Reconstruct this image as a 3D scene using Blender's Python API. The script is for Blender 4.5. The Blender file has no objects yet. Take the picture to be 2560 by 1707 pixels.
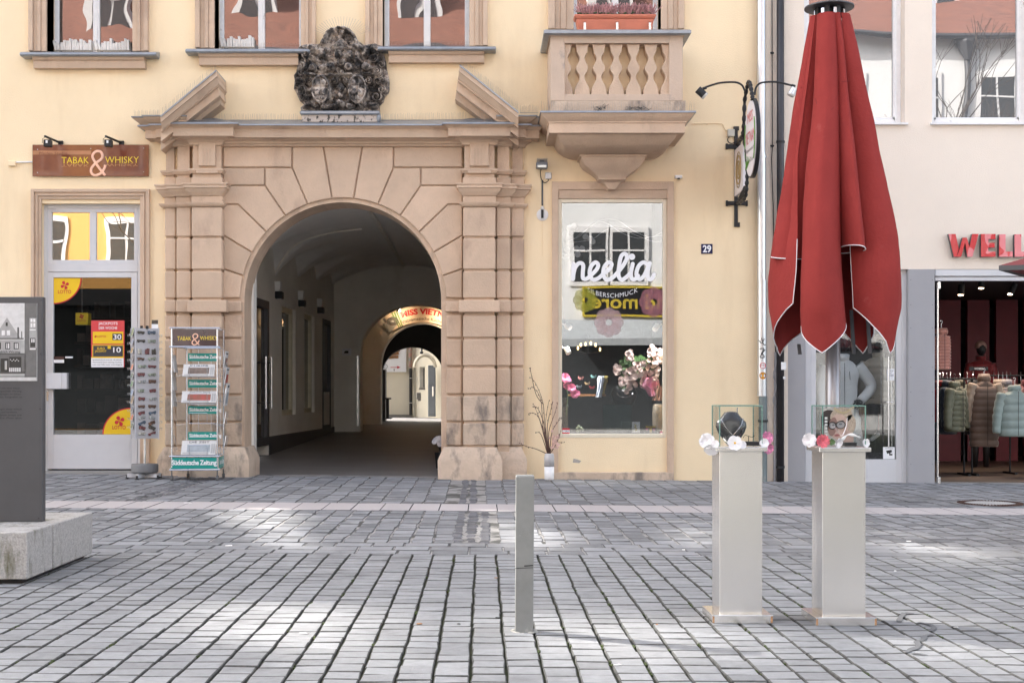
import bpy, math, random
from mathutils import Vector, Matrix, noise
R = math.radians
random.seed(7)
SC = bpy.context.scene
COL = SC.collection
# ---------------------------------------------------------------- camera
F, D, VX, HY, CH = 3300.0, 18.9, 1204.0, 985.0, 1.2   # focal length and facade distance; horizon; eye height
cam = bpy.data.objects.new("camera", bpy.data.cameras.new("camera")); COL.objects.link(cam)
cam.location = (0, 0, CH); cam.rotation_euler = (R(90), 0, 0)
cam.data.sensor_width = 36; cam.data.lens = F/2560*36
cam.data.shift_x = (1280-VX)/2560; cam.data.shift_y = -(853.5-HY)/2560
cam.data.clip_start = .05; cam.data.clip_end = 900
SC.camera = cam
# ---------------------------------------------------------------- sky, sun, exposure
SUN_AZ = Vector((-.88, .475)).normalized(); SUN_EL = R(34)
w = bpy.data.worlds.new("World"); SC.world = w; w.use_nodes = True
nt = w.node_tree; bg = nt.nodes["Background"]
sky = nt.nodes.new("ShaderNodeTexSky"); sky.sky_type = 'NISHITA'; sky.sun_disc = False
sky.sun_elevation = SUN_EL; sky.sun_rotation = math.atan2(SUN_AZ.x, SUN_AZ.y)
sky.air_density = 1.0; sky.dust_density = 3.5; sky.ozone_density = .6
hsv = nt.nodes.new("ShaderNodeHueSaturation"); hsv.inputs['Saturation'].default_value = .50; nt.links.new(sky.outputs[0], hsv.inputs['Color']); nt.links.new(hsv.outputs[0], bg.inputs[0]); bg.inputs[1].default_value = .15
sd = Vector((SUN_AZ.x*math.cos(SUN_EL), SUN_AZ.y*math.cos(SUN_EL), math.sin(SUN_EL)))
sl = bpy.data.lights.new("sun", 'SUN'); sl.energy = 2.5; sl.angle = R(.95); sl.color = (1, .95, .87)
sun = bpy.data.objects.new("sun", sl); COL.objects.link(sun); sun.location = (-10, 10, 40)
sun.rotation_euler = sd.to_track_quat('Z', 'Y').to_euler()
SC.view_settings.view_transform = 'Standard'; SC.view_settings.look = 'None'
SC.view_settings.exposure = 2.27; SC.view_settings.gamma = 1
SC.render.engine = 'CYCLES'
SC.cycles.use_denoising = True; SC.cycles.max_bounces = 12; SC.cycles.diffuse_bounces = 8
SC.cycles.glossy_bounces = 5; SC.cycles.transparent_max_bounces = 24; SC.cycles.caustics_reflective = False
SC.cycles.caustics_refractive = False; SC.cycles.sample_clamp_indirect = 6
# ---------------------------------------------------------------- helpers
def srgb(r, g, b):
    f = lambda c: (c/255/12.92 if c/255 < .04045 else ((c/255+.055)/1.055)**2.4)
    return (f(r), f(g), f(b), 1)
def fx(px, Y=D): return (px-VX)*Y/F
def fz(py, Y=D): return CH-(py-HY)*Y/F
def P(px, py, Y=D): return Vector((fx(px, Y), Y, fz(py, Y)))
def slope(y): return .0105*min(max(y, 0), 22)/18.9
def gz(x, y): return -slope(y)*min(max(x, -12), 12)
MATS = {}
def mat(name, col, rough=.6, metal=0, var=.12, scale=6, bump=.0, bscale=60, col2=None, spec=None, island=0, stain=None, stretch=None, emit=None, coat=0, sheen=0, alpha=None):
    if name in MATS: return MATS[name]
    m = bpy.data.materials.new(name); m.use_nodes = True; MATS[name] = m
    n = m.node_tree; b = n.nodes["Principled BSDF"]; L = n.links.new
    b.inputs['Roughness'].default_value = rough; b.inputs['Metallic'].default_value = metal
    if spec is not None: b.inputs['Specular IOR Level'].default_value = spec
    if coat: b.inputs['Coat Weight'].default_value = coat
    if sheen: b.inputs['Sheen Weight'].default_value = sheen
    if alpha is not None: b.inputs['Alpha'].default_value = alpha
    if len(col) == 3: col = (*col, 1)
    tc = n.nodes.new("ShaderNodeTexCoord"); out = tc.outputs['Object']
    if stretch:
        mp = n.nodes.new("ShaderNodeMapping"); mp.inputs['Scale'].default_value = stretch; L(out, mp.inputs[0]); out = mp.outputs[0]
    last = None
    if var or col2:
        nz = n.nodes.new("ShaderNodeTexNoise"); nz.inputs['Scale'].default_value = scale; nz.inputs['Detail'].default_value = 6; nz.inputs['Roughness'].default_value = .65
        L(out, nz.inputs[0])
        mx = n.nodes.new("ShaderNodeMix"); mx.data_type = 'RGBA'
        cr = n.nodes.new("ShaderNodeMapRange"); cr.inputs[1].default_value = .3; cr.inputs[2].default_value = .7; L(nz.outputs[0], cr.inputs[0]); L(cr.outputs[0], mx.inputs[0])
        c2 = col2 if col2 else tuple(min(1, c*(1+var)) for c in col[:3])
        c1 = col if col2 else tuple(c*(1-var) for c in col[:3])
        mx.inputs[6].default_value = (*c1[:3], 1); mx.inputs[7].default_value = (*c2[:3], 1)
        last = mx.outputs[2]
    if island:
        g = n.nodes.new("ShaderNodeNewGeometry"); hs = n.nodes.new("ShaderNodeHueSaturation")
        mr = n.nodes.new("ShaderNodeMapRange"); mr.inputs[3].default_value = 1-island; mr.inputs[4].default_value = 1+island
        L(g.outputs['Random Per Island'], mr.inputs[0]); L(mr.outputs[0], hs.inputs['Value'])
        if last: L(last, hs.inputs['Color'])
        else: hs.inputs['Color'].default_value = col
        last = hs.outputs[0]
    if stain:   # (colour, scale, threshold, softness, stretch)
        sc_, th, so, stc, sst = stain[1], stain[2], stain[3], stain[0], stain[4] if len(stain) > 4 else (1, 1, 1)
        mp = n.nodes.new("ShaderNodeMapping"); mp.inputs['Scale'].default_value = sst; L(tc.outputs['Object'], mp.inputs[0])
        nz = n.nodes.new("ShaderNodeTexNoise"); nz.inputs['Scale'].default_value = sc_; nz.inputs['Detail'].default_value = 8; nz.inputs['Roughness'].default_value = .6; L(mp.outputs[0], nz.inputs[0])
        cr = n.nodes.new("ShaderNodeMapRange"); cr.inputs[1].default_value = th; cr.inputs[2].default_value = th+so; L(nz.outputs[0], cr.inputs[0])
        mx = n.nodes.new("ShaderNodeMix"); mx.data_type = 'RGBA'; L(cr.outputs[0], mx.inputs[0])
        if last: L(last, mx.inputs[6])
        else: mx.inputs[6].default_value = col
        mx.inputs[7].default_value = (*stc[:3], 1); last = mx.outputs[2]
    if last: L(last, b.inputs['Base Color'])
    else: b.inputs['Base Color'].default_value = col
    if bump:
        nz = n.nodes.new("ShaderNodeTexNoise"); nz.inputs['Scale'].default_value = bscale; nz.inputs['Detail'].default_value = 5; L(out, nz.inputs[0])
        bp = n.nodes.new("ShaderNodeBump"); bp.inputs['Strength'].default_value = bump; bp.inputs['Distance'].default_value = .01
        L(nz.outputs[0], bp.inputs['Height']); L(bp.outputs[0], b.inputs['Normal'])
    if emit:
        b.inputs['Emission Color'].default_value = (*emit[0][:3], 1); b.inputs['Emission Strength'].default_value = emit[1]
    return m
def glass(name, fac=.12, tint=(1, 1, 1), bump=0, bscale=2, rough=0, body=None):
    """thin pane: mirror reflection over see-through (or over a dark body)"""
    if name in MATS: return MATS[name]
    m = bpy.data.materials.new(name); m.use_nodes = True; MATS[name] = m
    n = m.node_tree; n.nodes.clear(); L = n.links.new
    o = n.nodes.new("ShaderNodeOutputMaterial"); mx = n.nodes.new("ShaderNodeMixShader")
    gl = n.nodes.new("ShaderNodeBsdfGlossy"); gl.inputs['Roughness'].default_value = rough
    if body: tr = n.nodes.new("ShaderNodeBsdfDiffuse"); tr.inputs[0].default_value = (*body, 1)
    else: tr = n.nodes.new("ShaderNodeBsdfTransparent"); tr.inputs[0].default_value = (*tint, 1)
    fr = n.nodes.new("ShaderNodeLayerWeight"); fr.inputs[0].default_value = .5; pw = n.nodes.new("ShaderNodeMath"); pw.operation = 'POWER'; pw.inputs[1].default_value = 5
    mr = n.nodes.new("ShaderNodeMapRange"); mr.inputs[3].default_value = fac; mr.inputs[4].default_value = .85
    L(fr.outputs['Facing'], pw.inputs[0]); L(pw.outputs[0], mr.inputs[0]); L(mr.outputs[0], mx.inputs[0]); L(tr.outputs[0], mx.inputs[1]); L(gl.outputs[0], mx.inputs[2]); L(mx.outputs[0], o.inputs[0])
    if bump:
        tc = n.nodes.new("ShaderNodeTexCoord"); nz = n.nodes.new("ShaderNodeTexNoise"); nz.inputs['Scale'].default_value = bscale; nz.inputs['Detail'].default_value = 1
        L(tc.outputs['Object'], nz.inputs[0]); bp = n.nodes.new("ShaderNodeBump"); bp.inputs['Strength'].default_value = 1; bp.inputs['Distance'].default_value = bump
        L(nz.outputs[0], bp.inputs['Height']); L(bp.outputs[0], gl.inputs['Normal'])
    return m
ORG = {}
class MB:
    def __init__(s): s.v = []; s.f = []; s.mi = []; s.cm = 0
    def add(s, vs, fs):
        o = len(s.v); s.v += [tuple(v) for v in vs]
        for f in fs: s.f.append([i+o for i in f]); s.mi.append(s.cm)
        return s
    def box(s, x0, x1, y0, y1, z0, z1, bev=0):
        if x0 > x1: x0, x1 = x1, x0
        if y0 > y1: y0, y1 = y1, y0
        if z0 > z1: z0, z1 = z1, z0
        if bev <= 0:
            vs = [(x, y, z) for z in (z0, z1) for y in (y0, y1) for x in (x0, x1)]
            return s.add(vs, [(0, 2, 3, 1), (4, 5, 7, 6), (0, 1, 5, 4), (2, 6, 7, 3), (0, 4, 6, 2), (1, 3, 7, 5)])
        b = min(bev, (x1-x0)*.45, (z1-z0)*.45, (y1-y0)*.45)
        rings = [(y0, b), (y0+b, 0), (y1-b, 0), (y1, b)]; vs = []
        for y, i in rings:
            if i: vs += [(x0+b+0, y, z0+b), (x1-b, y, z0+b), (x1-b, y, z0+b), (x1-b, y, z1-b), (x1-b, y, z1-b), (x0+b, y, z1-b), (x0+b, y, z1-b), (x0+b, y, z0+b)]
            else: vs += [(x0+b, y, z0), (x1-b, y, z0), (x1, y, z0+b), (x1, y, z1-b), (x1-b, y, z1), (x0+b, y, z1), (x0, y, z1-b), (x0, y, z0+b)]
        fs = [tuple(range(7, -1, -1))[::-1]]; fs = [(0, 1, 3, 5)]
        for k in range(3):
            for i in range(8):
                j = (i+1) % 8; fs.append((k*8+i, (k+1)*8+i, (k+1)*8+j, k*8+j))
        fs.append((24, 29, 27, 25))
        return s.add(vs, [f[::-1] if k else f for k, f in enumerate(fs)])
    def prism(s, pts, y0, y1, bev=0):
        """pts: (x,z) outline; y0 is the front (towards the street)"""
        n = len(pts); a = sum(pts[i][0]*pts[(i+1) % n][1]-pts[(i+1) % n][0]*pts[i][1] for i in range(n))
        if a < 0: pts = pts[::-1]
        if bev:
            ins = []
            for i in range(n):
                p, q, r = Vector(pts[i-1]), Vector(pts[i]), Vector(pts[(i+1) % n])
                d1 = (q-p).normalized(); d2 = (r-q).normalized(); n1 = Vector((-d1.y, d1.x)); n2 = Vector((-d2.y, d2.x))
                m = (n1+n2); m = m/max(.3, m.length_squared/2) if m.length > 1e-6 else n1
                ins.append(tuple(q+m*bev))
            vs = [(x, y0, z) for x, z in ins]+[(x, y0+bev, z) for x, z in pts]+[(x, y1, z) for x, z in pts]; k = 3
        else: vs = [(x, y0, z) for x, z in pts]+[(x, y1, z) for x, z in pts]; k = 2
        fs = [tuple(range(n))]
        for r in range(k-1):
            for i in range(n): j = (i+1) % n; fs.append((r*n+i, (r+1)*n+i, (r+1)*n+j, r*n+j))
        fs.append(tuple(range(k*n-1, (k-1)*n-1, -1)))
        return s.add(vs, fs)
    def loft(s, rings, close=True, cap=True):
        n = len(rings[0]); vs = [p for r in rings for p in r]; fs = []
        for k in range(len(rings)-1):
            for i in range(n if close else n-1): j = (i+1) % n; fs.append((k*n+i, k*n+j, (k+1)*n+j, (k+1)*n+i))
        if cap and close: fs.append(tuple(range(n))[::-1]); fs.append(tuple(range((len(rings)-1)*n, len(rings)*n)))
        return s.add(vs, fs)
    def tube(s, pts, r, n=6, flat=None, cap=True):
        pts = [Vector(p) for p in pts]; rings = []
        if not isinstance(r, (list, tuple)): r = [r]*len(pts)
        up = None
        for i, p in enumerate(pts):
            t = (pts[min(i+1, len(pts)-1)]-pts[max(i-1, 0)])
            t = t.normalized() if t.length > 1e-9 else Vector((0, 0, 1))
            if flat is not None: a = Vector((0, 1, 0)); b = t.cross(a); b = b.normalized() if b.length > 1e-6 else Vector((1, 0, 0)); a = a*flat
            else:
                if up is None: up = Vector((0, 0, 1)) if abs(t.z) < .9 else Vector((1, 0, 0))
                b = t.cross(up); b = b.normalized() if b.length > 1e-6 else Vector((1, 0, 0)); a = b.cross(t); up = a
            rings.append([p+(b*math.cos(2*math.pi*k/n)+a*math.sin(2*math.pi*k/n))*r[i] for k in range(n)])
        return s.loft(rings, True, cap)
    def cyl(s, x, y, z0, z1, r, n=16, r2=None):
        r2 = r if r2 is None else r2
        return s.loft([[(x+q*math.cos(2*math.pi*k/n), y+q*math.sin(2*math.pi*k/n), z) for k in range(n)] for z, q in ((z0, r), (z1, r2))])
    def lathe(s, prof, x=0, y=0, n=20, sx=1, sy=1):
        return s.loft([[(x+sx*r*math.cos(2*math.pi*k/n), y+sy*r*math.sin(2*math.pi*k/n), z) for k in range(n)] for r, z in prof])
    def ball(s, c, r, n=10, m=6, sc=(1, 1, 1)):
        c = Vector(c); rings = []
        for j in range(m+1):
            a = -math.pi/2+math.pi*j/m; q = max(.02, math.cos(a))
            rings.append([(c.x+r*sc[0]*q*math.cos(2*math.pi*k/n), c.y+r*sc[1]*q*math.sin(2*math.pi*k/n), c.z+r*sc[2]*math.sin(a)) for k in range(n)])
        return s.loft(rings)
    def sweep(s, prof, path, close=False):
        """prof: (out, z) outline points; path: plan (x,y) polyline, outwards on its right-hand side when walking +x (towards -y)"""
        path = [Vector(p) for p in path]; n = len(path); rings = []
        for i in range(n):
            d1 = (path[i]-path[i-1]).normalized() if i > 0 or close else None
            d2 = (path[(i+1) % n]-path[i]).normalized() if i < n-1 or close else None
            if d1 is None: d1 = d2
            if d2 is None: d2 = d1
            n1 = Vector((d1.y, -d1.x)); n2 = Vector((d2.y, -d2.x)); m = n1+n2; m = m/(m.length_squared/2)
            rings.append([(path[i].x+m.x*o, path[i].y+m.y*o, z) for o, z in prof])
        if close: rings.append(rings[0])
        return s.loft(rings, True, not close)
    def m(s, i): s.cm = i; return s
    def xf(s, M, start=0):
        s.v[start:] = [tuple(M @ Vector(v)) for v in s.v[start:]]; return s
    def build(s, name, mt, parent=None, smooth=False, local=False, origin=None, bevel=0):
        me = bpy.data.meshes.new(name)
        if parent is not None: o0 = Vector((0, 0, 0)) if local else ORG.get(parent.name, Vector())
        elif origin is not None: o0 = Vector(origin)
        else:
            xs = [v[0] for v in s.v]; ys = [v[1] for v in s.v]; zs = [v[2] for v in s.v]
            o0 = Vector(((min(xs)+max(xs))/2, (min(ys)+max(ys))/2, min(zs)))
        me.from_pydata([tuple(Vector(v)-o0) for v in s.v], [], s.f)
        ms = mt if isinstance(mt, (list, tuple)) else [mt]
        for x in ms: me.materials.append(x)
        if len(ms) > 1: me.polygons.foreach_set("material_index", s.mi)
        if smooth:
            me.polygons.foreach_set("use_smooth", [True]*len(me.polygons))
            if smooth is not True: me.set_sharp_from_angle(angle=R(smooth))
        me.update()
        o = bpy.data.objects.new(name, me); COL.objects.link(o)
        if parent is not None: o.parent = parent
        else: o.location = o0
        ORG[o.name] = o0
        if bevel:
            b = o.modifiers.new("b", 'BEVEL'); b.width = bevel; b.segments = 2; b.limit_method = 'ANGLE'
        return o
def tag(o, label=None, cat=None, group=None, kind=None):
    if label: o['label'] = label
    if cat: o['category'] = cat
    if group: o['group'] = group
    if kind: o['kind'] = kind
    return o
def thing(name, loc, label, cat, group=None, rz=0):
    o = bpy.data.objects.new(name, None); COL.objects.link(o); o.location = loc; o.rotation_euler = (0, 0, rz); o.empty_display_size = .2
    ORG[o.name] = Vector(loc); return tag(o, label, cat, group)
def dup(root, loc, label=None, rz=None):
    r = root.copy(); COL.objects.link(r); r.location = loc
    if rz is not None: r.rotation_euler = (0, 0, rz)
    if label: r['label'] = label
    for ch in list(root.children):
        c = ch.copy(); COL.objects.link(c); c.parent = r
        for g in list(ch.children):
            d = g.copy(); COL.objects.link(d); d.parent = c
    return r
def textmesh(txt, shear=0, thick=0, spacing=1):
    cu = bpy.data.curves.new("t", 'FONT'); cu.body = txt; cu.size = 1; cu.shear = shear; cu.offset = thick; cu.space_character = spacing; cu.resolution_u = 3
    ob = bpy.data.objects.new("t", cu); COL.objects.link(ob)
    dg = bpy.context.evaluated_depsgraph_get(); dg.update()
    me = bpy.data.meshes.new_from_object(ob.evaluated_get(dg))
    vs = [Vector(v.co) for v in me.vertices]; fs = [list(p.vertices) for p in me.polygons]
    bpy.data.objects.remove(ob); bpy.data.meshes.remove(me); bpy.data.curves.remove(cu)
    return vs, fs
def text(mb, txt, x0, x1, z0, z1, y, shear=0, thick=0, depth=0, warp=None, spacing=1):
    """fits txt into the box x0..x1, z0..z1 on the plane y (read from -y)"""
    vs, fs = textmesh(txt, shear, thick, spacing)
    a = min(v.x for v in vs); b = max(v.x for v in vs); c = min(v.y for v in vs); d = max(v.y for v in vs)
    out = []
    for v in vs:
        X = x0+(v.x-a)/(b-a)*(x1-x0); Z = z0+(v.y-c)/(d-c)*(z1-z0)
        if warp: X, Z = warp(X, Z)
        out.append((X, y, Z))
    mb.add(out, fs)
    if depth:
        from collections import Counter
        ec = Counter(); 
        for f in fs:
            for i in range(len(f)): ec[(f[i], f[(i+1) % len(f)])] += 1
        o = len(mb.v); k = len(out); mb.v += [(p[0], p[1]+depth, p[2]) for p in out]
        for (i, j) in list(ec):
            if (j, i) not in ec: mb.f.append([o-k+j, o-k+i, o+i, o+j]); mb.mi.append(mb.cm)
    return mb
def ribbon(mb, pts, r, y, dy=.00004, n=14):
    # flat painted stroke: quads and round joints, each a hair in front of the last
    for i, p in enumerate(pts):
        q = pts[i+1] if i < len(pts)-1 else None; yy = y-dy*(2*i)
        mb.add([(p[0]+r*math.cos(2*math.pi*k/n), yy, p[2]+r*math.sin(2*math.pi*k/n)) for k in range(n)], [tuple(range(n))])
        if q is not None:
            d = Vector((q[0]-p[0], q[2]-p[2])); 
            if d.length < 1e-7: continue
            d.normalize(); a, c = -d.y*r, d.x*r; yy -= dy
            mb.add([(p[0]-a, yy, p[2]-c), (q[0]-a, yy, q[2]-c), (q[0]+a, yy, q[2]+c), (p[0]+a, yy, p[2]+c)], [(0, 1, 2, 3)])
    return mb
def spline(pts, k=6):
    out = []; pts = [Vector(p) for p in pts]
    for i in range(len(pts)-1):
        p0, p1, p2, p3 = pts[max(i-1, 0)], pts[i], pts[i+1], pts[min(i+2, len(pts)-1)]
        for j in range(k):
            t = j/k; out.append(.5*((2*p1)+(p2-p0)*t+(2*p0-5*p1+4*p2-p3)*t*t+(-p0+3*p1-3*p2+p3)*t*t*t))
    out.append(pts[-1]); return out
def pf(px0, py0, px1, py1, Y=D): return fx(px0, Y), fx(px1, Y), fz(py1, Y), fz(py0, Y)
def pbox(mb, px0, py0, px1, py1, yf, yb, bev=0):
    a, b, c, d = pf(px0, py0, px1, py1, yf); return mb.box(a, b, yf, yb, c, d, bev)
def wall(mb, x0, x1, z0, z1, holes, yf, yb):
    xs = sorted({x0, x1, *[h[0] for h in holes], *[h[1] for h in holes]}); zs = sorted({z0, z1, *[h[2] for h in holes], *[h[3] for h in holes]})
    xs = [x for x in xs if x0 <= x <= x1]; zs = [z for z in zs if z0 <= z <= z1]
    solid = lambda i, j: 0 <= i < len(xs)-1 and 0 <= j < len(zs)-1 and not any(h[0]-1e-6 <= xs[i] and xs[i+1] <= h[1]+1e-6 and h[2]-1e-6 <= zs[j] and zs[j+1] <= h[3]+1e-6 for h in holes)
    for i in range(len(xs)-1):
        for j in range(len(zs)-1):
            if not solid(i, j): continue
            a, b, c, d = xs[i], xs[i+1], zs[j], zs[j+1]
            mb.add([(a, yf, c), (b, yf, c), (b, yf, d), (a, yf, d)], [(0, 1, 2, 3)]); mb.add([(a, yb, c), (b, yb, c), (b, yb, d), (a, yb, d)], [(3, 2, 1, 0)])
            if not solid(i-1, j): mb.add([(a, yf, c), (a, yb, c), (a, yb, d), (a, yf, d)], [(3, 2, 1, 0)])
            if not solid(i+1, j): mb.add([(b, yf, c), (b, yb, c), (b, yb, d), (b, yf, d)], [(0, 1, 2, 3)])
            if not solid(i, j-1): mb.add([(a, yf, c), (b, yf, c), (b, yb, c), (a, yb, c)], [(3, 2, 1, 0)])
            if not solid(i, j+1): mb.add([(a, yf, d), (b, yf, d), (b, yb, d), (a, yb, d)], [(0, 1, 2, 3)])
    return mb
# ---------------------------------------------------------------- materials
M_WALL = mat('yellow_render', (.86, .69, .46), .9, var=.05, scale=.8, bump=.4, bscale=70, stain=((.76, .59, .38), 1.1, .54, .25, (2.2, 1, .4)))
M_STONE = mat('tan_sandstone', (.565, .42, .308), .88, var=.09, scale=2.2, bump=.6, bscale=45, stain=((.43, .31, .23), 2.2, .56, .16, (1, 1, .5)), island=.09)
M_STONEB = mat('weathered_sandstone', (.55, .43, .33), .9, var=.12, scale=5, bump=.8, bscale=30, stain=((.23, .19, .16), 2.6, .52, .14, (1.6, 1, .7)), island=.06)
M_LEAD = mat('zinc_flashing', (.30, .32, .35), .42, .55, var=.15, scale=8, bump=.2, bscale=12)
M_CREAM = mat('cream_render', (.80, .70, .60), .92, var=.025, scale=1.2, bump=.5, bscale=70)
M_WHITE = mat('white_paint', (.78, .77, .77), .5, var=.06, scale=9, bump=.15, bscale=30, stain=((.5, .48, .45), 9, .64, .1))
M_DOORW = mat('light_grey_frame_paint', (.60, .60, .62), .4, var=.03, scale=3)
M_PWHITE = mat('passage_plaster', (.83, .80, .74), .95, var=.07, scale=1.6, bump=.5, bscale=40, stain=((.66, .61, .53), 1.2, .60, .2, (1, 1, .5)))
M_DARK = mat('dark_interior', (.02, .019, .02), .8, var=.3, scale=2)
M_BLACK = mat('black_metal', (.018, .018, .02), .45, .3, var=.3, scale=30, bump=.3, bscale=60)
M_STEEL = mat('brushed_steel', (.84, .82, .80), .25, .93, var=.05, scale=2.5, stretch=(1, 1, .3), stain=((.78, .76, .74), 3.5, .55, .12), bump=.02, bscale=60)
M_CHROME = mat('chromed_wire', (.62, .62, .65), .22, .95, var=.05)
M_GREYM = mat('anthracite_sheet_metal', (.085, .085, .092), .5, .35, var=.12, scale=1.5, bump=.08, bscale=5)
M_TEXTW = mat('white_lettering', (.85, .85, .87), .5, var=0)
M_TEAL = mat('teal_board', (.0, .27, .23), .4, var=.04, scale=5)
M_RED = mat('red_enamel', (.55, .012, .03), .4, var=.03)
M_YEL = mat('yellow_print', (.80, .52, .01), .4, var=.03)
# ---------------------------------------------------------------- ground
def grid(mb, xs, ys, dz):
    n = len(xs); vs = [(x, y, gz(x, y)+dz) for y in ys for x in xs]
    mb.add(vs, [(j*n+i, j*n+i+1, (j+1)*n+i+1, (j+1)*n+i) for j in range(len(ys)-1) for i in range(n-1)])
g = MB(); grid(g, [-160, -60, -25, -12, -6, 0, 6, 12, 25, 60, 160], [-160, -60, -20, -8, 0, 4, 9, 14, 19, 19.4], -.045)
M_GROUND = mat('street_bedding_sand', (.30, .295, .29), .95, var=.2, scale=3, bump=.5)
tag(g.build('ground', M_GROUND, origin=(0, 0, 0)), kind='structure')
M_JD = mat('dark_mossy_joint', (.030, .030, .028), .98, col2=(.05, .06, .02), scale=2.2, bump=1, bscale=120)
M_JL = mat('pale_mortar_joint', (.30, .29, .28), .95, var=.3, scale=5, bump=1, bscale=100, stain=((.07, .07, .065), 2.0, .5, .08))
YA, YB, YC0, YC1, YF = 9.9, 10.62, 13.55, 14.42, 18.86
def strip(name, y0, y1, dz, m, x=12):
    b = MB(); grid(b, [-x+2*x*i/24 for i in range(25)], [y0+(y1-y0)*i/6 for i in range(7)], dz); return tag(b.build(name, m, origin=(0, 0, 0)), kind='structure')
strip('joint_bed', -2, YA, -.016, M_JD); strip('joint_bed', YA, YC0, -.007, M_JL); strip('joint_bed', YC1, 19.3, -.008, M_JL)
def stone(b, x0, x1, x2, x3, y0, y1, h=0, cr=.007, j=.003, ch=.006):
    """one sett; x0,x1 near edge, x2,x3 far edge"""
    q = lambda: random.uniform(-j, j)
    c = [(x0+q(), y0+q()), (x1+q(), y0+q()), (x3+q(), y1+q()), (x2+q(), y1+q())]
    mx = sum(p[0] for p in c)/4; my = sum(p[1] for p in c)/4; t = [random.uniform(-.0018, .0018) for _ in c]
    vs = []
    for p, dz in zip(c, t):
        L = math.hypot(p[0]-mx, p[1]-my); k = 1-ch*1.4/L; vs.append((mx+(p[0]-mx)*k, my+(p[1]-my)*k, gz(*p)+h+dz))
    for p, dz in zip(c, t): vs.append((p[0], p[1], gz(*p)+h+dz-ch*.8))
    for p in c: vs.append((p[0], p[1], gz(*p)-.03))
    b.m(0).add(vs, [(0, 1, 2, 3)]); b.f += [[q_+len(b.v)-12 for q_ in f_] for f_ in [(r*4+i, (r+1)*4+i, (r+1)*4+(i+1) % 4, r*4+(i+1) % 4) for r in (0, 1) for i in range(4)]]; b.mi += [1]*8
def wob(i, y, a, s=1.3): return a*(noise.noise(Vector((i*7.31, y*s, 2.2)))+.5*noise.noise(Vector((i*3.3, y*s*4, 9))))
def columns(b, x0, x1, cw, y0, y1, l0, l1, gap, rgap, amp, skip=None, hj=.001, j=.003, ch=.006):
    i = 0; n = int((x1-x0)/cw)
    for i in range(n):
        xa, xb = x0+i*cw, x0+(i+1)*cw
        if skip and skip(.5*(xa+xb)): continue
        y = y0
        while y < y1-.03:
            L = random.uniform(l0, l1)
            if y1-(y+L) < l0*.45: L = y1-y
            ye = min(y+L, y1)
            stone(b, xa+wob(i, y, amp)+gap/2, xb+wob(i+1, y, amp)-gap/2, xa+wob(i, ye, amp)+gap/2, xb+wob(i+1, ye, amp)-gap/2, y+rgap/2, ye-rgap/2, random.uniform(-hj, hj), j=j, ch=ch)
            y = ye
M_PA = mat('grey_granite_paver', (.245, .25, .26), .85, var=.13, scale=18, bump=.9, bscale=140, island=.15, stain=((.17, .172, .18), 1.4, .57, .12))
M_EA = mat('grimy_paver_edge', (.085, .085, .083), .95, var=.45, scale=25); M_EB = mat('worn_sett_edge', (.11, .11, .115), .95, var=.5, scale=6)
M_PB = mat('old_grey_sett', (.205, .21, .222), .8, var=.16, scale=9, bump=.7, bscale=60, island=.30, stain=((.33, .33, .33), 2, .55, .2))
M_PC = mat('dark_small_sett', (.12, .12, .13), .7, var=.2, scale=12, bump=1, bscale=50, island=.35)
M_PL = mat('pinkish_granite_slab', (.44, .405, .405), .8, var=.06, scale=40, bump=.4, bscale=200, island=.05)
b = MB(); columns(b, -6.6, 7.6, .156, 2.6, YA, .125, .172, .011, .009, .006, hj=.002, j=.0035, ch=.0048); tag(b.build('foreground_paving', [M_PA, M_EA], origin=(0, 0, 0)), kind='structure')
b = MB()
for k in range(3):
    y0 = YA+k*.24; x = -7.5+k*.11
    while x < 8.5:
        L = random.uniform(.24, .36); stone(b, x+.006, x+L-.006, x+.006, x+L-.006, y0+.008, y0+.232, random.uniform(-.002, .002)); x += L
bandx = lambda x: -.27 < x < .09
columns(b, -8, 9.6, .181, YB, YC0, .19, .32, .014, .020, .020, skip=bandx, hj=.004, j=.007, ch=.009)
columns(b, -9, 10.5, .232, YC1, YF, .20, .31, .012, .020, .022, skip=lambda x: -.3 < x < .09 or -4.0 < x < -3.55, hj=.003, j=.008, ch=.008)
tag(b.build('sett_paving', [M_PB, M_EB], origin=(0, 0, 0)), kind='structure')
b = MB()
columns(b, -.262, .09, .116, YB, YC0, .09, .15, .02, .016, .02, hj=.006, j=.012, ch=.018); columns(b, -.27, .05, .11, YC1, YF, .09, .15, .02, .016, .02, hj=.006, j=.012, ch=.018)
columns(b, -4.1, -3.55, .13, YC1, YF, .09, .15, .02, .016, .02, hj=.006, j=.012, ch=.018)
tag(b.build('small_sett_strip', [M_PC, M_PC], origin=(0, 0, 0)), kind='structure')
b = MB(); x = -9.2
while x < 10.5:
    stone(b, x+.004, x+.298, x+.004, x+.298, YC0+.006, YC1-.006, .001, j=.001, ch=.004); x += .302
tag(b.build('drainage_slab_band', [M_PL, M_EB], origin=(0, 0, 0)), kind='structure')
# moss tufts between the pavers
b = MB(); random.seed(21)
cols = [-6.6+.156*i for i in range(91)]
for k in range(420):
    c = random.choice(cols); y = random.uniform(5.6, 9.7)
    if c > .6 or random.random() < .35:
        if c > y*.41: continue
        for q in range(random.randint(2, 6)):
            xx = c+random.uniform(-.008, .008); yy = y+random.uniform(-.05, .05); h = random.uniform(.002, .008)
            b.ball((xx, yy, gz(xx, yy)-.006), h+.003, 5, 3, (1, 1.6, .9))
tag(b.build('moss', mat('joint_moss', (.035, .05, .012), .95, var=.4, scale=40)), 'green moss growing in the joints of the grey pavers', 'moss', kind='stuff')
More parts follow.
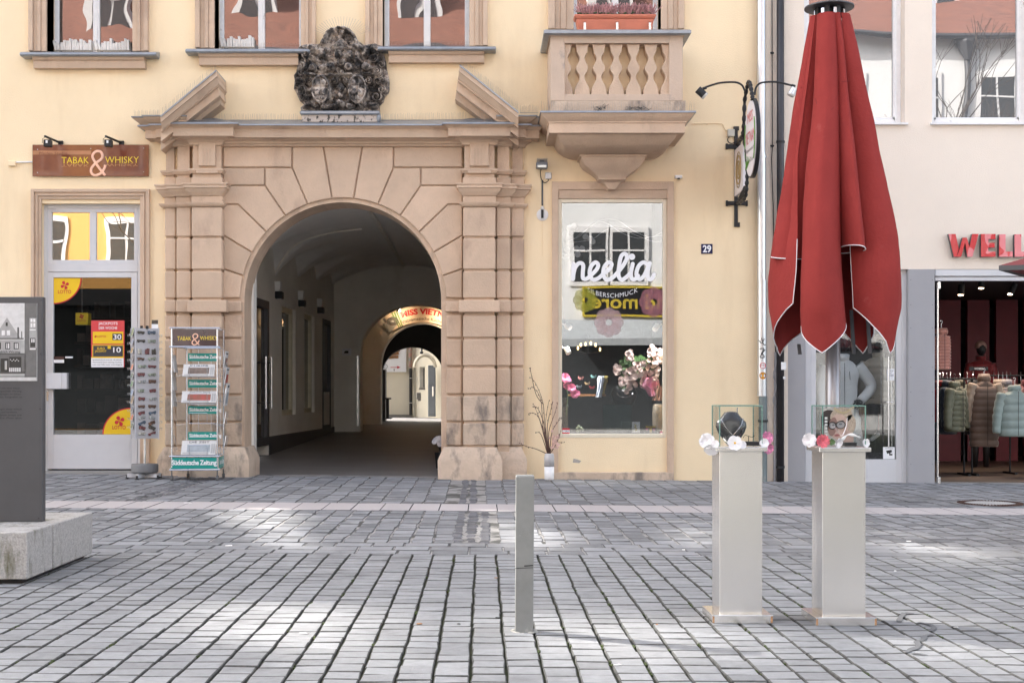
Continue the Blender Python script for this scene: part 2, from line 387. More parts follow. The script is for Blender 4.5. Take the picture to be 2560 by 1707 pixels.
# fallen bits
M_LEAF = mat('dry_leaf', (.35, .17, .07), .8, var=.3, scale=20); M_PETAL = mat('white_petal', (.85, .83, .82), .7, var=.05)
def flake(px, py, w, h, m, name, label, cat, ang=0):
    Y = F*CH/(py-HY); x = fx(px, Y); q = MB(); pts = []
    for i in range(9):
        a = 2*math.pi*i/9; r = random.uniform(.75, 1.1); u, v = w*r*math.cos(a), h*r*math.sin(a)
        pts.append((x+u*math.cos(ang)-v*math.sin(ang), Y+u*math.sin(ang)+v*math.cos(ang)))
    z = gz(x, Y)+.004
    q.add([(p[0], p[1], z+random.uniform(0, .004)) for p in pts]+[(p[0], p[1], z-.001) for p in pts], [tuple(range(9)), tuple(range(17, 8, -1))]+[(i, (i+1) % 9, 9+(i+1) % 9, 9+i) for i in range(9)])
    tag(q.build(name, m), label, cat)
for px, py, w_, h_, m_, nm, lb, an in (
    (1048, 1561, .016, .010, M_LEAF, 'fallen_leaf', 'curled brown leaf on the pavers left of the bollard foot', .2),
    (1147, 1561, .010, .008, M_BLACK, 'seed_pod', 'dark seed pod on the pavers beside the bollard foot', .1),
    (1245, 1545, .014, .008, M_BLACK, 'fallen_leaf', 'dark shrivelled leaf on the pavers just left of the bollard', -.2),
    (1240, 1445, .012, .008, M_LEAF, 'fallen_leaf', 'tiny tan leaf on the pavers left of the bollard middle', 0),
    (1545, 1662, .020, .004, M_PETAL, 'cigarette_end', 'orange tipped cigarette end in a joint right of the bollard', .1),
    (1642, 1560, .007, .007, M_LEAF, 'fallen_leaf', 'small orange leaf crumb in the joint left of the first steel pedestal', 0),
    (762, 1586, .030, .006, M_PETAL, 'paper_scrap', 'thin white paper strip on the foreground pavers', -.1),
    (572, 1368, .030, .035, M_PETAL, 'paper_scrap', 'crumpled white paper at the edge of the sett paving', .3),
    (470, 1263, .05, .02, M_PETAL, 'paper_scrap', 'flat white scrap lying on the pinkish slab band', 0),
    (2272, 1347, .022, .016, M_PETAL, 'petal', 'white petal on the setts right of the second pedestal', 0),
    (2390, 1564, .018, .008, M_PETAL, 'petal', 'white petal on the right foreground pavers', .2),
    (2238, 1423, .010, .008, M_PETAL, 'petal', 'small white petal beside mossy joints right of the second pedestal', 0),
    (1709, 1372, .014, .016, M_PETAL, 'petal', 'white petal on the setts left of the first pedestal', 0)):
    flake(px, py, w_, h_, m_, nm, lb, nm.split('_')[-1].replace('end', 'cigarette end').replace('pod', 'seed pod'), an)
# water stain on the foreground pavers (a thin film)
b = MB()
for pts in ([(2262, 1528), (2250, 1542), (2248, 1552)], [(2262, 1528), (2285, 1530)], [(2296, 1552), (2325, 1558), (2335, 1566), (2325, 1574)], [(2332, 1583), (2312, 1586), (2308, 1596), (2292, 1600), (2296, 1612), (2275, 1622), (2262, 1628)], [(2278, 1630), (2300, 1632), (2315, 1636)]):
    sp = spline([(P(x, y, F*CH/(y-HY)).x, F*CH/(y-HY), 0) for x, y in pts], 5)
    for i in range(len(sp)-1):
        a, c = sp[i], sp[i+1]; t = (c-a).normalized(); nrm = Vector((-t.y, t.x, 0)); r1 = .012+.012*abs(noise.noise(a*9)); r2 = .012+.012*abs(noise.noise(c*9))
        b.add([(p.x, p.y, gz(p.x, p.y)+.0045) for p in (a-nrm*r1, a+nrm*r1, c+nrm*r2, c-nrm*r2)], [(0, 3, 2, 1)])
tag(b.build('spill_mark', mat('dark_spill', (.115, .118, .125), .9, var=.2)), 'dark dried spill squiggle on the right foreground pavers', 'spill', kind='stuff')
# manhole
Ym = 15.05; cx = fx(2475, Ym); zz = gz(cx, Ym)
mh = thing('manhole_cover', (cx, Ym, zz), 'round manhole cover with rusty ribbed rim and pale concrete centre in the setts', 'manhole cover')
b = MB(); b.lathe([(.36, -.01), (.36, .006), (.345, .010), (.30, .010), (.285, .006), (.28, -.01)], n=48)
for i in range(60):
    a = 2*math.pi*i/60; q = MB(); q.box(.29, .355, -.006, .006, .008, .017); q.xf(Matrix.Rotation(a, 4, 'Z')); b.add(q.v, q.f)
b.build('rim', mat('rusty_iron', (.09, .05, .04), .6, .5, var=.3, scale=20), mh, local=True)
b = MB(); b.lathe([(.278, -.01), (.278, .007), (.26, .011)], n=48); b.build('concrete_disc', mat('pale_concrete', (.42, .41, .40), .9, var=.12, scale=12, bump=.5), mh, local=True)
# ---------------------------------------------------------------- yellow house
random.seed(3)
HX0, HX1 = -9.4, fx(1897)
house = thing('yellow_house', (0, D, 0), 'yellow rendered house with a sandstone arched gateway, balcony and two shopfronts', 'house')
W1, W2, W3, W4 = (118, 333, 131), (537, 753, 123), (957, 1174, 118), (1434, 1652, 76)
holes = [(fx(a), fx(b), fz(c), 8.6) for a, b, c in (W1, W2, W3, W4)]
HD = (fx(104), fx(358), -.3, fz(509)); HP = (fx(556), fx(1157), -.3, fz(364)); HS = (fx(1395), fx(1667), fz(1094), fz(497))
b = MB(); wall(b, HX0, HX1, -.3, 23, holes+[HD, HP, HS], D, D+.45); b.build('wall', M_WALL, house)
b = MB(); b.box(HX0-.3, HX1+7.5, D-.5, D+11.5, 23, 23.3); b.build('roof_slab', M_LEAD, house)
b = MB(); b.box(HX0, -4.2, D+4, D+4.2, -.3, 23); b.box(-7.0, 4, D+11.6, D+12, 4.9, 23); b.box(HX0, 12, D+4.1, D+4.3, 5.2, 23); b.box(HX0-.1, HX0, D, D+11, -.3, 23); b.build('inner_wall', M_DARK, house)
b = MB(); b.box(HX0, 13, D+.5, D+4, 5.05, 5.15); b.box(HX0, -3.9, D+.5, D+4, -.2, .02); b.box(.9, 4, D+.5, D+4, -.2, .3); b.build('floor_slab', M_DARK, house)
M_GU = glass('old_window_glass', .30, bump=.0035, bscale=1.5, body=(.10, .07, .06))
M_GU2 = glass('wavy_window_glass', .50, bump=.010, bscale=.9, body=(.10, .10, .105))
def window(W, lbl=None, surround=(45, 40)):
    a, bb, c = W; x0, x1, z0, z1 = fx(a), fx(bb), fz(c), 8.6; yf = D+.30
    fr = MB(); t = .072
    for X0, X1 in ((x0, x0+t), (x1-t, x1), ((x0+x1)/2-.05, (x0+x1)/2+.05)): fr.box(X0, X1, yf, yf+.07, z0, z1, .008)
    fr.box((x0+x1)/2-.012, (x0+x1)/2+.018, yf-.012, yf, z0+.05, z1)
    fr.box(x0+t, x1-t, yf+.003, yf+.067, z0, z0+.085, .008); fr.box(x0+t, x1-t, yf-.02, yf, z0, z0+.03)
    f = fr.build('window', M_WHITE, house)
    g_ = MB(); m = (x0+x1)/2
    for X0, X1 in ((x0+t, m-.05), (m+.05, x1-t)): g_.box(X0, X1, yf+.03, yf+.036, z0+.08, z1)
    g_.build('pane', M_GU, f)
    sl_, sr = surround
    for side in (-1, 1):
        s = MB(); e = x0 if side < 0 else x1; wd = (sl_ if side < 0 else sr)*D/F
        for k, (u, v, p) in enumerate(((0, .30, .045), (.30, .52, .065), (.52, .74, .05), (.74, 1, .085))):
            A, B = e+side*wd*u, e+side*wd*v; s.box(min(A, B), max(A, B), D-p, D+.006 if k else D+.30, z0, z1, .006)
        s.build('stone_jamb', M_STONE, f)
    return f
for W, su in ((W1, (43, 40)), (W2, (47, 38)), (W3, (43, 45)), (W4, (64, 57))): window(W, surround=su)
def sill(x0, x1, yl, nm='window_sill'):
    b = MB(); X0, X1 = fx(x0+16, D-.12), fx(x1-12, D-.12); z = lambda q: fz(q, D-.16)
    pr = [(0, z(yl+37)), (.10, z(yl+37)), (.11, z(yl+20)), (.14, z(yl+17)), (.155, z(yl+11)), (0, z(yl+11))]
    b.sweep(pr, [(X0+.1, D), (X0+.1, D-.001), (X1-.1, D-.001), (X1-.1, D)][1:3]); o = b.build(nm, M_STONE, house)
    b = MB(); X0, X1 = fx(x0, D-.2), fx(x1, D-.2)
    r = [(D, z(yl-8)), (D-.17, z(yl+0)), (D-.205, z(yl+3)), (D-.215, z(yl+7)), (D-.20, z(yl+11)), (D, z(yl+11))]
    b.loft([[(X0, y, q) for y, q in r], [(X1, y, q) for y, q in r]]); b.build('lead_cap', M_LEAD, o, bevel=.012)
sill(49, 391, 131); sill(463, 775, 123); sill(938, 1240, 117)
# books on the inside sill of the first window
for (a, bb, c, n_) in ((148, 231, 127, 13), (249, 331, 127, 12), (560, 640, 119, 12)):
    x = fx(a, D+.42)
    for k in range(n_):
        t = random.uniform(.028, .045); h = random.uniform(.10, .17)
        q = MB(); q.box(0, t, 0, .10, 0, h, .002)
        if k < 2: q.xf(Matrix.Rotation(R(-14), 4, 'Y'))
        q.xf(Matrix.Translation((x+random.uniform(0, .004), D+.215, fz(c-1, D+.2)+.005)))
        o = q.build('book', mat('book_%d' % random.randint(0, 2), random.choice([(.62, .52, .45), (.72, .70, .68), (.50, .33, .25)]), .8))
        tag(o, 'pale book in the row on the window sill of the first upper floor window' if a < 240 else 'pale book on the right half of the sill, first window from the left' if a < 300 else 'pale book on the sill of the second upper floor window', 'book', 'books along the upper window sills'); x += t+.004
# ---------------------------------------------------------------- gateway
pt = lambda px, py, Y: (fx(px, Y), fz(py, Y))
CX, CY, RI, RO = 857.0, 752.0, 246.0, 256.0
portal = thing('sandstone_gateway', (fx(857), D, 0), 'sandstone arched gateway surround with rusticated piers and broken pediment', 'gateway')
b = MB(); yb = D-.075; yr = D+.55; ang = [math.pi*i/48 for i in range(49)]
ap = [(fx(CX+RI*math.cos(t), yb), fz(CY-RI*math.sin(t), yb)) for t in ang]   # right to left
xL, xR, zT = fx(556, yb), fx(1157, yb), fz(362, yb)
for i in range(48):
    (xa, za), (xb, zb) = ap[i], ap[i+1]
    for y, fl in ((yb, 0), (yr, 1)):
        q = [(xb, y, zb), (xa, y, za), (xa, y, zT), (xb, y, zT)]; b.add(q, [(0, 1, 2, 3) if not fl else (3, 2, 1, 0)])
    b.add([(xa, yb, za), (xb, yb, zb), (xb, yr, zb), (xa, yr, za)], [(0, 1, 2, 3)])
xa, xb = ap[0][0], ap[-1][0]; zs = ap[0][1]
b.box(xL, xb, yb, yr, -.3, zs); b.box(xa, xR, yb, yr, -.3, zs)
b.add([(xL, yb, zs), (xb, yb, zs), (xb, yb, zT), (xL, yb, zT), (xa, yb, zs), (xR, yb, zs), (xR, yb, zT), (xa, yb, zT)], [(0, 1, 2, 3), (4, 5, 6, 7)])
b.build('archway', M_STONE, portal)
# voussoirs
yv = D-.118
def rim(a, r=RO): t = R(a); return (CX+r*math.cos(t), CY-r*math.sin(t))
def blk(b, pts, inset=1.6, y=yv, back=yb+.004, bev=.010):
    n = len(pts); ar = sum(pts[i][0]*pts[(i+1) % n][1]-pts[(i+1) % n][0]*pts[i][1] for i in range(n)); s = 1 if ar > 0 else -1; out = []
    for i in range(n):
        p, q, r = Vector(pts[i-1]), Vector(pts[i]), Vector(pts[(i+1) % n]); d1 = (q-p).normalized(); d2 = (r-q).normalized()
        n1 = Vector((-d1.y, d1.x))*s; n2 = Vector((-d2.y, d2.x))*s; m = n1+n2; m = m/max(.3, m.length_squared/2); out.append(q+m*inset)
    b.prism([pt(q.x, q.y, y) for q in out], y, back, bev)
def arcpts(a0, a1, n=6): return [rim(a0+(a1-a0)*i/n) for i in range(n+1)]
b = MB()
TOP = 366
def vb(a0, a1, outer): blk(b, arcpts(a0, a1)+outer)
for mir in (0, 1):
    M_ = (lambda p: (2*857-p[0], p[1])) if mir else (lambda p: p)
    def v2(a0, a1, outer):
        pts = [M_(p) for p in arcpts(a0, a1)+outer]; blk(b, pts)
    v2(70, 84, [(906, TOP), (984, TOP), (984, 419)]); v2(56, 70, [(984, 419), (1052, 419), (1052, 464)])
    v2(42, 56, [(1052, 464), (1157, 464), (1157, 511), (1120, 511)]); v2(28, 42, [(1120, 511), (1157, 511), (1157, 588)])
    v2(14, 28, [(1157, 588), (1157, 672)]); v2(1.5, 14, [(1157, 672), (1157, 746)])
    for q in ([(984, TOP), (1157, TOP), (1157, 419), (984, 419)], [(1052, 419), (1157, 419), (1157, 464), (1052, 464)]): blk(b, [M_(p) for p in q])
blk(b, arcpts(84, 96)+[(808, TOP), (906, TOP)])
b.build('arch_voussoirs', M_STONE, portal)
# piers
courses = [(518, 591), (596, 673), (679, 745), (787, 843), (849, 914), (920, 984), (990, 1052), (1057, 1113)]
cour2 = courses
layers = [((478, 556), .26), ((440, 478), .17), ((411, 440), .09)]
for mir in (0, 1):
    mx = lambda x: (x if not mir else {478: 1240, 556: 1157, 440: 1277, 411: 1311}[x])
    b = MB(); bw = MB()
    for (x0, x1), p in layers:
        X0, X1 = sorted((mx(x0), mx(x1))); yf = D-p
        pbox(b, X0+4, 362, X1-4, 1150, yf+.03, D+.004)
        for i, (y0, y1) in enumerate(courses): (lambda t: pbox(t, X0+.8, y0+(i % 2), X1-.8, y1, yf, D-.001, .012))(bw if i > 5 else b)
        e = 10 if p > .2 else (6 if p > .1 else 3)
        pbox(b, X0-(0 if p > .2 else 0)-(e if (p > .2) else 0), 750, X1+(e if p > .2 else 0), 780, yf-.045, D-.002, .010)
        pbox(b, X0, 516, X1, 444, yf+.012, D-.003, .006)
    ji, jo = ((560, 604) if not mir else (1116, 1154))
    for i, (y0, y1) in enumerate(courses[3:]): (lambda t: pbox(t, ji, y0, jo, y1, yv, D-.07, .012))(bw if i > 2 else b)
    pbox(b, ji-3, 753, jo+(0 if not mir else -3), 779, yv-.03, D-.07, .01)
    b.build('pier', M_STONE, portal); bw.build('pier_lower_blocks', M_STONEB, portal)
    # plan path of the pier
    if not mir: path = [(fx(411), D), (fx(411), D-.09), (fx(440), D-.09), (fx(440), D-.17), (fx(478, D-.2), D-.17), (fx(478, D-.2), D-.26), (fx(556, D-.2), D-.26), (fx(556, D-.2), D-.08)]
    else: path = [(fx(1157, D-.2), D-.08), (fx(1157, D-.2), D-.26), (fx(1240, D-.2), D-.26), (fx(1240, D-.2), D-.17), (fx(1277), D-.17), (fx(1277), D-.09), (fx(1311), D-.09), (fx(1311), D)]
    Z = lambda q: fz(q, D-.30)
    c = MB()
    c.sweep([(0, Z(488)), (.012, Z(487)), (.02, Z(483)), (.055, Z(477)), (.065, Z(472)), (.085, Z(470)), (.085, Z(463)), (.10, Z(462)), (.10, Z(458)), (0, Z(458))], path)
    c.sweep([(0, Z(516)), (.02, Z(514)), (.045, Z(509)), (.05, Z(505)), (0, Z(505))], path)
    c.sweep([(0, Z(432)), (.012, Z(429)), (.03, Z(425)), (.03, Z(421)), (0, Z(421))], path)
    c.sweep([(0, Z(362)), (.012, Z(360)), (.02, Z(354)), (.09, Z(346)), (.09, Z(341)), (0, Z(341))], path)
    c.build('capital', M_STONE, portal, smooth=30)
    t = MB(); X0, X1 = ((478, 556) if not mir else (1157, 1240))
    pbox(t, X0+18, 355, X1-18, 415, D-.278, D-.2, .006); pbox(t, X0+12, 422, X1-12, 433, D-.285, D-.2, .004)
    for k in (28, 36, 44): pbox(t, X0+k, 372, X0+k+4, 412, D-.284, D-.27)
    t.build('triglyph', M_STONE, portal)
    # base
    y0 = fz(1192 if not mir else 1200, D-.3)-.12
    if not mir: pb = path[:-1]+[(fx(556, D-.2)+.30-.02, D-.26+.0), (fx(604)+.05, D+.5)][1:]
    pth = [(fx(411), D), (fx(411), D-.13), (fx(470), D-.13), (fx(470), D-.33), (fx(618, D-.2), D-.33), (fx(618, D-.2), D+.5)] if not mir else [(fx(1106, D-.2), D+.5), (fx(1106, D-.2), D-.33), (fx(1245, D-.2), D-.33), (fx(1245, D-.2), D-.13), (fx(1306), D-.13), (fx(1306), D)]
    Z = lambda q: fz(q, D-.36)
    c = MB(); c.sweep([(-.13, y0), (.055, y0), (.06, Z(1150)), (.05, Z(1146)), (.045, Z(1143)), (.01, Z(1130)), (-.02, Z(1119)), (-.13, Z(1117))], pth)
    c.build('pier_base', M_STONEB, portal, smooth=40)
# entablature
fp = [(fx(411), D), (fx(411), D-.09), (fx(440), D-.09), (fx(440), D-.17), (fx(478, D-.2), D-.17), (fx(478, D-.2), D-.26), (fx(556, D-.2), D-.26), (fx(556, D-.2), D-.15), (fx(1157, D-.2), D-.15), (fx(1157, D-.2), D-.26), (fx(1240, D-.2), D-.26), (fx(1240, D-.2), D-.17), (fx(1277), D-.17), (fx(1277), D-.09), (fx(1311), D-.09), (fx(1311), D)]
Z = lambda q, o=.0: fz(q, D-.26-o)
c = MB(); c.sweep([(-.07, Z(364)), (.0, Z(362)), (.01, Z(357)), (.03, Z(355, .03)), (.04, Z(350, .05)), (.10, Z(345, .1)), (.11, Z(342, .1)), (.20, Z(340, .2)), (.20, Z(320, .2)), (.215, Z(318, .2)), (.235, Z(316, .2)), (.27, Z(311, .25)), (.27, Z(308, .25)), (-.07, Z(308, .25))], fp)
c.build('entablature', M_STONE, portal, smooth=30)
c = MB(); c.sweep([(-.1, Z(292, .0)), (.285, Z(307, .28)), (.29, Z(310, .28)), (-.1, Z(309, .28)-.02)], fp); c.build('cornice_flashing', M_LEAD, portal)
for mir in (0, 1):
    Z = lambda q: fz(q, D-.46)
    path = fp[:5] if not mir else fp[-5:]
    c = MB(); c.sweep([(-.02, Z(316)), (.20, Z(316)), (.235, Z(311)), (.27, Z(303)), (.33, Z(297)), (.345, Z(294)), (-.02, Z(294))], path)
    c.build('cornice_end', M_STONE, portal, smooth=30)
    c = MB(); c.sweep([(-.02, Z(293)), (.355, Z(293.5)), (.36, Z(290.5)), (-.02, Z(283))], path); c.build('end_flashing', M_LEAD, portal)
    # raking cornice fragment
    A, B = ((402, 292), (541, 177)) if not mir else ((1296, 282), (1149, 164))
    rk = MB()
    for o0, o1, p0, p1, ex in ((2, 14, .66, .66, 0), (14, 30, .63, .56, 0), (30, 38, .54, .54, 0), (38, 62, .46, .46, 2), (62, 84, .30, .30, 3)):
        s_ = 1 if not mir else -1; ends = []
        for (o, p) in ((o0, p0), (o1, p1)):
            dd = o*.10*s_ if o > 30 else 0
            ends.append([(A[0]+s_*o*.0, A[1]+o), (B[0]+s_*(o*.13), B[1]+o), p])
        r0 = [(*pt(*ends[0][0], D-p0), D-p0), (*pt(*ends[1][0], D-p0), D-p1), (*pt(*ends[1][0], D-p0), D), (*pt(*ends[0][0], D-p0), D)]
        r1 = [(*pt(*ends[0][1], D-p0), D-p0), (*pt(*ends[1][1], D-p0), D-p1), (*pt(*ends[1][1], D-p0), D), (*pt(*ends[0][1], D-p0), D)]
        rk.loft([[(q[0], q[2], q[1]) for q in r0], [(q[0], q[2], q[1]) for q in r1]])
    rk.build('pediment_fragment', M_STONE, portal)
    q = MB(); r0 = []; r1 = []
    for o, y in ((-2, D-.68), (2.4, D-.68), (2.4, D), (-2, D)):
        r0.append((fx(A[0], D-.66), y, fz(A[1]+o, D-.66))); r1.append((fx(B[0], D-.66), y, fz(B[1]+o, D-.66)))
    q.loft([r0, r1]); q.build('pediment_flashing', M_LEAD, portal)
# ---------------------------------------------------------------- bird spikes
M_SP = mat('spike_wire', (.30, .29, .29), .35, .7, var=0)
def spikes(name, label, pts, n, h, lean=.25, fan=.0, base=True):
    """pts: world polyline; pins fan towards and away from the street"""
    b = MB(); pts = [Vector(p) for p in pts]; Ls = [(pts[i+1]-pts[i]).length for i in range(len(pts)-1)]; T = sum(Ls)
    for k in range(n):
        d = T*(k+.5)/n; i = 0
        while d > Ls[i] and i < len(Ls)-1: d -= Ls[i]; i += 1
        p = pts[i].lerp(pts[i+1], d/Ls[i]); tilt = ((k % 3)-1)*lean; tx = random.uniform(-.08, .08)
        q = p+Vector((tx*h, tilt*h, h*random.uniform(.85, 1.05))); r = .0017
        b.add([(p.x-r, p.y, p.z), (p.x+r, p.y, p.z), (p.x, p.y-r*2, p.z), (q.x-r*.6, q.y, q.z), (q.x+r*.6, q.y, q.z), (q.x, q.y-r, q.z)], [(0, 1, 4, 3), (1, 2, 5, 4), (2, 0, 3, 5)])
    for i in range(len(pts)-1): b.tube([pts[i], pts[i+1]], .004, 4)
    return tag(b.build(name, M_SP), label, 'bird spikes', 'bird spike strips')
spikes('bird_spikes', 'long bird spike strip on the cornice left of the coat of arms', [P(425, 303, D-.4), P(745, 303, D-.35)], 84, .105)
spikes('bird_spikes', 'long bird spike strip on the cornice right of the coat of arms', [P(955, 303, D-.35), P(1240, 298, D-.4)], 80, .105)
spikes('bird_spikes', 'short bird spike strip on the outer left cornice end', [P(335, 292, D-.40), P(400, 291, D-.45)], 20, .09)
spikes('bird_spikes', 'bird spike strip climbing the left pediment fragment', [P(405, 288, D-.5), P(541, 175, D-.5)], 40, .10)
spikes('bird_spikes', 'bird spike strip climbing the right pediment fragment', [P(1151, 163, D-.5), P(1296, 280, D-.5)], 44, .12)
spikes('bird_spikes', 'bird spike strip between the right pediment fragment and the balcony', [P(1300, 283, D-.45), P(1346, 283, D-.45)], 14, .11)
spikes('bird_spikes', 'bird spike strip on the ledge under the balcony balusters', [P(1352, 278, D-.98), P(1738, 278, D-.98)], 66, .125)
spikes('bird_spikes', 'fine bird spike strip on the sill of the first upper window', [P(140, 127, D-.02), P(333, 127, D-.02)], 60, .06)
spikes('bird_spikes', 'fine bird spike strip on the sill of the second upper window', [P(556, 119, D-.02), P(750, 119, D-.02)], 60, .06)
spikes('bird_spikes', 'fine bird spike strip on the sill of the third upper window', [P(970, 114, D-.02), P(1174, 114, D-.02)], 60, .06)
b = MB()
for k in range(24):
    a = R(20+140*k/23); p = P(856+46*math.cos(a), 95-25*math.sin(a), D-.12); q = p+Vector((math.cos(a)*.16, 0, math.sin(a)*.16)); b.tube([p, q], .0017, 3)
tag(b.build('bird_spikes', M_SP), 'fan of bird spikes round the top of the coat of arms', 'bird spikes', 'bird spike strips')
# ---------------------------------------------------------------- carved coat of arms
outline = [(752, 278), (751, 268), (762, 262), (748, 250), (741, 233), (734, 222), (736, 200), (734, 188), (740, 180), (744, 160), (742, 145), (748, 128), (745, 118), (760, 111), (778, 110), (800, 110), (808, 96), (815, 82), (828, 72), (845, 68), (862, 68), (876, 74), (888, 88), (897, 106), (910, 112), (930, 109), (945, 112), (960, 116), (957, 130), (964, 150), (966, 170), (971, 188), (973, 205), (973, 222), (970, 232), (962, 240), (958, 252), (948, 262), (949, 278)]
def inside(x, y, pl=outline):
    c = False; n = len(pl)
    for i in range(n):
        (xa, ya), (xb, yb_) = pl[i], pl[i-1]
        if (ya > y) != (yb_ > y) and x < (xb-xa)*(y-ya)/(yb_-ya)+xa: c = not c
    return c
def edged(x, y):
    m = 99; n = len(outline)
    for i in range(n):
        a, c = Vector(outline[i-1]), Vector(outline[i]); t = max(0, min(1, (Vector((x, y))-a).dot(c-a)/(c-a).length_squared)); m = min(m, (a+(c-a)*t-Vector((x, y))).length)
    return m
bumps = [(804, 226, 27, 38, .10), (895, 224, 27, 38, .10), (804, 232, 23, 26, .05), (895, 230, 17, 28, .05), (783, 172, 11, 12, .13), (827, 171, 12, 12, .13), (872, 171, 12, 11, .13), (916, 169, 12, 12, .13),
 (775, 190, 22, 5, .12), (830, 192, 22, 4, .12), (872, 189, 12, 4, .12), (920, 188, 16, 4, .12), (780, 122, 16, 12, .11), (812, 135, 22, 14, .07), (848, 118, 12, 16, .13), (846, 140, 10, 16, .10), (893, 120, 14, 10, .13), (893, 146, 9, 18, .07), (875, 140, 10, 14, .10), (914, 130, 12, 16, .11), (938, 125, 12, 14, .11), (853, 222, 10, 12, .12), (853, 240, 9, 10, .08), (852, 262, 14, 9, .14), (833, 268, 14, 7, .10), (877, 266, 14, 7, .10), (839, 84, 6, 6, .08), (857, 83, 7, 6, .08), (806, 170, 9, 10, .07), (895, 168, 8, 10, .08), (765, 262, 16, 9, .08), (935, 265, 14, 10, .09), (815, 268, 12, 8, .09)]
rings_ = [(757, 184, 9), (750, 206, 10), (757, 226, 10), (757, 245, 9), (768, 250, 7), (944, 182, 9), (942, 245, 12), (955, 228, 9), (957, 205, 9), (945, 206, 8), (766, 140, 9), (935, 150, 9), (838, 205, 8), (866, 205, 7), (922, 205, 8), (775, 205, 8), (756, 168, 8), (955, 165, 8), (853, 160, 8), (853, 185, 7), (790, 265, 7), (905, 262, 8), (745, 215, 6), (950, 190, 6)]
def relief(x, y):
    h = .03
    for cx_, cy_, rx, ry, hh in bumps:
        d = ((x-cx_)/rx)**2+((y-cy_)/ry)**2
        if d < 1: h = max(h, .02+hh*math.sqrt(1-d)*.9+.01)
    for cx_, cy_, r in rings_:
        d = math.hypot(x-cx_, y-cy_)
        if d < r*1.35:
            t_ = math.atan2(y-cy_, (x-cx_)*(1 if cx_ < 853 else -1))/(2*math.pi); k_ = d/r*1.45-t_; w_ = .5+.5*math.cos(2*math.pi*k_); h = max(h, .045+.085*w_**.7*(1-max(0, d/r-.85)*1.6)+.02*(1-d/r))
    e = abs(math.hypot((x-852)/46, (y-116)/46)-1)*46
    if y < 112 and e < 9: h = max(h, .07+.06*(1-(e/9)**2))
    if 160 < y < 184:
        for c_ in (783, 827, 872, 916):
            if abs(x-c_) < 10: h -= .012*(math.cos((x-c_)*1.9) > .2)
    if 196 < y < 262:
        for c_ in (804, 895):
            if abs(x-c_) < 16: h -= .02*(abs(((x-c_)/5.0) % 2-1) < .35)
    v = Vector((x*.09, y*.09, 1)); q_ = 1
    for c_ in (804, 895):
        d = ((x-c_)/23)**2+((y-228)/36)**2
        if d < 1:
            q_ = .25; h = .10+.05*math.sqrt(1-d)
            if d > .72: h += .035
            if abs(x-c_) < 1.6 or (abs(y-222) < 1.6 and c_ < 850): h -= .02
            for (ux, uy, ur) in ((c_-9, 212, 6), (c_+9, 212, 6), (c_-8, 236, 6), (c_+8, 238, 6), (c_, 250, 5)):
                e2 = math.hypot(x-ux, (y-uy)*.8)/ur
                if e2 < 1: h += .028*math.sqrt(1-e2*e2)
    h += q_*(.045*noise.noise(v)+.035*abs(noise.noise(v*2.3))+.014*noise.noise(v*5))
    return h
arms = thing('coat_of_arms', (fx(854), D, fz(305)), 'weathered black and pale carved stone coat of arms with two shields above the gateway', 'stone carving')
b = MB(); NX, NY = 190, 168; idx = {}; yq = D-.10
for j in range(NY+1):
    for i in range(NX+1):
        x = 731+244*i/NX; y = 66+216*j/NY
        if inside(x, y):
            e = min(1, edged(x, y)/5); h = max(.01, relief(x, y))*(.25+.75*math.sqrt(e)); idx[(i, j)] = len(b.v); b.v.append((fx(x, yq), D-.06-h*1.25, fz(y, yq)))
for (i, j) in list(idx):
    q = [idx.get(k) for k in ((i, j), (i, j+1), (i+1, j+1), (i+1, j))]
    if None not in q: b.f.append(q); b.mi.append(0)
b.prism([pt(x, y, yq) for x, y in outline], D-.075, D)
def stone_patina():
    m = bpy.data.materials.new('blackened_stone'); m.use_nodes = True; n = m.node_tree; L = n.links.new; bs = n.nodes['Principled BSDF']; bs.inputs['Roughness'].default_value = .8
    tc = n.nodes.new("ShaderNodeTexCoord"); nz = n.nodes.new("ShaderNodeTexNoise"); nz.inputs['Scale'].default_value = 5.5; nz.inputs['Detail'].default_value = 7; nz.inputs['Roughness'].default_value = .68; nz.inputs['Distortion'].default_value = .6
    L(tc.outputs['Object'], nz.inputs[0]); cr = n.nodes.new("ShaderNodeValToRGB"); L(nz.outputs[0], cr.inputs[0])
    e = cr.color_ramp.elements; e[0].position = .41; e[0].color = (.022, .021, .021, 1); e[1].position = .59; e[1].color = (.52, .45, .39, 1)
    a = e.new(.46); a.color = (.085, .075, .070, 1); a = e.new(.52); a.color = (.24, .205, .18, 1)
    L(cr.outputs[0], bs.inputs['Base Color'])
    nb = n.nodes.new("ShaderNodeTexNoise"); nb.inputs['Scale'].default_value = 40; nb.inputs['Detail'].default_value = 4; L(tc.outputs['Object'], nb.inputs[0]); bp = n.nodes.new("ShaderNodeBump"); bp.inputs['Strength'].default_value = .6; bp.inputs['Distance'].default_value = .012; L(nb.outputs[0], bp.inputs['Height']); L(bp.outputs[0], bs.inputs['Normal'])
    return m
M_PAT = stone_patina(); b.build('carved_relief', M_PAT, arms, smooth=True)
b = MB(); pbox(b, 755, 286, 945, 306, D-.30, D, .008); b.build('inscribed_base', mat('pale_worn_stone', (.50, .43, .38), .9, var=.1, scale=4, bump=1, bscale=25, stain=((.08, .07, .06), 11, .54, .06, (1.5, 1, 1))), arms)
b = MB(); pbox(b, 749, 277, 949, 286, D-.34, D, .015); b.ball(P(947, 296, D-.28), .06, 10, 6, (.6, .8, 1.2)); b.build('base_ledge', M_LEAD, arms)
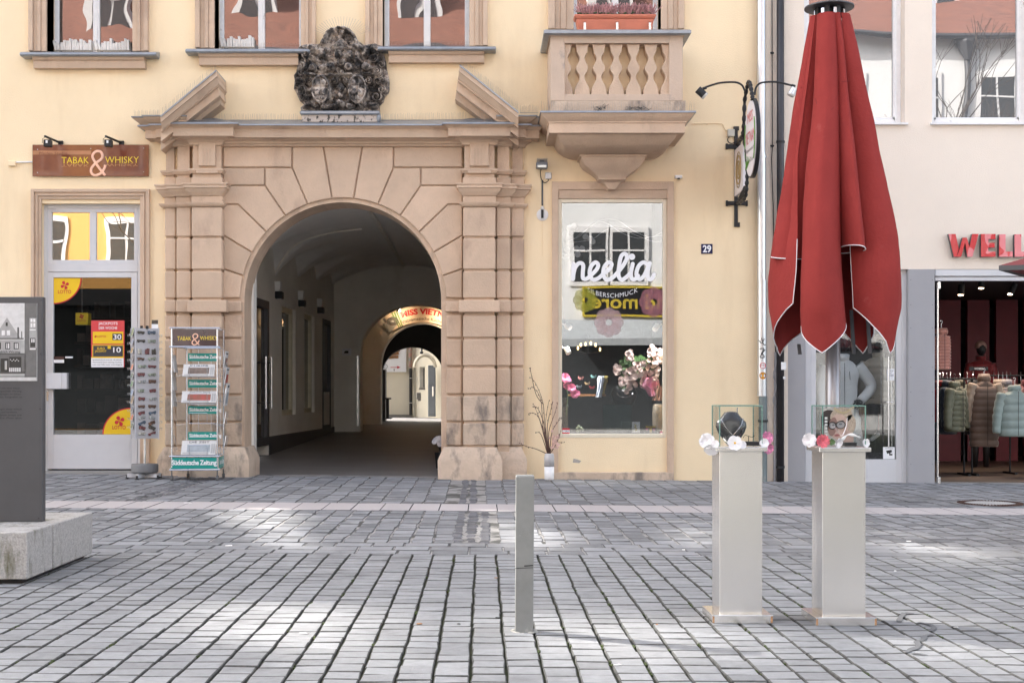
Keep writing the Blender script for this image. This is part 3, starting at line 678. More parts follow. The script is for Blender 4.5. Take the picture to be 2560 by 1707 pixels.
# ---------------------------------------------------------------- balcony
bal = thing('stone_balcony', (fx(1543), D, fz(472)), 'shallow sandstone window balcony with balusters on a bowl shaped console', 'balcony')
PB = .93; yf = D-PB
def halfbox_path(x0, x1, y=yf, yy=None): X0, X1 = fx(x0, y), fx(x1, y); return [(X0, D), (X0, y), (X1, y), (X1, D)]
Zf = lambda q: fz(q, yf)
b = MB(); pbox(b, 1377, 88, 1412, 252, yf, yf+.28, .004); pbox(b, 1673, 88, 1707, 252, yf, yf+.28, .004)
pbox(b, 1412, 88, 1673, 108, yf+.003, yf+.277); pbox(b, 1412, 236, 1673, 252, yf+.003, yf+.277)
X0, X1 = fx(1377, yf), fx(1707, yf)
for xx in (X0, X1-.2): b.box(xx, xx+.2, yf+.28, D, Zf(252), Zf(88))
b.sweep([(0, Zf(92)), (.02, Zf(92)), (.03, Zf(88)), (0, Zf(87))], halfbox_path(1377, 1707))
b.build('parapet', mat('patched_sandstone', (.545, .42, .325), .88, var=.06, scale=3, bump=.4, bscale=50, stain=((.37, .30, .26), 2.2, .62, .06)), bal)
# balusters: flat sawn profile, widths read per height
prof = [(109, 13), (113, 11.5), (120, 10.2), (128, 9.2), (136, 5.5), (144, 3.6), (152, 5.6), (160, 9.0), (168, 11.2), (176, 9.2), (184, 5.0), (191, 3.6), (199, 5.0), (207, 8.6), (213, 11.2), (219, 13.0), (226, 14.0), (236, 14.2)]
cc = [1413.5, 1456, 1498.5, 1541.5, 1585, 1628.5, 1671.5]
for k, c_ in enumerate(cc):
    q = MB(); sp = spline([(w_*1.18+3.6-1.5, y, 0) for y, w_ in prof], 3); L_ = [(c_-p.x, p.y) for p in sp]; R_ = [(c_+p.x, p.y) for p in sp]
    if k == 0: L_ = [(1411, L_[0][1]), (1411, L_[-1][1])]
    if k == 6: R_ = [(1674, R_[0][1]), (1674, R_[-1][1])]
    q.prism([pt(x, y, yf) for x, y in L_+R_[::-1]], yf+.05, yf+.22, .006); q.build('baluster', M_STONE, bal)
b = MB(); b.box(fx(1412, yf), fx(1673, yf), yf+.222, yf+.27, Zf(237), Zf(107)); b.build('infill_panel', M_WALL, bal)
b = MB(); Y9 = D-1.0
z1, z2 = fz(75, Y9), fz(87, Y9); pr = [(0, z2), (.085, z2), (.10, z2+.012), (.10, z1-.015), (.08, z1), (0, z1+.01)]
b.sweep(pr, halfbox_path(1377, 1707)); X0, X1 = fx(1377, yf), fx(1707, yf); b.add([(X0, yf, z1+.01), (X1, yf, z1+.01), (X1, D, z1+.01), (X0, D, z1+.01)], [(0, 1, 2, 3)]); b.build('lead_coping', M_LEAD, bal, smooth=50)
b = MB(); pth = halfbox_path(1378, 1714); z = Zf
b.box(fx(1378, yf), fx(1714, yf), yf+.0, D, z(281), z(252.5)); b.build('plinth_course', M_STONEB, bal)
b = MB(); yg = D-.98; z = lambda q: fz(q, yg-.05)
b.sweep([(-.9, z(283)), (.10, z(283)), (.085, z(288)), (.04, z(296)), (.0, z(302)), (.0, z(305)), (-.015, z(305)), (-.015, z(330)), (-.9, z(330))], [(fx(1370, yg), D), (fx(1370, yg), yg), (fx(1716, yg), yg), (fx(1716, yg), D)]); b.build('slab_cornice', M_STONE, bal, smooth=30)
b = MB(); b.sweep([(-.9, z(279)), (.11, z(280)), (.115, z(284)), (-.9, z(283))], [(fx(1370, yg), D), (fx(1370, yg), yg), (fx(1716, yg), yg), (fx(1716, yg), D)]); b.build('ledge_flashing', M_LEAD, bal)
# console bowls: half boxes shrinking downwards
def bowl(levels, nm):
    b = MB(); rg = []
    for (x0, x1, y, d) in levels:
        Y = D-d; X0, X1, zz = fx(x0, Y), fx(x1, Y), fz(y, Y); rg.append([(X0, D, zz), (X0, Y, zz), (X1, Y, zz), (X1, D, zz)])
    b.loft(rg[::-1]); b.build(nm, M_STONE, bal, smooth=35)
bowl([(1392, 1694, 331, .90), (1393, 1693, 336, .89), (1398, 1686, 348, .84), (1405, 1677, 359, .78), (1416, 1664, 370, .70), (1428, 1652, 378, .62), (1440, 1640, 383, .55), (1456, 1622, 386, .47)], 'console_bowl')
bowl([(1449, 1618, 386, .50), (1449, 1618, 391, .50), (1454, 1613, 392, .48), (1456, 1610, 402, .46), (1463, 1602, 413, .42), (1474, 1592, 422, .38), (1484, 1580, 430, .34), (1492, 1570, 438, .31), (1497, 1564, 446, .29)], 'console_bowl')
bowl([(1495, 1565, 446, .30), (1495, 1565, 449, .30), (1503, 1557, 452, .27), (1511, 1549, 459, .24), (1517, 1543, 466, .22), (1520, 1537, 473, .20)], 'console_drop')
for px in (1500, 1600):
    b = MB()
    for k in range(26):
        a = random.uniform(-1, 1); x = fx(px+random.uniform(-18, 18)*(1.3 if px > 1550 else .8), Y9); zz = fz(276, Y9)+random.uniform(0, .05)
        b.tube([(x, Y9+.04, zz), (x+a*.08, Y9+.03, zz+random.uniform(-.02, .06))], .003, 3)
    tag(b.build('twig_nest', M_BLACK), 'dark bits of nest twigs on the balcony ledge, '+('small clump near its middle' if px < 1550 else 'larger clump towards its right end'), 'twigs')
# flower box
yp = D-.86
box = thing('flower_box', P(1537, 75, yp), 'terracotta coloured plastic flower box standing on the balcony coping', 'flower box')
b = MB(); a = [pf(1440, 37, 1636, 74, yp), 0][0]
x0, x1, z0, z1 = a; dpt = .20
def rb(x0, x1, y0, y1, z): return [(x0, y0, z), (x1, y0, z), (x1, y1, z), (x0, y1, z)]
b.loft([rb(x0+.03, x1-.03, yp+.03, yp+dpt-.02, z0), rb(x0+.01, x1-.01, yp+.012, yp+dpt, z0+.12), rb(x0+.008, x1-.008, yp+.010, yp+dpt, z0+.15), rb(x0-.012, x1+.012, yp-.01, yp+dpt+.01, z0+.155), rb(x0-.014, x1+.014, yp-.012, yp+dpt+.01, z1-.03), rb(x0-.022, x1+.022, yp-.02, yp+dpt+.02, z1-.025), rb(x0-.022, x1+.022, yp-.02, yp+dpt+.02, z1), rb(x0, x1, yp, yp+dpt, z1), rb(x0, x1, yp, yp+dpt, z1-.03)])
b.build('box', mat('terracotta_plastic', (.56, .17, .10), .5, var=.08, scale=5), box, bevel=.006)
for px in (1462, 1543, 1625):
    q = MB(); pbox(q, px-3, 55, px+3, 78, yp-.035, yp-.025); pbox(q, px-3, 55, px+3, 57, yp-.035, yp); pbox(q, px-3, 76, px+3, 78, yp-.035, yp+.02); q.build('bracket', M_STEEL, box)
hea = thing('heather', P(1537, 37, yp+.1), 'dusky pink heather with low green leaves growing in the flower box', 'heather')
b = MB(); gl = MB(); random.seed(5)
for c_ in (1462, 1486, 1512, 1527, 1565, 1583, 1604, 1622):
    for k in range(90):
        a = random.gauss(0, .5); bb = random.gauss(0, .4); h = random.uniform(.10, .20); x = fx(c_+random.uniform(-12, 12), yp); y = yp+.1+random.uniform(-.07, .05); z0_ = fz(37, yp)-.02
        p = Vector((x, y, z0_)); q = p+Vector((a*.12, bb*.10, h)); (b if random.random() < .8 else b).tube([p, p.lerp(q, .5)+Vector((0, 0, .01)), q], [.002, .0055, .003], 4)
for k in range(160):
    x = fx(random.uniform(1445, 1632), yp); y = yp+random.uniform(.0, .12); zz = fz(36, yp)+random.uniform(-.01, .03); gl.ball((x, y, zz), random.uniform(.01, .02), 5, 3, (1, 1, .5))
b.build('flower_spikes', mat('heather_pink', (.42, .22, .22), .9, var=.35, scale=14, island=.3), hea); gl.build('leaves', mat('dark_leaf', (.03, .09, .03), .7, var=.3, scale=30, island=.3), hea)
# ---------------------------------------------------------------- tobacco shop door
random.seed(11)
door = thing('shop_entrance', (fx(230), D, 0), 'light grey glazed tobacco shop door with a two pane fanlight in a stone surround', 'shop door')
b = MB()
for k, (o, i_, p) in enumerate(((0, 8, .06), (8, 13, .035), (13, 17, .05), (17, 25, .03))):
    X0, X1, z1 = fx(80+o), fx(376-o), fz(474+o); w_ = (i_-o)*D/F
    b.box(X0, X0+w_, D-p, D+.004, -.2, z1, .004); b.box(X1-w_, X1, D-p, D+.004, -.2, z1, .004); b.box(X0+w_, X1-w_, D-p, D+.004, z1-w_, z1, .004)
b.build('stone_surround', M_STONE, door)
b = MB(); yd = D+.10
def dbox(a, c, e, f_, y0=yd, y1=yd+.08, bev=.004): pbox(b, a, c, e, f_, y0, y1, bev)
dbox(106, 509, 119, 1178); dbox(344, 509, 357, 1178); dbox(119, 509, 344, 521); dbox(119, 659, 344, 680)
dbox(119, 521, 129, 659, yd+.012); dbox(335, 521, 344, 659, yd+.012); dbox(129, 521, 335, 531, yd+.012); dbox(129, 650, 335, 659, yd+.012); dbox(224, 531, 240, 650, yd+.012)
pbox(b, 128, 665.5, 135, 667, yd-.002, yd); pbox(b, 324, 665.5, 331, 667, yd-.002, yd)
b.build('frame', M_DOORW, door)
b = MB()
dbox(119, 681, 133, 1172, yd+.006, yd+.07); dbox(328, 681, 343, 1172, yd+.006, yd+.07); dbox(133, 681, 328, 694, yd+.006, yd+.07); dbox(133, 1086, 328, 1172, yd+.006, yd+.07)
for q in ((127, 1105, 323, 1106), (127, 1145, 323, 1146), (127, 1106, 128, 1145), (322, 1106, 323, 1145)): pbox(b, *q, yd+.003, yd+.006)
dl = b.build('door_leaf', M_DOORW, door)
b = MB(); pbox(b, 133, 694, 328, 1086, yd+.035, yd+.04); b.build('pane', glass('shop_glass', .10, (.82, .84, .86)), dl)
b = MB(); pbox(b, 129, 531, 224, 650, yd+.045, yd+.05); pbox(b, 240, 531, 335, 650, yd+.045, yd+.05); b.build('fanlight_pane', glass('fanlight_glass', .62, bump=.0015, bscale=1.6, body=(.30, .20, .10)), door)
b = MB(); pbox(b, 114, 932, 154, 972, yd-.07, yd-.05, .004); pbox(b, 154, 932, 167, 972, yd-.06, yd+.03, .004); b.build('push_plate', M_DOORW, door)
b = MB(); pbox(b, 116, 978, 121, 1002, yd-.006, yd, .001); b.build('name_plate', M_STEEL, door)
b = MB(); b.box(fx(108), fx(355), D-.04, D+.6, -.25, fz(1176)-.005); b.build('threshold', mat('door_step', (.3, .29, .28), .8, bump=.3), door)
b = MB(); X0, X1 = -7.3, -4.15
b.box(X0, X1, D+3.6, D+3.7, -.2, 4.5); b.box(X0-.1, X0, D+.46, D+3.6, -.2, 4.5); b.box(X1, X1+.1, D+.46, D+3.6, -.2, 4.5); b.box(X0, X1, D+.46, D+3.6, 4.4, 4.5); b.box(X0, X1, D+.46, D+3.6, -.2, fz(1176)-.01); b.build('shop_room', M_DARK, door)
# goods on shelves in the dim shop
sh = thing('shop_shelf', (fx(230, D+2.6), D+2.6, 0), 'dark magazine shelves dimly seen through the tobacco shop door', 'shelf')
b = MB(); gd = MB()
for k in range(6):
    zz = .5+.38*k; b.box(-6.6, -4.4, D+2.5, D+2.9, zz, zz+.03)
    x = -6.55
    while x < -4.5:
        w_ = random.uniform(.08, .22); gd.box(x, x+w_*.9, D+2.48, D+2.6, zz+.031, zz+random.uniform(.15, .3)); x += w_
b.build('shelf_board', mat('dark_wood', (.05, .03, .02), .6, var=.2), sh)
mm = mat('dim_covers', (.10, .06, .05), .5, var=.6, scale=3, island=.8); gd.build('magazines', mm, sh)
def decal_clover(b, cx, cy, s, y):
    for a in (25, 115, 205, 295):
        t = R(a); pts = []
        for k in range(10):
            q = 2*math.pi*k/10; u = s*(.55+.45*math.cos(q)); v = s*.34*math.sin(q)*(1+.5*math.cos(q)); pts.append((cx+u*math.cos(t)-v*math.sin(t), cy-(u*math.sin(t)+v*math.cos(t))))
        b.prism([pt(x, z, y) for x, z in pts], y, y+.0008)
    pbox(b, cx-.6, cy, cx+.9, cy+s*1.0, y, y+.0008)
def sector(px, py, r, a0, a1, y, yb_, n=24): return [pt(px+r*math.cos(R(a0+(a1-a0)*k/n)), py-r*.93*math.sin(R(a0+(a1-a0)*k/n)), y) for k in range(n+1)]+[pt(px, py, y)]
def lotto(name, label, px, py, r, a0, a1, tx0, ty0, tx1, ty1, ccx, ccy, cs):
    t = thing(name, P(px, py, yd+.03), label, 'sticker', 'round lottery stickers on the shop door')
    q = MB(); q.prism(sector(px, py, r, a0, a1, yd+.031, 0), yd+.031, yd+.0335); q.build('red_rim', M_RED, t)
    q = MB(); q.prism(sector(px, py, r-3.2, a0, a1, yd+.029, 0), yd+.029, yd+.0305); q.build('yellow_field', M_YEL, t)
    q = MB(); x0, x1, z0, z1 = pf(tx0, ty0, tx1, ty1, yd+.028); text(q, "LOTTO", x0, x1, z0, z1, yd+.028, thick=.02); decal_clover(q, ccx, ccy, cs, yd+.0275); q.build('lettering', M_RED, t)
lotto('lottery_sticker', 'yellow quarter round LOTTO sticker in the top left corner of the shop door glass', 134, 695, 70, -90, 0, 145, 725, 178, 734, 162, 713, 11)
lotto('lottery_sticker', 'yellow round LOTTO sticker at the bottom right of the shop door glass', 327, 1085, 71, 90, 180, 281, 1063, 314, 1073, 299, 1052, 13)
ps = thing('jackpot_poster', P(270, 918, yd+.05), 'red and yellow lottery jackpot poster hanging behind the shop door glass', 'poster')
yP = yd+.025
b = MB(); pbox(b, 228, 801, 311, 918, yP, yP+.003); b.build('sheet', mat('poster_red', (.62, .05, .06), .4, var=.02), ps)
b = MB(); pbox(b, 228, 895, 309, 918, yP-.002, yP); b.build('white_field', M_TEXTW, ps)
b = MB(); pbox(b, 232, 829, 308, 859, yP-.003, yP); pbox(b, 228, 892, 309, 895, yP-.003, yP); pbox(b, 231, 862, 309, 893, yP-.0015, yP); b.build('yellow_field', M_YEL, ps)
b = MB(); pbox(b, 281, 834, 305, 850, yP-.005, yP-.003); pbox(b, 281, 866, 305, 883, yP-.007, yP-.005); pbox(b, 233, 864, 307, 891, yP-.004, yP-.002); b.build('dark_field', mat('poster_dark', (.03, .035, .05), .4, var=.1), ps)
b = MB(); f4 = lambda s_, a, c, e, g_, y: text(b, s_, *pf(a, c, e, g_, y), y, thick=.01)
f4("JACKPOTS", 246, 805, 294, 814, yP-.004); f4("DER WOCHE", 247, 816.5, 293, 823, yP-.004); f4("30", 283.5, 836, 303, 848.5, yP-.0075); f4("10", 283, 868, 302, 881, yP-.0085); b.build('white_lettering', M_TEXTW, ps)
b = MB(); f4("LOTTO", 244, 838.5, 265, 844, yP-.005); decal_clover(b, 239, 841, 3.2, yP-.005); b.build('red_lettering', M_RED, ps)
b = MB(); f4("EURO", 243, 868, 262, 874, yP-.006); f4("JACKPOT", 237, 875, 266, 882, yP-.006); pbox(b, 269, 864.5, 277, 872, yP-.0055, yP-.004, .003); b.build('gold_lettering', M_YEL, ps)
b = MB(); f4("Spielteilnahme erst ab 18 Jahren.", 231, 898, 305, 901.5, yP-.004); f4("Glücksspiel kann süchtig machen.", 231, 904, 305, 907.5, yP-.004); f4("Infos und Hilfe unter www.bzga.de", 231, 910, 306, 913.5, yP-.004); b.build('small_print', M_BLACK, ps)
lc = thing('lottery_cube', P(208, 812, yd+.15), 'small yellow LOTTO cube hanging inside the shop door', 'sign')
b = MB(); pbox(b, 189, 782, 220, 812, yd+.14, yd+.30); b.build('cube', M_YEL, lc); b = MB(); f4("LOTTO", 194, 799.5, 214, 804, yd+.138); decal_clover(b, 204, 791, 6, yd+.137); b.build('lettering', M_RED, lc)
b = MB(); b.tube([P(205, 782, yd+.22), P(205, 740, yd+.22), P(205, 650, yd+.22)], .003, 4); b.build('cord', M_STEEL, lc)
t = thing('opening_hours_card', P(146, 907, yd), 'small dark and white card on the glass left of the jackpot poster', 'card')
b = MB(); pbox(b, 133, 899, 160, 907, yd+.029, yd+.031); b.build('white_half', M_TEXTW, t); b = MB(); pbox(b, 133, 891, 160, 898.5, yd+.029, yd+.031); b.build('brown_half', mat('dark_brown_print', (.05, .015, .012), .4), t)
b = MB(); pbox(b, 163, 891, 182, 895, yd+.029, yd+.031); tag(b.build('white_sticker', M_TEXTW), 'thin white label strip right of the opening hours card', 'sticker')
# ---------------------------------------------------------------- tobacco sign, lamps
M_SIGN = mat('brown_gloss_board', (.23, .075, .04), .12, col2=(.09, .022, .025), scale=1.1, coat=.6)
def amp(b, x, y, s, Y, r=.0125, fl=.25):
    # ampersand stroked as a flat band; (x,y) centre px, s = half height px
    pts = [(.52, 1.0), (.05, .42), (-.42, -.28), (-.50, -.62), (-.25, -.92), (.12, -.92), (.30, -.62), (.18, -.30), (-.25, .02), (-.58, .40), (-.60, .78), (-.30, 1.0), (.15, .82), (.45, .42), (.52, .15)]
    b.tube([(*[(fx(x+q.x*s, Y)), Y][:2], fz(y+q.y*s, Y)) for q in spline([(p[0], p[1], 0) for p in pts], 5)], r, 8, flat=fl)
sg = thing('tobacco_shop_sign', P(227, 441, D-.03), 'glossy brown TABAK & WHISKY board sign above the shop door', 'sign')
b = MB(); pbox(b, 81, 362, 372, 441, D-.045, D-.03, .003); b.build('board', M_SIGN, sg)
b = MB(); pbox(b, 82, 377, 228, 387, D-.047, D-.0452); b.build('pale_band', mat('sign_band', (.42, .20, .11), .2, var=.1), sg)
b = MB(); text(b, "TABAK", *pf(154, 393, 222, 409, D-.05), D-.05, thick=-.005); text(b, "WHISKY", *pf(263, 392, 347, 408, D-.05), D-.05, thick=-.005); b.build('yellow_lettering', mat('golden_letter', (.85, .62, .04), .35, var=.05), sg)
b = MB(); text(b, "Pfeifen Studio", *pf(98, 380, 168, 387, D-.05), D-.05, spacing=1.15); b.build('small_lettering', mat('brown_letter', (.17, .05, .03), .4), sg)
b = MB(); amp(b, 247, 408, 31, D-.052, .018, .2); b.build('ampersand', mat('salmon_letter', (.85, .50, .36), .35, var=.1), sg)
b = MB(); text(b, "TABAK", *[(v) for v in (lambda q: (q[0], q[1], q[3], q[2]))(pf(154, 410.5, 222, 417, D-.0495))], D-.0495); text(b, "WHISKY", *[(v) for v in (lambda q: (q[0], q[1], q[3], q[2]))(pf(263, 409.5, 345, 416, D-.0495))], D-.0495); b.build('mirrored_lettering', mat('faded_letter', (.45, .22, .09), .35), sg)
b = MB()
for x, y in ((94, 374), (227, 372), (359, 371), (94, 432), (359, 430)): b.ball(P(x, y, D-.046), .007, 6, 4, (1, .6, 1))
b.build('screw', M_STEEL, sg)
def signlamp(px, lbl):
    t = thing('sign_lamp', P(px+40, 356, D), lbl, 'lamp', 'lamps over the tobacco shop sign')
    b = MB(); b.tube([P(px+2, 341, D-.42), P(px+40, 357, D-.02)], .016, 6); pbox(b, px+35, 352, px+47, 363, D-.03, D, .003); b.build('arm', M_BLACK, t)
    b = MB(); pbox(b, px-2, 349, px+16, 366, D-.50, D-.40, .006); b.build('head', M_BLACK, t)
    b = MB(); pbox(b, px+4, 351, px+9, 358, D-.503, D-.501); b.build('label', M_WHITE, t)
    b = MB(); b.tube([P(px-4, 358, D-.45), P(px-4, 348, D-.45), P(px+3, 343, D-.45), P(px+17, 348, D-.45), P(px+17, 358, D-.45)], .004, 4); b.build('yoke', M_BLACK, t)
signlamp(110, 'black sign lamp on an arm over the left part of the brown sign'); signlamp(262, 'black sign lamp on an arm over the right part of the brown sign')
t = thing('junction_box', P(29, 414, D), 'cream junction box with a white conduit left of the brown sign', 'junction box')
b = MB(); pbox(b, 20, 402, 38, 415, D-.05, D, .006); b.build('box', M_WALL, t); b = MB(); b.tube([P(38, 406, D-.02), P(81, 405, D-.02)], .012, 8); b.build('conduit', M_WHITE, t)
# ---------------------------------------------------------------- jewellery shop window
sw = thing('jewellery_shop_window', (fx(1531), D, 0), 'tall cream framed jewellery shop window in a stone surround with lettering on the glass', 'shop window')
for nm, q in (('jamb', (1380, 454, 1396, 1203)), ('jamb', (1668, 454, 1685, 1206)), ('lintel', (1396, 454, 1668, 474))):
    b = MB(); pbox(b, *q, D-.05, D+.004, .004)
    if nm == 'lintel': pbox(b, 1396, 474, 1668, 497, D-.03, D+.004, .004)
    b.build(nm, M_STONE, sw)
b = MB(); pbox(b, 1380, 1180, 1685, 1210, D-.055, D-.002, .01); b.build('plinth', M_STONEB, sw)
M_CRF = mat('cream_frame', (.74, .66, .52), .45, var=.03)
b = MB()
for q in ((1395, 497, 1405, 1094), (1657, 497, 1667, 1094), (1405, 497, 1657, 507), (1405, 1084, 1657, 1094)): pbox(b, *q, D-.005, D+.05, .006)
b.build('frame', M_CRF, sw)
b = MB(); pbox(b, 1405, 507, 1657, 1084, D+.02, D+.028); b.build('pane', glass('shop_front_glass', .24, (.8, .82, .83), bump=.0006, bscale=1.2), sw)
b = MB(); X0, X1, z0, z1 = pf(1380, 480, 1690, 1090)
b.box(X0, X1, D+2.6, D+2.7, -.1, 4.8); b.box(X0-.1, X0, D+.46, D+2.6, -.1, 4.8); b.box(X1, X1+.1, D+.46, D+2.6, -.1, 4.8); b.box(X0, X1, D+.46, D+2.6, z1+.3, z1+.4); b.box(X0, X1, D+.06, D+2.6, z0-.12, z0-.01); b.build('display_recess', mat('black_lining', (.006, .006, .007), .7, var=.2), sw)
yg = D+.016
def wletter(): 
    b = MB(); S_ = lambda pts: [P(1280+x*.3061, 440+y*.3061, yg) for x, y in pts]
    def st(pts, w_): ribbon(b, [(p.x, yg, p.z) for p in spline(S_(pts), 6)], w_*.306*.5*D/F, yg-st.o); st.o += .0005
    st.o = 0
    st([(503, 720), (500, 790), (497, 840)], 36); st([(500, 815), (515, 750), (548, 712), (580, 725), (578, 790), (580, 835), (608, 840), (640, 815)], 32)
    st([(640, 815), (690, 765), (704, 725), (680, 706), (645, 740), (634, 800), (660, 846), (705, 835), (745, 800)], 32)
    st([(745, 800), (795, 760), (814, 722), (790, 706), (755, 740), (745, 800), (770, 846), (815, 835), (852, 800)], 32)
    st([(852, 800), (905, 735), (938, 670), (925, 636), (892, 655), (874, 740), (870, 815), (895, 848), (935, 825), (970, 790)], 32)
    st([(986, 718), (972, 790), (978, 838), (1005, 842), (1030, 815)], 32); st([(1108, 722), (1070, 706), (1032, 740), (1016, 800), (1036, 842), (1070, 825), (1100, 770), (1122, 712)], 32); st([(1124, 712), (1108, 780), (1112, 835), (1140, 840), (1160, 805)], 34)
    q = P(1280+980*.3061, 440+660*.3061, yg); ribbon(b, [q], .045, yg, n=24); b.build('script_lettering', M_TEXTW, sw)
wletter()
b = MB(); x0, x1, z0, z1 = pf(1469, 722, 1594, 733, yg); xm = (x0+x1)/2
text(b, "SILBERSCHMUCK", x0, x1, z0, z1, yg-.001, thick=-.01, spacing=1.1, warp=lambda X, Z: (X, Z-.085*(1-((X-xm)/(x1-xm))**2)+.02)); b.build('small_lettering', M_TEXTW, sw)
def petals(cx, cy, r, mt_, n=8, nm='flower_decal'):
    b = MB()
    for k in range(n):
        a = 2*math.pi*k/n; ux, uy = cx+r*.62*math.cos(a), cy+r*.62*math.sin(a); pts = [pt(ux+r*.42*math.cos(2*math.pi*i/16), uy+r*.42*math.sin(2*math.pi*i/16), yg) for i in range(16)]
        b.prism(pts, yg-.0006*k-.001, yg-.0006*k-.0004)
    b.build(nm, mt_, sw)
petals(1635, 755, 37, mat('pink_film', (.55, .22, .26), .6, alpha=.22, var=0)); petals(1522, 806, 36, mat('pale_pink_film', (.72, .50, .50), .6, alpha=.22, var=0)); petals(1463, 750, 30, mat('olive_film', (.50, .48, .03), .6, alpha=.22, var=0))
b = MB()
for pts in ([(1420, 604), (1450, 590), (1480, 562), (1510, 549), (1545, 552), (1580, 575), (1620, 592), (1656, 588)], [(1430, 600), (1465, 575), (1495, 556), (1520, 560), (1550, 580), (1590, 595), (1630, 592), (1656, 580)], [(1435, 606), (1480, 598), (1515, 575), (1550, 572), (1590, 588), (1630, 603), (1656, 603)]): b.tube(spline([P(x, y, D+.25) for x, y in pts], 6), .0035, 5)
tag(b.build('hanging_wire', M_TEXTW), 'thin white wires waving across the top of the jewellery window', 'wire')
M_DISC = mat('pale_disc', (.75, .70, .66), .5, var=.03)
for x, y in ((1435, 565), (1424, 570), (1429, 580), (1464, 592), (1476, 597), (1481, 604), (1455, 622), (1441, 622), (1444, 636), (1415, 645), (1418, 625)):
    b = MB(); b.ball(P(x, y, D+.2), .045, 14, 6, (1, .15, 1)); o = tag(b.build('hanging_disc', M_DISC), 'round pale disc hanging in the upper left of the jewellery window', 'pendant', 'round pale discs hanging in the jewellery window')
def spot(x, y, a, lbl):
    t = thing('window_spotlight', P(x, y, D+.35), lbl, 'spotlight', 'white spotlights in the jewellery window')
    b = MB(); b.tube([P(x, y, D+.35), P(x+14*math.cos(R(a)), y-14*math.sin(R(a)), D+.3)], .042, 14); b.build('housing', M_WHITE, t)
    l_ = bpy.data.lights.new("added_display_light", 'SPOT'); l_.energy = 26; l_.color = (1, .95, .88); l_.spot_size = R(130); l_.spot_blend = .6; l_.shadow_soft_size = .04  # light added to brighten the display; the fixtures are not visibly lit
    o = bpy.data.objects.new("spot_light", l_); COL.objects.link(o); o.parent = t; e = Vector((math.cos(R(a)), -.25, math.sin(R(a)))); o.location = e*.12+Vector((0, -.05, 0)); o.rotation_euler = (Vector((.25*(1 if x < 1531 else -1), .3, -1))).to_track_quat('-Z', 'Y').to_euler()
    b = MB(); s_ = -1 if x < 1531 else 1; b.tube([P(x+2*s_, y+2, D+.36), P(x+18*s_, y-6, D+.36)], .012, 6); b.build('arm', M_WHITE, t)
spot(1415, 811, -40, 'white spotlight at the upper left edge of the jewellery window'); spot(1416, 870, -65, 'white spotlight at the lower left edge of the jewellery window'); spot(1644, 813, 235, 'white spotlight at the right edge of the jewellery window')
# display goods
M_WP = mat('white_petals', (.78, .76, .78), .8, var=.05, island=.08); M_PK = mat('pink_petals', (.68, .22, .38), .8, var=.2, scale=30, island=.2); M_BL = mat('blossom_petals', (.66, .52, .50), .85, var=.1, island=.25); M_LF = mat('green_leaf', (.05, .11, .03), .6, var=.3, island=.3)
def flower(b, c, r, n=5, layers_=1, tilt=(0, -1, .15), cup=.3, seed=0):
    rnd = random.Random(seed); zax = Vector(tilt).normalized(); xa = zax.cross(Vector((.1, .2, 1))).normalized(); ya = zax.cross(xa); c = Vector(c)
    for L in range(layers_):
        rr = r*(1-.22*L)
        for k in range(n):
            a = 2*math.pi*(k+.5*L)/n+rnd.uniform(-.15, .15); d = xa*math.cos(a)+ya*math.sin(a); e = xa*-math.sin(a)+ya*math.cos(a); w_ = rr*math.sin(math.pi/n)*1.05*rnd.uniform(.85, 1.1); lift = cup+.25*L
            rows = []
            for u, ww, h in ((.05, .2, 0), (.35, .8, lift*.25), (.7, 1, lift*.55), (.92, .7, lift*.75+rnd.uniform(-.1, .1)), (1, .2, lift*.8)):
                rows.append([c+d*rr*u-e*w_*ww+zax*rr*(h+.06), c+d*rr*u+zax*rr*h, c+d*rr*u+e*w_*ww+zax*rr*(h+.06)])
            o = [p for r_ in rows for p in r_]; b.add(o, [(3*i+j, 3*i+j+1, 3*i+j+4, 3*i+j+3) for i in range(4) for j in range(2)])
brn = thing('blossom_branch', P(1600, 990, D+.45), 'artificial cherry blossom branches with pale pink and white flowers in the jewellery window', 'blossom branch')
b = MB(); fl = MB(); lf = MB(); Yb = D+.45; rnd = random.Random(4)
for pts in ([(1620, 1000), (1600, 960), (1575, 945), (1540, 925)], [(1610, 985), (1585, 940), (1580, 905), (1570, 885)], [(1625, 985), (1620, 935), (1635, 900), (1622, 875)], [(1620, 990), (1645, 930), (1655, 890)], [(1615, 980), (1580, 965), (1550, 950)]): b.tube(spline([P(x, y, Yb) for x, y in pts], 4), .006, 5)
for k in range(190):
    x, y = rnd.choice([(1545, 925), (1542, 918), (1572, 885), (1576, 892), (1624, 872), (1630, 880), (1650, 885), (1655, 895), (1575, 930), (1590, 925), (1600, 915), (1605, 935), (1570, 950), (1555, 955), (1580, 960), (1620, 910), (1640, 905), (1625, 935), (1645, 930), (1635, 950), (1585, 945), (1610, 955), (1575, 965)]); x += rnd.gauss(0, 5); y += rnd.gauss(0, 5)
    x = min(x, 1653); flower(fl, P(x, y, Yb-rnd.uniform(0, .12)), .034, 5, 1, (rnd.uniform(-.5, .5), -1, rnd.uniform(-.3, .5)), seed=k)
for k in range(60):
    x = rnd.uniform(1550, 1650); y = rnd.uniform(890, 970); flower(lf, P(x, y, Yb+.03), .045, 3, 1, (rnd.uniform(-.5, .5), -1, .2), seed=k)
b.build('twig', M_BLACK, brn); fl.build('blossom', M_BL, brn); lf.build('leaves', M_LF, brn)
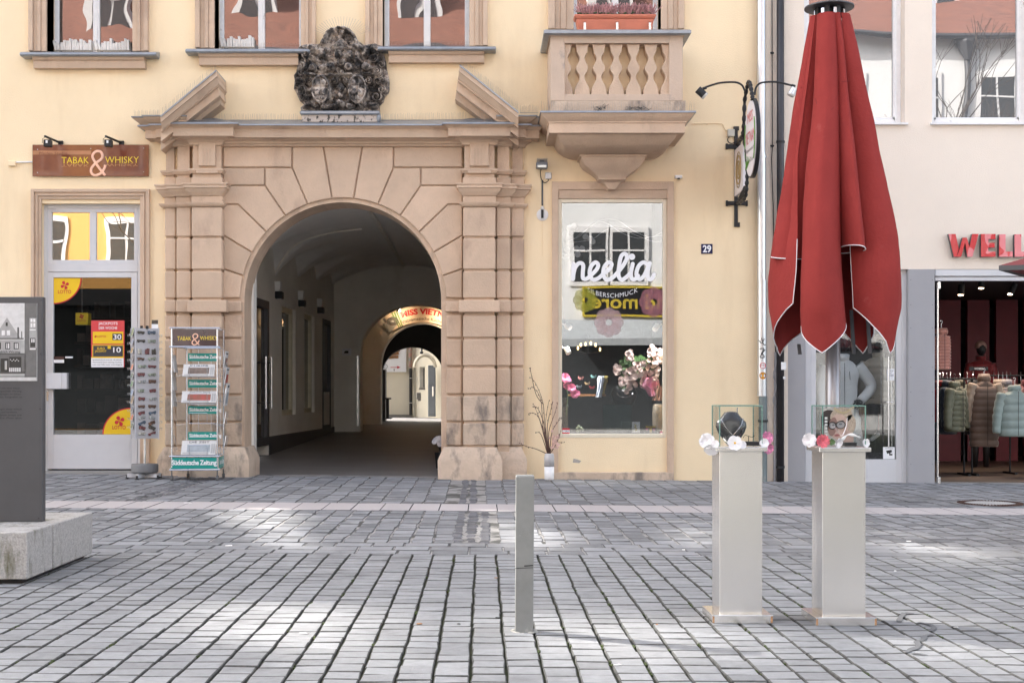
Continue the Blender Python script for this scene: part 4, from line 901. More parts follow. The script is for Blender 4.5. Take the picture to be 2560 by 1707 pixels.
def garment(name, label, cat, pts, Y, m_, d=.12):
    b = MB(); N = 9; rg = []
    for (yy, xa_, xb_) in pts:
        r_ = []
        for k in range(2*N):
            u = k/(N-1) if k < N else (2*N-1-k)/(N-1); front = k < N; x = xa_+(xb_-xa_)*u; rip = .022*math.sin(u*19+yy*.1)+.012*math.sin(u*37+yy*.3)
            r_.append((fx(x, Y), Y+(rip-d*math.sin(math.pi*u)*.5 if front else d*.3), fz(yy, Y)))
        rg.append(r_)
    b.loft(rg[::-1]); return tag(b.build(name, m_, smooth=60), label, cat)
garment('pink_scarf', 'bright pink scarf hanging on a stand in the jewellery window', 'scarf', [(943, 1612, 1640), (950, 1604, 1648), (965, 1600, 1650), (975, 1615, 1650), (985, 1620, 1645), (990, 1624, 1638)], D+.38, mat('pink_silk', (.78, .10, .28), .5, col2=(.85, .45, .55), scale=9, sheen=.3))
garment('grey_blue_scarf', 'shimmering pale blue scarf in the middle of the jewellery window', 'scarf', [(940, 1496, 1510), (950, 1493, 1512), (965, 1494, 1508), (980, 1492, 1506), (993, 1489, 1504)], D+.42, mat('blue_silk', (.35, .42, .55), .4, col2=(.6, .62, .7), scale=12))
garment('yellow_scarf', 'pale yellow scarf beside the pale blue scarf', 'scarf', [(940, 1512, 1520), (952, 1508, 1520), (968, 1505, 1514), (985, 1503, 1511)], D+.46, mat('yellow_silk', (.60, .48, .16), .5, var=.2))
garment('organza_scarf', 'sandy organza scarf with pink hem at the right edge of the jewellery window', 'scarf', [(965, 1640, 1655), (975, 1632, 1656), (990, 1634, 1656), (1001, 1630, 1656)], D+.36, mat('sandy_organza', (.45, .25, .18), .6, var=.2))
fb = thing('peony_bunch', P(1420, 990, D+.3), 'bunch of pink artificial peonies at the left edge of the jewellery window', 'flowers'); b = MB()
for k, (x, y, r_) in enumerate(((1412, 945, .075), (1420, 950, .05), (1428, 970, .07), (1436, 985, .07), (1415, 965, .05), (1443, 983, .045))): flower(b, P(x, y, D+.3), r_, 9, 3, (.2, -1, .3), seed=k)
b.build('petals', M_PK, fb); b = MB(); b.tube([P(1412, 950, D+.33), P(1420, 990, D+.35), P(1415, 1040, D+.35)], .008, 5); b.build('stem', M_LF, fb)
for k, (x, y, c_, nm) in enumerate(((1452, 946, (.5, .22, .22), 'reddish'), (1468, 959, (.45, .33, .2), 'tan'), (1484, 942, (.2, .42, .42), 'turquoise'), (1448, 967, (.3, .36, .4), 'blue grey'), (1480, 969, (.42, .04, .05), 'dark red'))):
    b = MB(); q = P(x, y, D+.3)
    for sx in (-1, 1): b.add([q, q+Vector((sx*.035, .01, .035)), q+Vector((sx*.045, .012, .012)), q+Vector((sx*.022, .008, -.02)), q+Vector((0, .004, 0))], [(0, 1, 2, 3), (4, 3, 2, 1)])
    b.tube([q+Vector((0, -.003, -.02)), q+Vector((0, -.003, .02))], .003, 4); tag(b.build('butterfly', mat('butterfly_'+nm.replace(' ', '_'), c_, .5, var=.2)), nm+' paper butterfly hanging in the jewellery window', 'butterfly ornament', 'butterflies in the jewellery window')
zf_ = fz(1084, D+.3)
gc = thing('glass_display_box', P(1543, 1084, D+.12), 'greenish glass box standing in the middle of the jewellery window', 'glass box')
b = MB(); pbox(b, 1507, 1011, 1579, 1083, D+.06, D+.066); b.build('front_pane', glass('green_glass', .22, (.55, .66, .64)), gc)
b = MB(); pbox(b, 1509, 1013, 1577, 1083, D+.3, D+.31); b.build('back_pane', glass('green_glass2', .10, (.75, .85, .82), body=(.10, .135, .13)), gc)
b = MB(); pbox(b, 1554, 1054, 1577, 1081, D+.12, D+.22, .004); tag(b.build('grey_jewel_case', mat('grey_velvet', (.22, .22, .21), .8)), 'grey cube case inside the greenish glass box', 'case')
t = thing('pendant_card', P(1590, 1081, D+.1), 'white card with a golden key shaped pendant right of the glass box', 'card'); b = MB(); pbox(b, 1580, 1054, 1600, 1081, D+.10, D+.11); b.build('card', M_TEXTW, t)
b = MB(); b.tube(spline([P(x, y, D+.095) for x, y in ((1586, 1060), (1590, 1064), (1587, 1068), (1592, 1071), (1588, 1076), (1593, 1074))], 4), .006, 6); b.build('pendant', mat('gold', (.6, .42, .08), .3, .9, var=0), t)
t = thing('ceramic_vase', P(1645, 1078, D+.35), 'beige vase with arched relief pattern at the right of the jewellery window', 'vase')
b = MB(); q = P(1645, 1078, D+.35); b.lathe([(.02, 0), (.07, .0), (.08, .05), (.083, .25), (.075, .38), (.06, .40), (.05, .39)], n=24); b.build('body', mat('beige_ceramic', (.40, .33, .25), .5, var=.05), t, local=True, smooth=True)
b = MB()
for k in range(7):
    for r_ in (.02, .032, .044):
        a0 = -2.4+k*.25; b.tube([((.084)*math.cos(a0+r_*4*math.cos(u)), .084*math.sin(a0+r_*4*math.cos(u)), .06+.09*(k % 3)+r_*math.sin(u)) for u in [math.pi*i/8 for i in range(9)]], .003, 4)
b.build('arch_relief', mat('beige_ceramic_rib', (.46, .38, .29), .5), t, local=True)
t = thing('green_flower_ball', P(1446, 1078, D+.2), 'small cluster of pale green blossoms low in the left of the jewellery window', 'flowers'); b = MB()
for k, (x, y) in enumerate(((1447, 1066), (1452, 1070), (1443, 1071), (1449, 1076), (1444, 1078), (1456, 1074))): b.ball(P(x, y, D+.2), .023, 10, 6)
b.build('blossom', mat('pale_green_blossom', (.50, .56, .42), .8, var=.15, scale=60, bump=.8), t); b = MB(); b.tube([P(1448, 1072, D+.22), P(1449, 1083, D+.22)], .006, 5); b.build('stem', M_LF, t)
t = thing('bust_stand', P(1560, 1005, D+.55), 'black necklace bust with a fine chain behind the glass box', 'necklace bust'); q = P(1532, 1003, D+.5)
b = MB(); b.lathe([(.03, -.25), (.09, -.1), (.16, .0), (.20, .12), (.17, .20), (.07, .26), (.06, .32), (.055, .33)], n=20, sy=.5); b.build('bust', M_BLACK, t, local=True, smooth=True)
b = MB(); b.tube([(.12*math.sin(a), -.12, .16-.09*math.cos(a)) for a in [-1.3+.26*i for i in range(11)]], .003, 4); b.build('chain', M_CHROME, t, local=True)
for x, y, l in ((1559, 976, 'left'), (1568, 972, 'right')):
    b = MB(); q = P(x, y, D+.3)
    for s_ in (-1, 1): b.tube([q+Vector((s_*.012+.011*math.cos(a), 0, .012*math.sin(a))) for a in [math.pi*i/5 for i in range(11)]], .003, 4)
    tag(b.build('earring', M_CHROME), l+' one of two ring shaped silver earrings before the black bust', 'earring', 'ring earrings in the jewellery window')
t = thing('flower_cards', P(1625, 1083, D+.1), 'two small black cards with pink flower pendants and a yellow bow', 'cards')
b = MB(); pbox(b, 1612, 1069, 1624, 1083, D+.10, D+.11); b.build('card', M_BLACK, t); b = MB(); pbox(b, 1630, 1069, 1641, 1083, D+.10, D+.11); b.build('card', M_BLACK, t)
b = MB(); flower(b, P(1617, 1073, D+.09), .018, 5); b.build('pink_flower', M_PK, t); b = MB(); flower(b, P(1635, 1074, D+.09), .018, 5); b.build('pink_flower', M_PK, t); b = MB(); pbox(b, 1623, 1066, 1631, 1081, D+.12, D+.14); pbox(b, 1615, 1065, 1639, 1069, D+.12, D+.14); b.build('bow', M_YEL, t)
for (x0, x1, y0, l) in ((1406, 1424, 1070, 'white and red 1&0 style price label in the lower left corner of the jewellery window glass'), (1650, 1657, 1078, 'tiny red label in the lower right corner of the jewellery window glass')):
    t = thing('price_sticker', P((x0+x1)/2, 1083, D+.015), l.replace('1&0 style ', ''), 'sticker'); b = MB(); pbox(b, x0, y0, x1, 1083.5, D+.014, D+.016); b.build('red_ground', M_RED, t)
    b = MB(); pbox(b, x0+.5, y0+4.5, x1-.5, 1080.5, D+.0125, D+.014); b.build('white_field', M_TEXTW, t)
    if x1-x0 > 10: b = MB(); text(b, "100", *pf(x0+2, y0+5.5, x1-2, 1079.5, D+.012), D+.012, shear=.3); b.build('figures', M_BLACK, t)
cn = thing('table_light', P(1485, 880, D+1.2), 'warm lit chandelier glowing deep inside the jewellery shop', 'chandelier')
b = MB()
for x, y in ((1445, 870), (1452, 862), (1464, 860), (1477, 858), (1489, 862), (1500, 873)): b.ball(P(x, y, D+1.2), .015, 8, 5, (1, 1, 2))
b.build('bulb', mat('warm_bulb', (1, .7, .3), emit=((1, .62, .25), 3)), cn); b = MB(); b.tube([P(1445, 878, D+1.2), P(1465, 884, D+1.2), P(1500, 880, D+1.2)], .01, 5); b.tube([P(1470, 884, D+1.2), P(1470, 835, D+1.2)], .006, 5); b.build('arm', M_BLACK, cn)
sb = MB(); pbox(sb, 1420, 985, 1515, 990, D+.5, D+.75); tag(sb.build('display_shelf', mat('light_wood', (.28, .13, .05), .5, var=.2)), 'narrow wooden shelf board inside the jewellery window', 'shelf')
# ---------------------------------------------------------------- small wall fittings
t = thing('floodlight', P(1355, 412, D), 'grey finned floodlight on the yellow wall right of the gateway', 'floodlight')
b = MB(); pbox(b, 1341, 405, 1369, 420, D-.20, D-.06, .008)
for k in range(9): pbox(b, 1343+k*3, 396, 1344.2+k*3, 406, D-.19, D-.07)
b.build('housing', mat('grey_cast_metal', (.16, .17, .19), .5, .5), t); b = MB(); pbox(b, 1344, 413, 1366, 419, D-.203, D-.20); b.build('lens', glass('lens_glass', .3, body=(.12, .12, .1)), t)
b = MB(); b.box(fx(1348), fx(1360), D-.07, D, fz(412), fz(402)); b.build('bracket', M_GREYM, t); b = MB(); b.tube(spline([P(1354, 420, D-.05), P(1351, 432, D-.03), P(1354, 450, D-.03), P(1362, 457, D-.03), P(1370, 453, D-.03), P(1371, 447, D-.02)], 5), .006, 6); b.build('cable', M_BLACK, t)
b = MB(); pbox(b, 1363, 431, 1379, 447, D-.05, D, .008); tag(b.build('junction_box', M_DOORW), 'square light grey junction box below the floodlight', 'junction box')
t = thing('ceramic_wall_lamp', P(1356, 552, D), 'round white ceramic base with a small black bracket on a cable strip', 'wall fitting'); b = MB(); q = P(1356, 537.5, D)
b.add([], []); n_ = 24; b.loft([[(q.x+r_*math.cos(2*math.pi*k/n_), y, q.z+r_*math.sin(2*math.pi*k/n_)) for k in range(n_)] for r_, y in ((.085, D), (.085, D-.012), (.07, D-.022), (.03, D-.03))]); b.ball(P(1356, 520, D-.03), .026, 10, 6); b.build('base', M_WHITE, t, smooth=40)
b = MB(); pbox(b, 1354, 450, 1358, 514, D-.02, D, .002); b.build('cable_strip', M_GREYM, t); b = MB(); pbox(b, 1353, 524, 1359, 545, D-.06, D-.028, .003); b.build('bracket', M_BLACK, t); b = MB(); b.tube([P(1355.5, 555, D-.004), P(1355.5, 640, D-.004)], .003, 4); b.build('painted_wire', M_WALL, t)
t = thing('motion_sensor', P(1697, 446, D), 'small white sensor box on the wall right of the jewellery window surround', 'sensor'); b = MB(); pbox(b, 1688, 438, 1706, 445, D-.07, D, .004); b.build('body', M_WHITE, t); b = MB(); pbox(b, 1694, 445, 1700, 447.5, D-.06, D-.02); b.build('lens', M_BLACK, t)
t = thing('house_number', P(1768, 635, D), 'blue enamel house number plate 29 with white figures', 'house number'); b = MB(); pbox(b, 1753, 610, 1781.5, 634.5, D-.012, D, .002); b.build('plate', mat('navy_enamel', (.02, .022, .075), .25, var=.1, stain=((.25, .12, .05), 30, .66, .05)), t)
b = MB(); text(b, "29", *pf(1757, 613, 1778, 631.5, D-.014), D-.0135, thick=.03); b.build('figures', M_TEXTW, t)
b = MB(); b.tube(spline([P(x, y, D-.01) for x, y in ((1728, 310), (1765, 309), (1799, 309), (1808, 313), (1813, 324), (1820, 328))], 5), .006, 6)
for x in (1738, 1769, 1799): b.ball(P(x, 309.5, D-.012), .012, 6, 4)
tag(b.build('wall_cable', M_WALL), 'cream painted cable running from the balcony to the hanging sign', 'cable')
b = MB(); pts = [P(1434+a, 1148+c, D-.002) for a, c in ((-2, 8), (0, -2), (10, 0), (19, 4), (14, 9), (5, 8))]; b.prism([(p.x, p.z) for p in pts], D-.003, D-.0005); tag(b.build('render_patch', mat('grey_filler', (.42, .38, .34), .9)), 'grey patch of missing paint below the jewellery window', 'paint patch')
# ---------------------------------------------------------------- passage
random.seed(9)
ps_ = thing('covered_passage', (-1.8, 24, 0), 'dim vaulted passage with whitewashed walls leading from the gateway to a bright courtyard', 'passage')
pz = lambda y: .03*(min(y, 31)-18.9)-.014+max(0, y-31)*.012
def xw(y): return -3.85+.0536*(y-22)
def wallpx(px):   # depth on the left wall for a picture column
    return 5.029/((VX-px)/F+.0536)
b = MB(); ys = [D-.05, 19.5, 22, 25, 28, 31, 34, 37.5, 42.5]
vs = [(x, y, pz(y)) for y in ys for x in (-4.4, 1.2)]; b.add(vs, [(2*i, 2*i+1, 2*i+3, 2*i+2) for i in range(len(ys)-1)])
tag(b.build('passage_floor', mat('worn_asphalt', (.19, .18, .175), .55, var=.15, scale=2, stretch=(.25, 1, 1), bump=.5, bscale=60)), kind='structure')
# left wall panel by panel between openings
ops = [(636, 672, .0, 2.84, 'door'), (705, 739, .80, 2.85, 'win'), (761, 786, .82, 2.85, 'win'), (806, 826, .42, 2.85, 'panel')]
b = MB()
def lw(y0, y1, z0, z1, b=b, off=0, th=.3): b.loft([[(xw(y0)-th, y0, z0), (xw(y0)+off, y0, z0), (xw(y0)+off, y0, z1), (xw(y0)-th, y0, z1)], [(xw(y1)-th, y1, z0), (xw(y1)+off, y1, z0), (xw(y1)+off, y1, z1), (xw(y1)-th, y1, z1)]])
prev = D+.5
for a, c, z0, z1, k in ops:
    y0, y1 = wallpx(a), wallpx(c); lw(prev, y0, -.1, 4.6); lw(y0, y1, z1, 4.6)
    if z0 > .1: lw(y0, y1, -.1, z0)
    prev = y1
lw(prev, 30.4, -.1, 4.6)
b.box(-4.6, -3.35, D+.5, D+.75, -.2, 5.0); b.box(.0, .3, D+.5, 30.4, -.2, 5.0)
b.build('side_wall', M_PWHITE, ps_)
b = MB(); lw(wallpx(672), 30.4, 0, .45, b=b, off=.012, th=.0); b.build('skirting', M_GREYM, ps_)
def glz(a, c, z0, z1, nm, mt, frm, t=.07, off=-.10):
    y0, y1 = wallpx(a), wallpx(c); f = MB()
    for (ya, yb_, za, zb) in ((y0, y0+t, z0, z1), (y1-t, y1, z0, z1), (y0+t, y1-t, z0, z0+t), (y0+t, y1-t, z1-t, z1)): lw(ya, yb_, za, zb, b=f, off=off+.06, th=-off)
    fo = f.build(nm, frm, ps_); g_ = MB(); lw(y0+t, y1-t, z0+t, z1-t, b=g_, off=off, th=-off+.01); g_.build('pane', mt, fo); return fo
GP = glass('passage_glass', .32, bump=.002, bscale=1, body=(.04, .04, .035)); M_IV = mat('ivory_frame', (.68, .62, .46), .4)
d_ = glz(636, 672, .30, 2.84, 'passage_door', glass('passage_glass2', .4, bump=.002, bscale=1, body=(.05, .055, .05)), M_GREYM, t=.14, off=-.05)
y_ = wallpx(668); q = MB()
for yy in (wallpx(650), wallpx(664)): q.tube([(xw(yy)+.10, yy, .95), (xw(yy)+.10, yy, 1.85)], .022, 8); q.tube([(xw(yy)+.10, yy, 1.05), (xw(yy)-.04, yy, 1.05)], .012, 6); q.tube([(xw(yy)+.10, yy, 1.75), (xw(yy)-.04, yy, 1.75)], .012, 6)
q.build('pull_handle', M_CHROME, d_)
for k, (a, c, z0, z1) in enumerate(((705, 739, .80, 2.85), (761, 786, .82, 2.85))): glz(a, c, z0, z1, 'passage_window', GP, M_IV, t=.10, off=-.12)
glz(806, 826, .42, 2.85, 'passage_side_door', glass('frosted_pane', .2, body=(.35, .36, .34)), M_GREYM, t=.10, off=-.05)
q = MB(); y0, y1 = wallpx(808), wallpx(825); lw(y0, y1, .50, 1.25, b=q, off=-.03, th=.0); q.build('door_panel', M_PWHITE, ps_)
# vault with lunettes
ZS, XC, RX = 3.10, -1.79, 1.98
cor = [21.9, 24.0, 26.2, 28.3, 30.4]
b = MB(); nx, ny = 72, 150; rows = []
for j in range(ny+1):
    y = D+.5+(30.4-D-.5)*j/ny; xl = xw(max(y, 21)); row = []
    for i in range(nx+1):
        u = i/nx; x = xl+(0.12-xl)*u; t = (x-XC)/RX*.985; zb = ZS+1.06*math.sqrt(max(0, 1-t*t)); zl = 0
        for k in range(-1, 4):
            c0 = cor[k] if k >= 0 else 19.75; c1 = cor[k+1]; m = (c0+c1)/2; hw = (c1-c0)/2-.09
            if abs(y-m) < hw: zl = ZS+.92*math.sqrt(1-((y-m)/hw)**2)**.9+.10*abs(x-XC)/RX
        row.append((x, y, max(zb, zl) if zl else zb))
    rows.append(row)
b.loft([r for r in rows], close=False); b.build('vault', mat('vault_plaster', (.84, .83, .81), .95, var=.05, bump=.3, bscale=30), ps_, smooth=35)
b = MB(); b.box(-4.6, 1.2, D+.5, 31, 4.3, 4.6); b.build('vault_back', M_DARK, ps_)
rbx = lambda c, r, z: [(xw(c)-.02, c-r, z), (xw(c)+r, c-r, z), (xw(c)+r, c+r, z), (xw(c)-.02, c+r, z)]
b = MB()
for c_ in cor[1:4]: b.loft([rbx(c_, .02, ZS-.12), rbx(c_, .09, ZS+.0), rbx(c_, .10, ZS+.14)])
b.build('corbel', mat('vault_plaster', (1, 1, 1)), ps_)
b = MB(); b.tube([(-1.79, D+.9, 4.12), (-1.79, 30.3, 4.14)], .035, 8); b.tube(spline([(xw(24)+.12, 23.2, 3.35), (-3.3, 23.2, 3.80), (-2.7, 23.2, 4.02), (-2.1, 23.2, 4.10)], 5), .02, 6); b.build('ceiling_conduit', M_PWHITE, ps_)
for k, c_ in enumerate(cor[1:4]):
    t = thing('box_wall_lamp', (xw(c_), c_, 2.95), 'black box wall lamp under the %s corbel of the passage wall' % ('nearest', 'middle', 'farthest')[k], 'wall lamp', 'black box lamps in the passage')
    q = MB(); q.box(xw(c_)+.0, xw(c_)+.13, c_-.11, c_+.11, 2.93, 3.06, .008); q.build('housing', M_BLACK, t); q = MB(); q.box(xw(c_)+.03, xw(c_)+.10, c_-.07, c_+.07, 2.926, 2.932); q.build('lens', M_WHITE, t)
def archwall(name, Y, th, x0, x1, zt, cxp, ayp, rxp, syp, mt, jamb_bottom=-.1, n=40, edge=None):
    """wall at depth Y pierced by an arch; centre/apex/half width/springing in picture px at that depth"""
    b = MB(); cx_ = fx(cxp, Y); zs_ = fz(syp, Y); rz = fz(ayp, Y)-zs_; rx = rxp*Y/F; ar = [(cx_+rx*math.cos(math.pi*i/n), zs_+rz*math.sin(math.pi*i/n)) for i in range(n+1)]
    for i in range(n):
        (xa, za), (xb, zb) = ar[i], ar[i+1]
        b.add([(xb, Y, zb), (xa, Y, za), (xa, Y, zt), (xb, Y, zt)], [(0, 1, 2, 3)]); b.add([(xb, Y+th, zb), (xa, Y+th, za), (xa, Y+th, zt), (xb, Y+th, zt)], [(3, 2, 1, 0)]); b.add([(xa, Y, za), (xb, Y, zb), (xb, Y+th, zb), (xa, Y+th, za)], [(0, 1, 2, 3)])
    for (a, c) in ((x0, cx_-rx), (cx_+rx, x1)):
        if c-a > .01: b.box(a, c, Y, Y+th, jamb_bottom, zt)
    return b.build(name, mt, ps_)
archwall('inner_arch', 30.4, .6, -4.2, .8, 4.7, 1044, 761, 143, 885, M_PWHITE)
archwall('sign_arch', 35.0, .5, -4.0, 1.2, 4.9, 1056, 809, 104, 915, M_PWHITE)
archwall('courtyard_arch', 38.0, .3, -4.0, 1.2, 4.9, 1031, 868, 76, 935, M_DARK)
b = MB(); b.box(-3.5, -3.3, 31, 35, -.1, 4.8); b.box(.6, .8, 31, 38, -.1, 4.8); b.box(-3.6, .8, 31, 38.3, 4.5, 4.7); b.box(-3.2, -3.0, 35.5, 38, -.1, 4.8); b.build('back_chamber', M_PWHITE, ps_)
b = MB(); b.box(fx(959, 37.9), fx(966, 37.9), 37.5, 37.98, .4, 1.9); b.build('gate_leaf', M_BLACK, ps_)
b = MB(); pbox(b, 892, 890, 896.5, 1064, 30.36, 30.40); b.build('corner_guard', M_STEEL, ps_)
t = thing('video_notice', P(866, 888, 30.39), 'white video surveillance notice on the passage end wall', 'notice'); b = MB(); pbox(b, 855, 871, 878, 888, 30.38, 30.395); b.build('plate', M_TEXTW, t); b = MB(); pbox(b, 862, 877, 871, 883, 30.377, 30.38, .001); b.ball(P(862, 881, 30.377), .02, 6, 4, (1, .1, 1)); b.build('camera_symbol', M_BLACK, t)
b = MB(); text(b, "Videoüberwachung", *pf(857, 872.5, 876, 874.5, 30.377), 30.377); text(b, "Dieser Bereich ist geschützt", *pf(857, 884.5, 876, 886.5, 30.377), 30.377); b.build('lettering', M_BLACK, t)
# restaurant sign above the second arch
Ys = 34.94; rs = thing('restaurant_sign', P(1056, 800, Ys), 'curved MISS VIETNAM restaurant sign lit warmly over the inner arch of the passage', 'sign')
cxs, cys = 1056, 935.0
def ringpts(r0, r1, a0, a1, y, n=24): return [pt(cxs+r0*math.cos(R(a)), cys-r0*math.sin(R(a)), y) for a in [a0+(a1-a0)*k/n for k in range(n+1)]]+[pt(cxs+r1*math.cos(R(a)), cys-r1*math.sin(R(a)), y) for a in [a1+(a0-a1)*k/n for k in range(n+1)]]
b = MB(); b.prism(ringpts(130, 172, 124, 50, Ys), Ys, Ys+.03); b.build('board', mat('sign_cream', (.72, .60, .48), .6, var=.04), rs)
def curve_text(s_, r, h, a0, a1, mt_, nm, thick=.0, y=Ys-.006):
    b = MB(); text(b, s_, 0, 1, 0, 1, 0, thick=thick)
    vs = []
    for (u, _, v) in b.v:
        a = R(a0+(a1-a0)*u); rr = r+h*v; vs.append((fx(cxs+rr*math.cos(a), Ys), y, fz(cys-rr*math.sin(a), Ys)))
    b.v = vs; b.build(nm, mt_, rs)
curve_text("MISS VIETNAM", 149, 15, 110, 58, M_RED, 'red_lettering', .04); curve_text("Vietnamesische Küche & Sushi", 135, 8, 112, 54, M_BLACK, 'small_lettering')
b = MB()
for k, a in enumerate((112.5, 114.5, 116.5)): b.prism([pt(cxs+r*math.cos(R(a+d)), cys-r*math.sin(R(a+d)), Ys) for r, d in ((131, -.5), (171, -.5), (171, .5), (131, .5))], Ys-.012, Ys-.001)
b.build('bamboo_motif', mat('bamboo_green', (.10, .24, .04), .6, var=.3, scale=30), rs)
b = MB(); b.prism([pt(*q, Ys) for q in ((958, 812), (1000, 770), (1004, 800), (974, 832))], Ys-.005, Ys+.01); o = b.build('picture_panel', mat('grey_picture', (.40, .42, .42), .5, var=.2, scale=8), rs)
b = MB()
for r in (5, 8, 11, 14): b.tube([P(982+r*math.cos(a), 803+.7*r*math.sin(a), Ys-.01) for a in [2*math.pi*k/16 for k in range(17)]], .012, 4)
b.build('bowl_motif', mat('dim_grey_print', (.16, .16, .16), .6), rs)
def tiny_spot(x, y, Y, lbl, dx, dy, en):
    t = thing('sign_spotlight', P(x, y, Y), lbl, 'spotlight', 'spotlights over the restaurant sign'); b = MB(); b.tube([P(x-5*dx, y-5*dy, Y), P(x, y, Y)], [.045, .055], 8); b.build('housing', M_BLACK, t)
    b = MB(); b.ball(P(x, y, Y), .040, 8, 5); b.build('lit_lens', mat('spot_glow', (1, .6, .3), emit=((1, .62, .3), 12)), t)
    l = bpy.data.lights.new("sign_spot_light", 'SPOT'); l.energy = en; l.color = (1, .68, .40); l.spot_size = R(120); l.spot_blend = .8; l.shadow_soft_size = .05
    o = bpy.data.objects.new("spot_light", l); COL.objects.link(o); o.parent = t; d = P(x+6*dx, y+14*dy, 35)-P(x, y, Y-.05); o.location = (0, -.06, -.05); o.rotation_euler = d.to_track_quat('-Z', 'Y').to_euler()
tiny_spot(998, 776, 34.6, 'small lit spotlight at the left of the restaurant sign', .9, .5, 5); tiny_spot(1112, 786, 34.55, 'small lit spotlight at the right of the restaurant sign', -.3, .6, 11)
# ---------------------------------------------------------------- courtyard
cy = thing('courtyard_house', (-1.5, 42, .4), 'cream plastered courtyard building with an arched niche and a grey door behind the passage', 'building')
M_CY = mat('courtyard_plaster', (.72, .66, .53), .9, var=.05, scale=1, bump=.4, stain=((.5, .42, .33), 1.0, .60, .1, (1, 1, .6)))
Yc = 41.5; b = MB(); b.box(fx(900, Yc), fx(1027, Yc), Yc, Yc+.4, .2, 8); Yd = 41.2
b.add([(fx(1027, Yc), Yc, .2), (fx(1036, Yc-.0), Yc, .2), (fx(1036, Yc), Yc, 8), (fx(1027, Yc), Yc, 8)], [(0, 1, 2, 3)])
q0 = (fx(1034, Yc), Yc); q1 = (fx(1125, 40.2), 40.2)
b.loft([[(q0[0], q0[1], .2), (q0[0], q0[1]+.4, .2), (q0[0], q0[1]+.4, 8), (q0[0], q0[1], 8)], [(q1[0], q1[1], .2), (q1[0], q1[1]+.4, .2), (q1[0], q1[1]+.4, 8), (q1[0], q1[1], 8)]]); b.build('wall', M_CY, cy)
b = MB(); b.box(fx(900, Yc), fx(1030, Yc), Yc-.03, Yc, .2, fz(1036, Yc)); b.build('skirting', mat('grey_skirting', (.25, .23, .21), .9), cy)
Yn = 40.1
b = MB(); pbox(b, 1070, 913, 1089, 1041, Yn+.33, Yn+.40, .01); dr = b.build('door', mat('grey_blue_door', (.26, .29, .32), .5, var=.05), cy)
b = MB(); pbox(b, 1073, 919, 1086, 960, Yn+.32, Yn+.33); pbox(b, 1073, 966, 1086, 1034, Yn+.32, Yn+.33); b.build('door_panel', mat('grey_blue_door2', (.29, .32, .35), .5, var=.05), dr)
b = MB(); b.tube([P(1082, 966, Yn+.2), P(1082, 990, Yn+.2)], .018, 6); b.build('handle', M_CHROME, dr)
b = MB(); pbox(b, 1049, 917, 1062, 971, Yn+.45, Yn+.55); b.build('window', mat('pale_window', (.62, .60, .52), .4), cy); b = MB(); pbox(b, 1058.5, 920, 1061, 968, Yn+.43, Yn+.45); b.build('window_frame', M_GREYM, cy)
b = MB(); pbox(b, 1047, 970, 1062, 974, Yn+.25, Yn+.5); b.build('window_sill', mat('grey_skirting', (1, 1, 1)), cy)
b = MB(); b.tube([P(1062+26*math.cos(a), 918-30*math.sin(a), Yn+.35) for a in [math.pi*(1-k/20) for k in range(21)]], .06, 6); b.build('niche_arch', M_CY, cy)
b = MB(); pbox(b, 1041, 981, 1052, 998, Yn+.2, Yn+.42, .01); pbox(b, 1045, 998, 1052, 1002, Yn+.22, Yn+.4); tag(b.build('mailbox', mat('grey_mailbox', (.20, .19, .17), .5)), 'grey metal letterbox on the courtyard wall left of the grey door', 'letterbox')
t = thing('courtyard_drainpipe', P(1027, 1038, Yc-.1), 'black drainpipe with a stickered upper part in the courtyard corner', 'drainpipe'); b = MB(); b.tube([P(1027, 1038, Yc-.1), P(1027, 920, Yc-.1)], .05, 8); b.build('pipe', M_BLACK, t); b = MB(); b.tube([P(1026, 918, Yc-.1), P(1026, 850, Yc-.1)], .055, 8); b.build('stickered_pipe', mat('sticker_mix', (.45, .12, .10), .5, col2=(.2, .3, .25), scale=9), t); b = MB()
for yy in (944, 1006): pbox(b, 1023, yy, 1032, yy+1.5, Yc-.17, Yc-.03)
b.build('bracket', M_STEEL, t)
mb_ = thing('menu_board', P(985, 930, Yc-.06), 'white menu board with a chocolate roll picture and a red arrow on the courtyard wall', 'sign'); Ym_ = Yc-.06
b = MB(); pbox(b, 950, 862, 1016, 930, Ym_, Ym_+.04, .01); b.build('board', M_TEXTW, mb_)
b = MB()
for (x, y, l, a) in ((985, 885, 24, 8), (983, 893, 26, 4), (990, 878, 18, 12)): b.tube([P(x-l*.5, y+a*.15, Ym_-.01), P(x+l*.5, y-a*.3, Ym_-.01)], .045, 10, flat=.15)
b.build('roll_picture', mat('chocolate', (.12, .05, .025), .5, col2=(.35, .18, .08), scale=5), mb_)
b = MB(); pbox(b, 976, 917.4, 994, 918.8, Ym_-.006, Ym_); b.prism([pt(*q, Ym_) for q in ((993, 914.5), (1001, 918), (993, 921.5))], Ym_-.006, Ym_); b.build('arrow', M_RED, mb_)
b = MB(); b.tube([P(964+4.5*math.cos(a), 916+5.5*math.sin(a), Ym_-.004) for a in [2*math.pi*k/16 for k in range(17)]], .008, 4); pbox(b, 984, 922, 987, 927, Ym_-.004, Ym_); b.build('round_stamp', mat('grey_print', (.3, .3, .3)), mb_)
t = thing('barrier_stand', P(969, 1046, 37.2), 'black T shaped stand at the end of the passage', 'stand'); b = MB(); b.tube([P(969, 1046, 37.2), P(969, 996, 37.2)], .045, 8); b.build('post', M_BLACK, t); b = MB(); pbox(b, 961, 994, 978, 998, 37.15, 37.25, .01); b.build('top_bar', M_BLACK, t); b = MB(); pbox(b, 959, 1044.5, 978, 1047, 37.0, 37.4, .01); b.build('foot', M_BLACK, t)
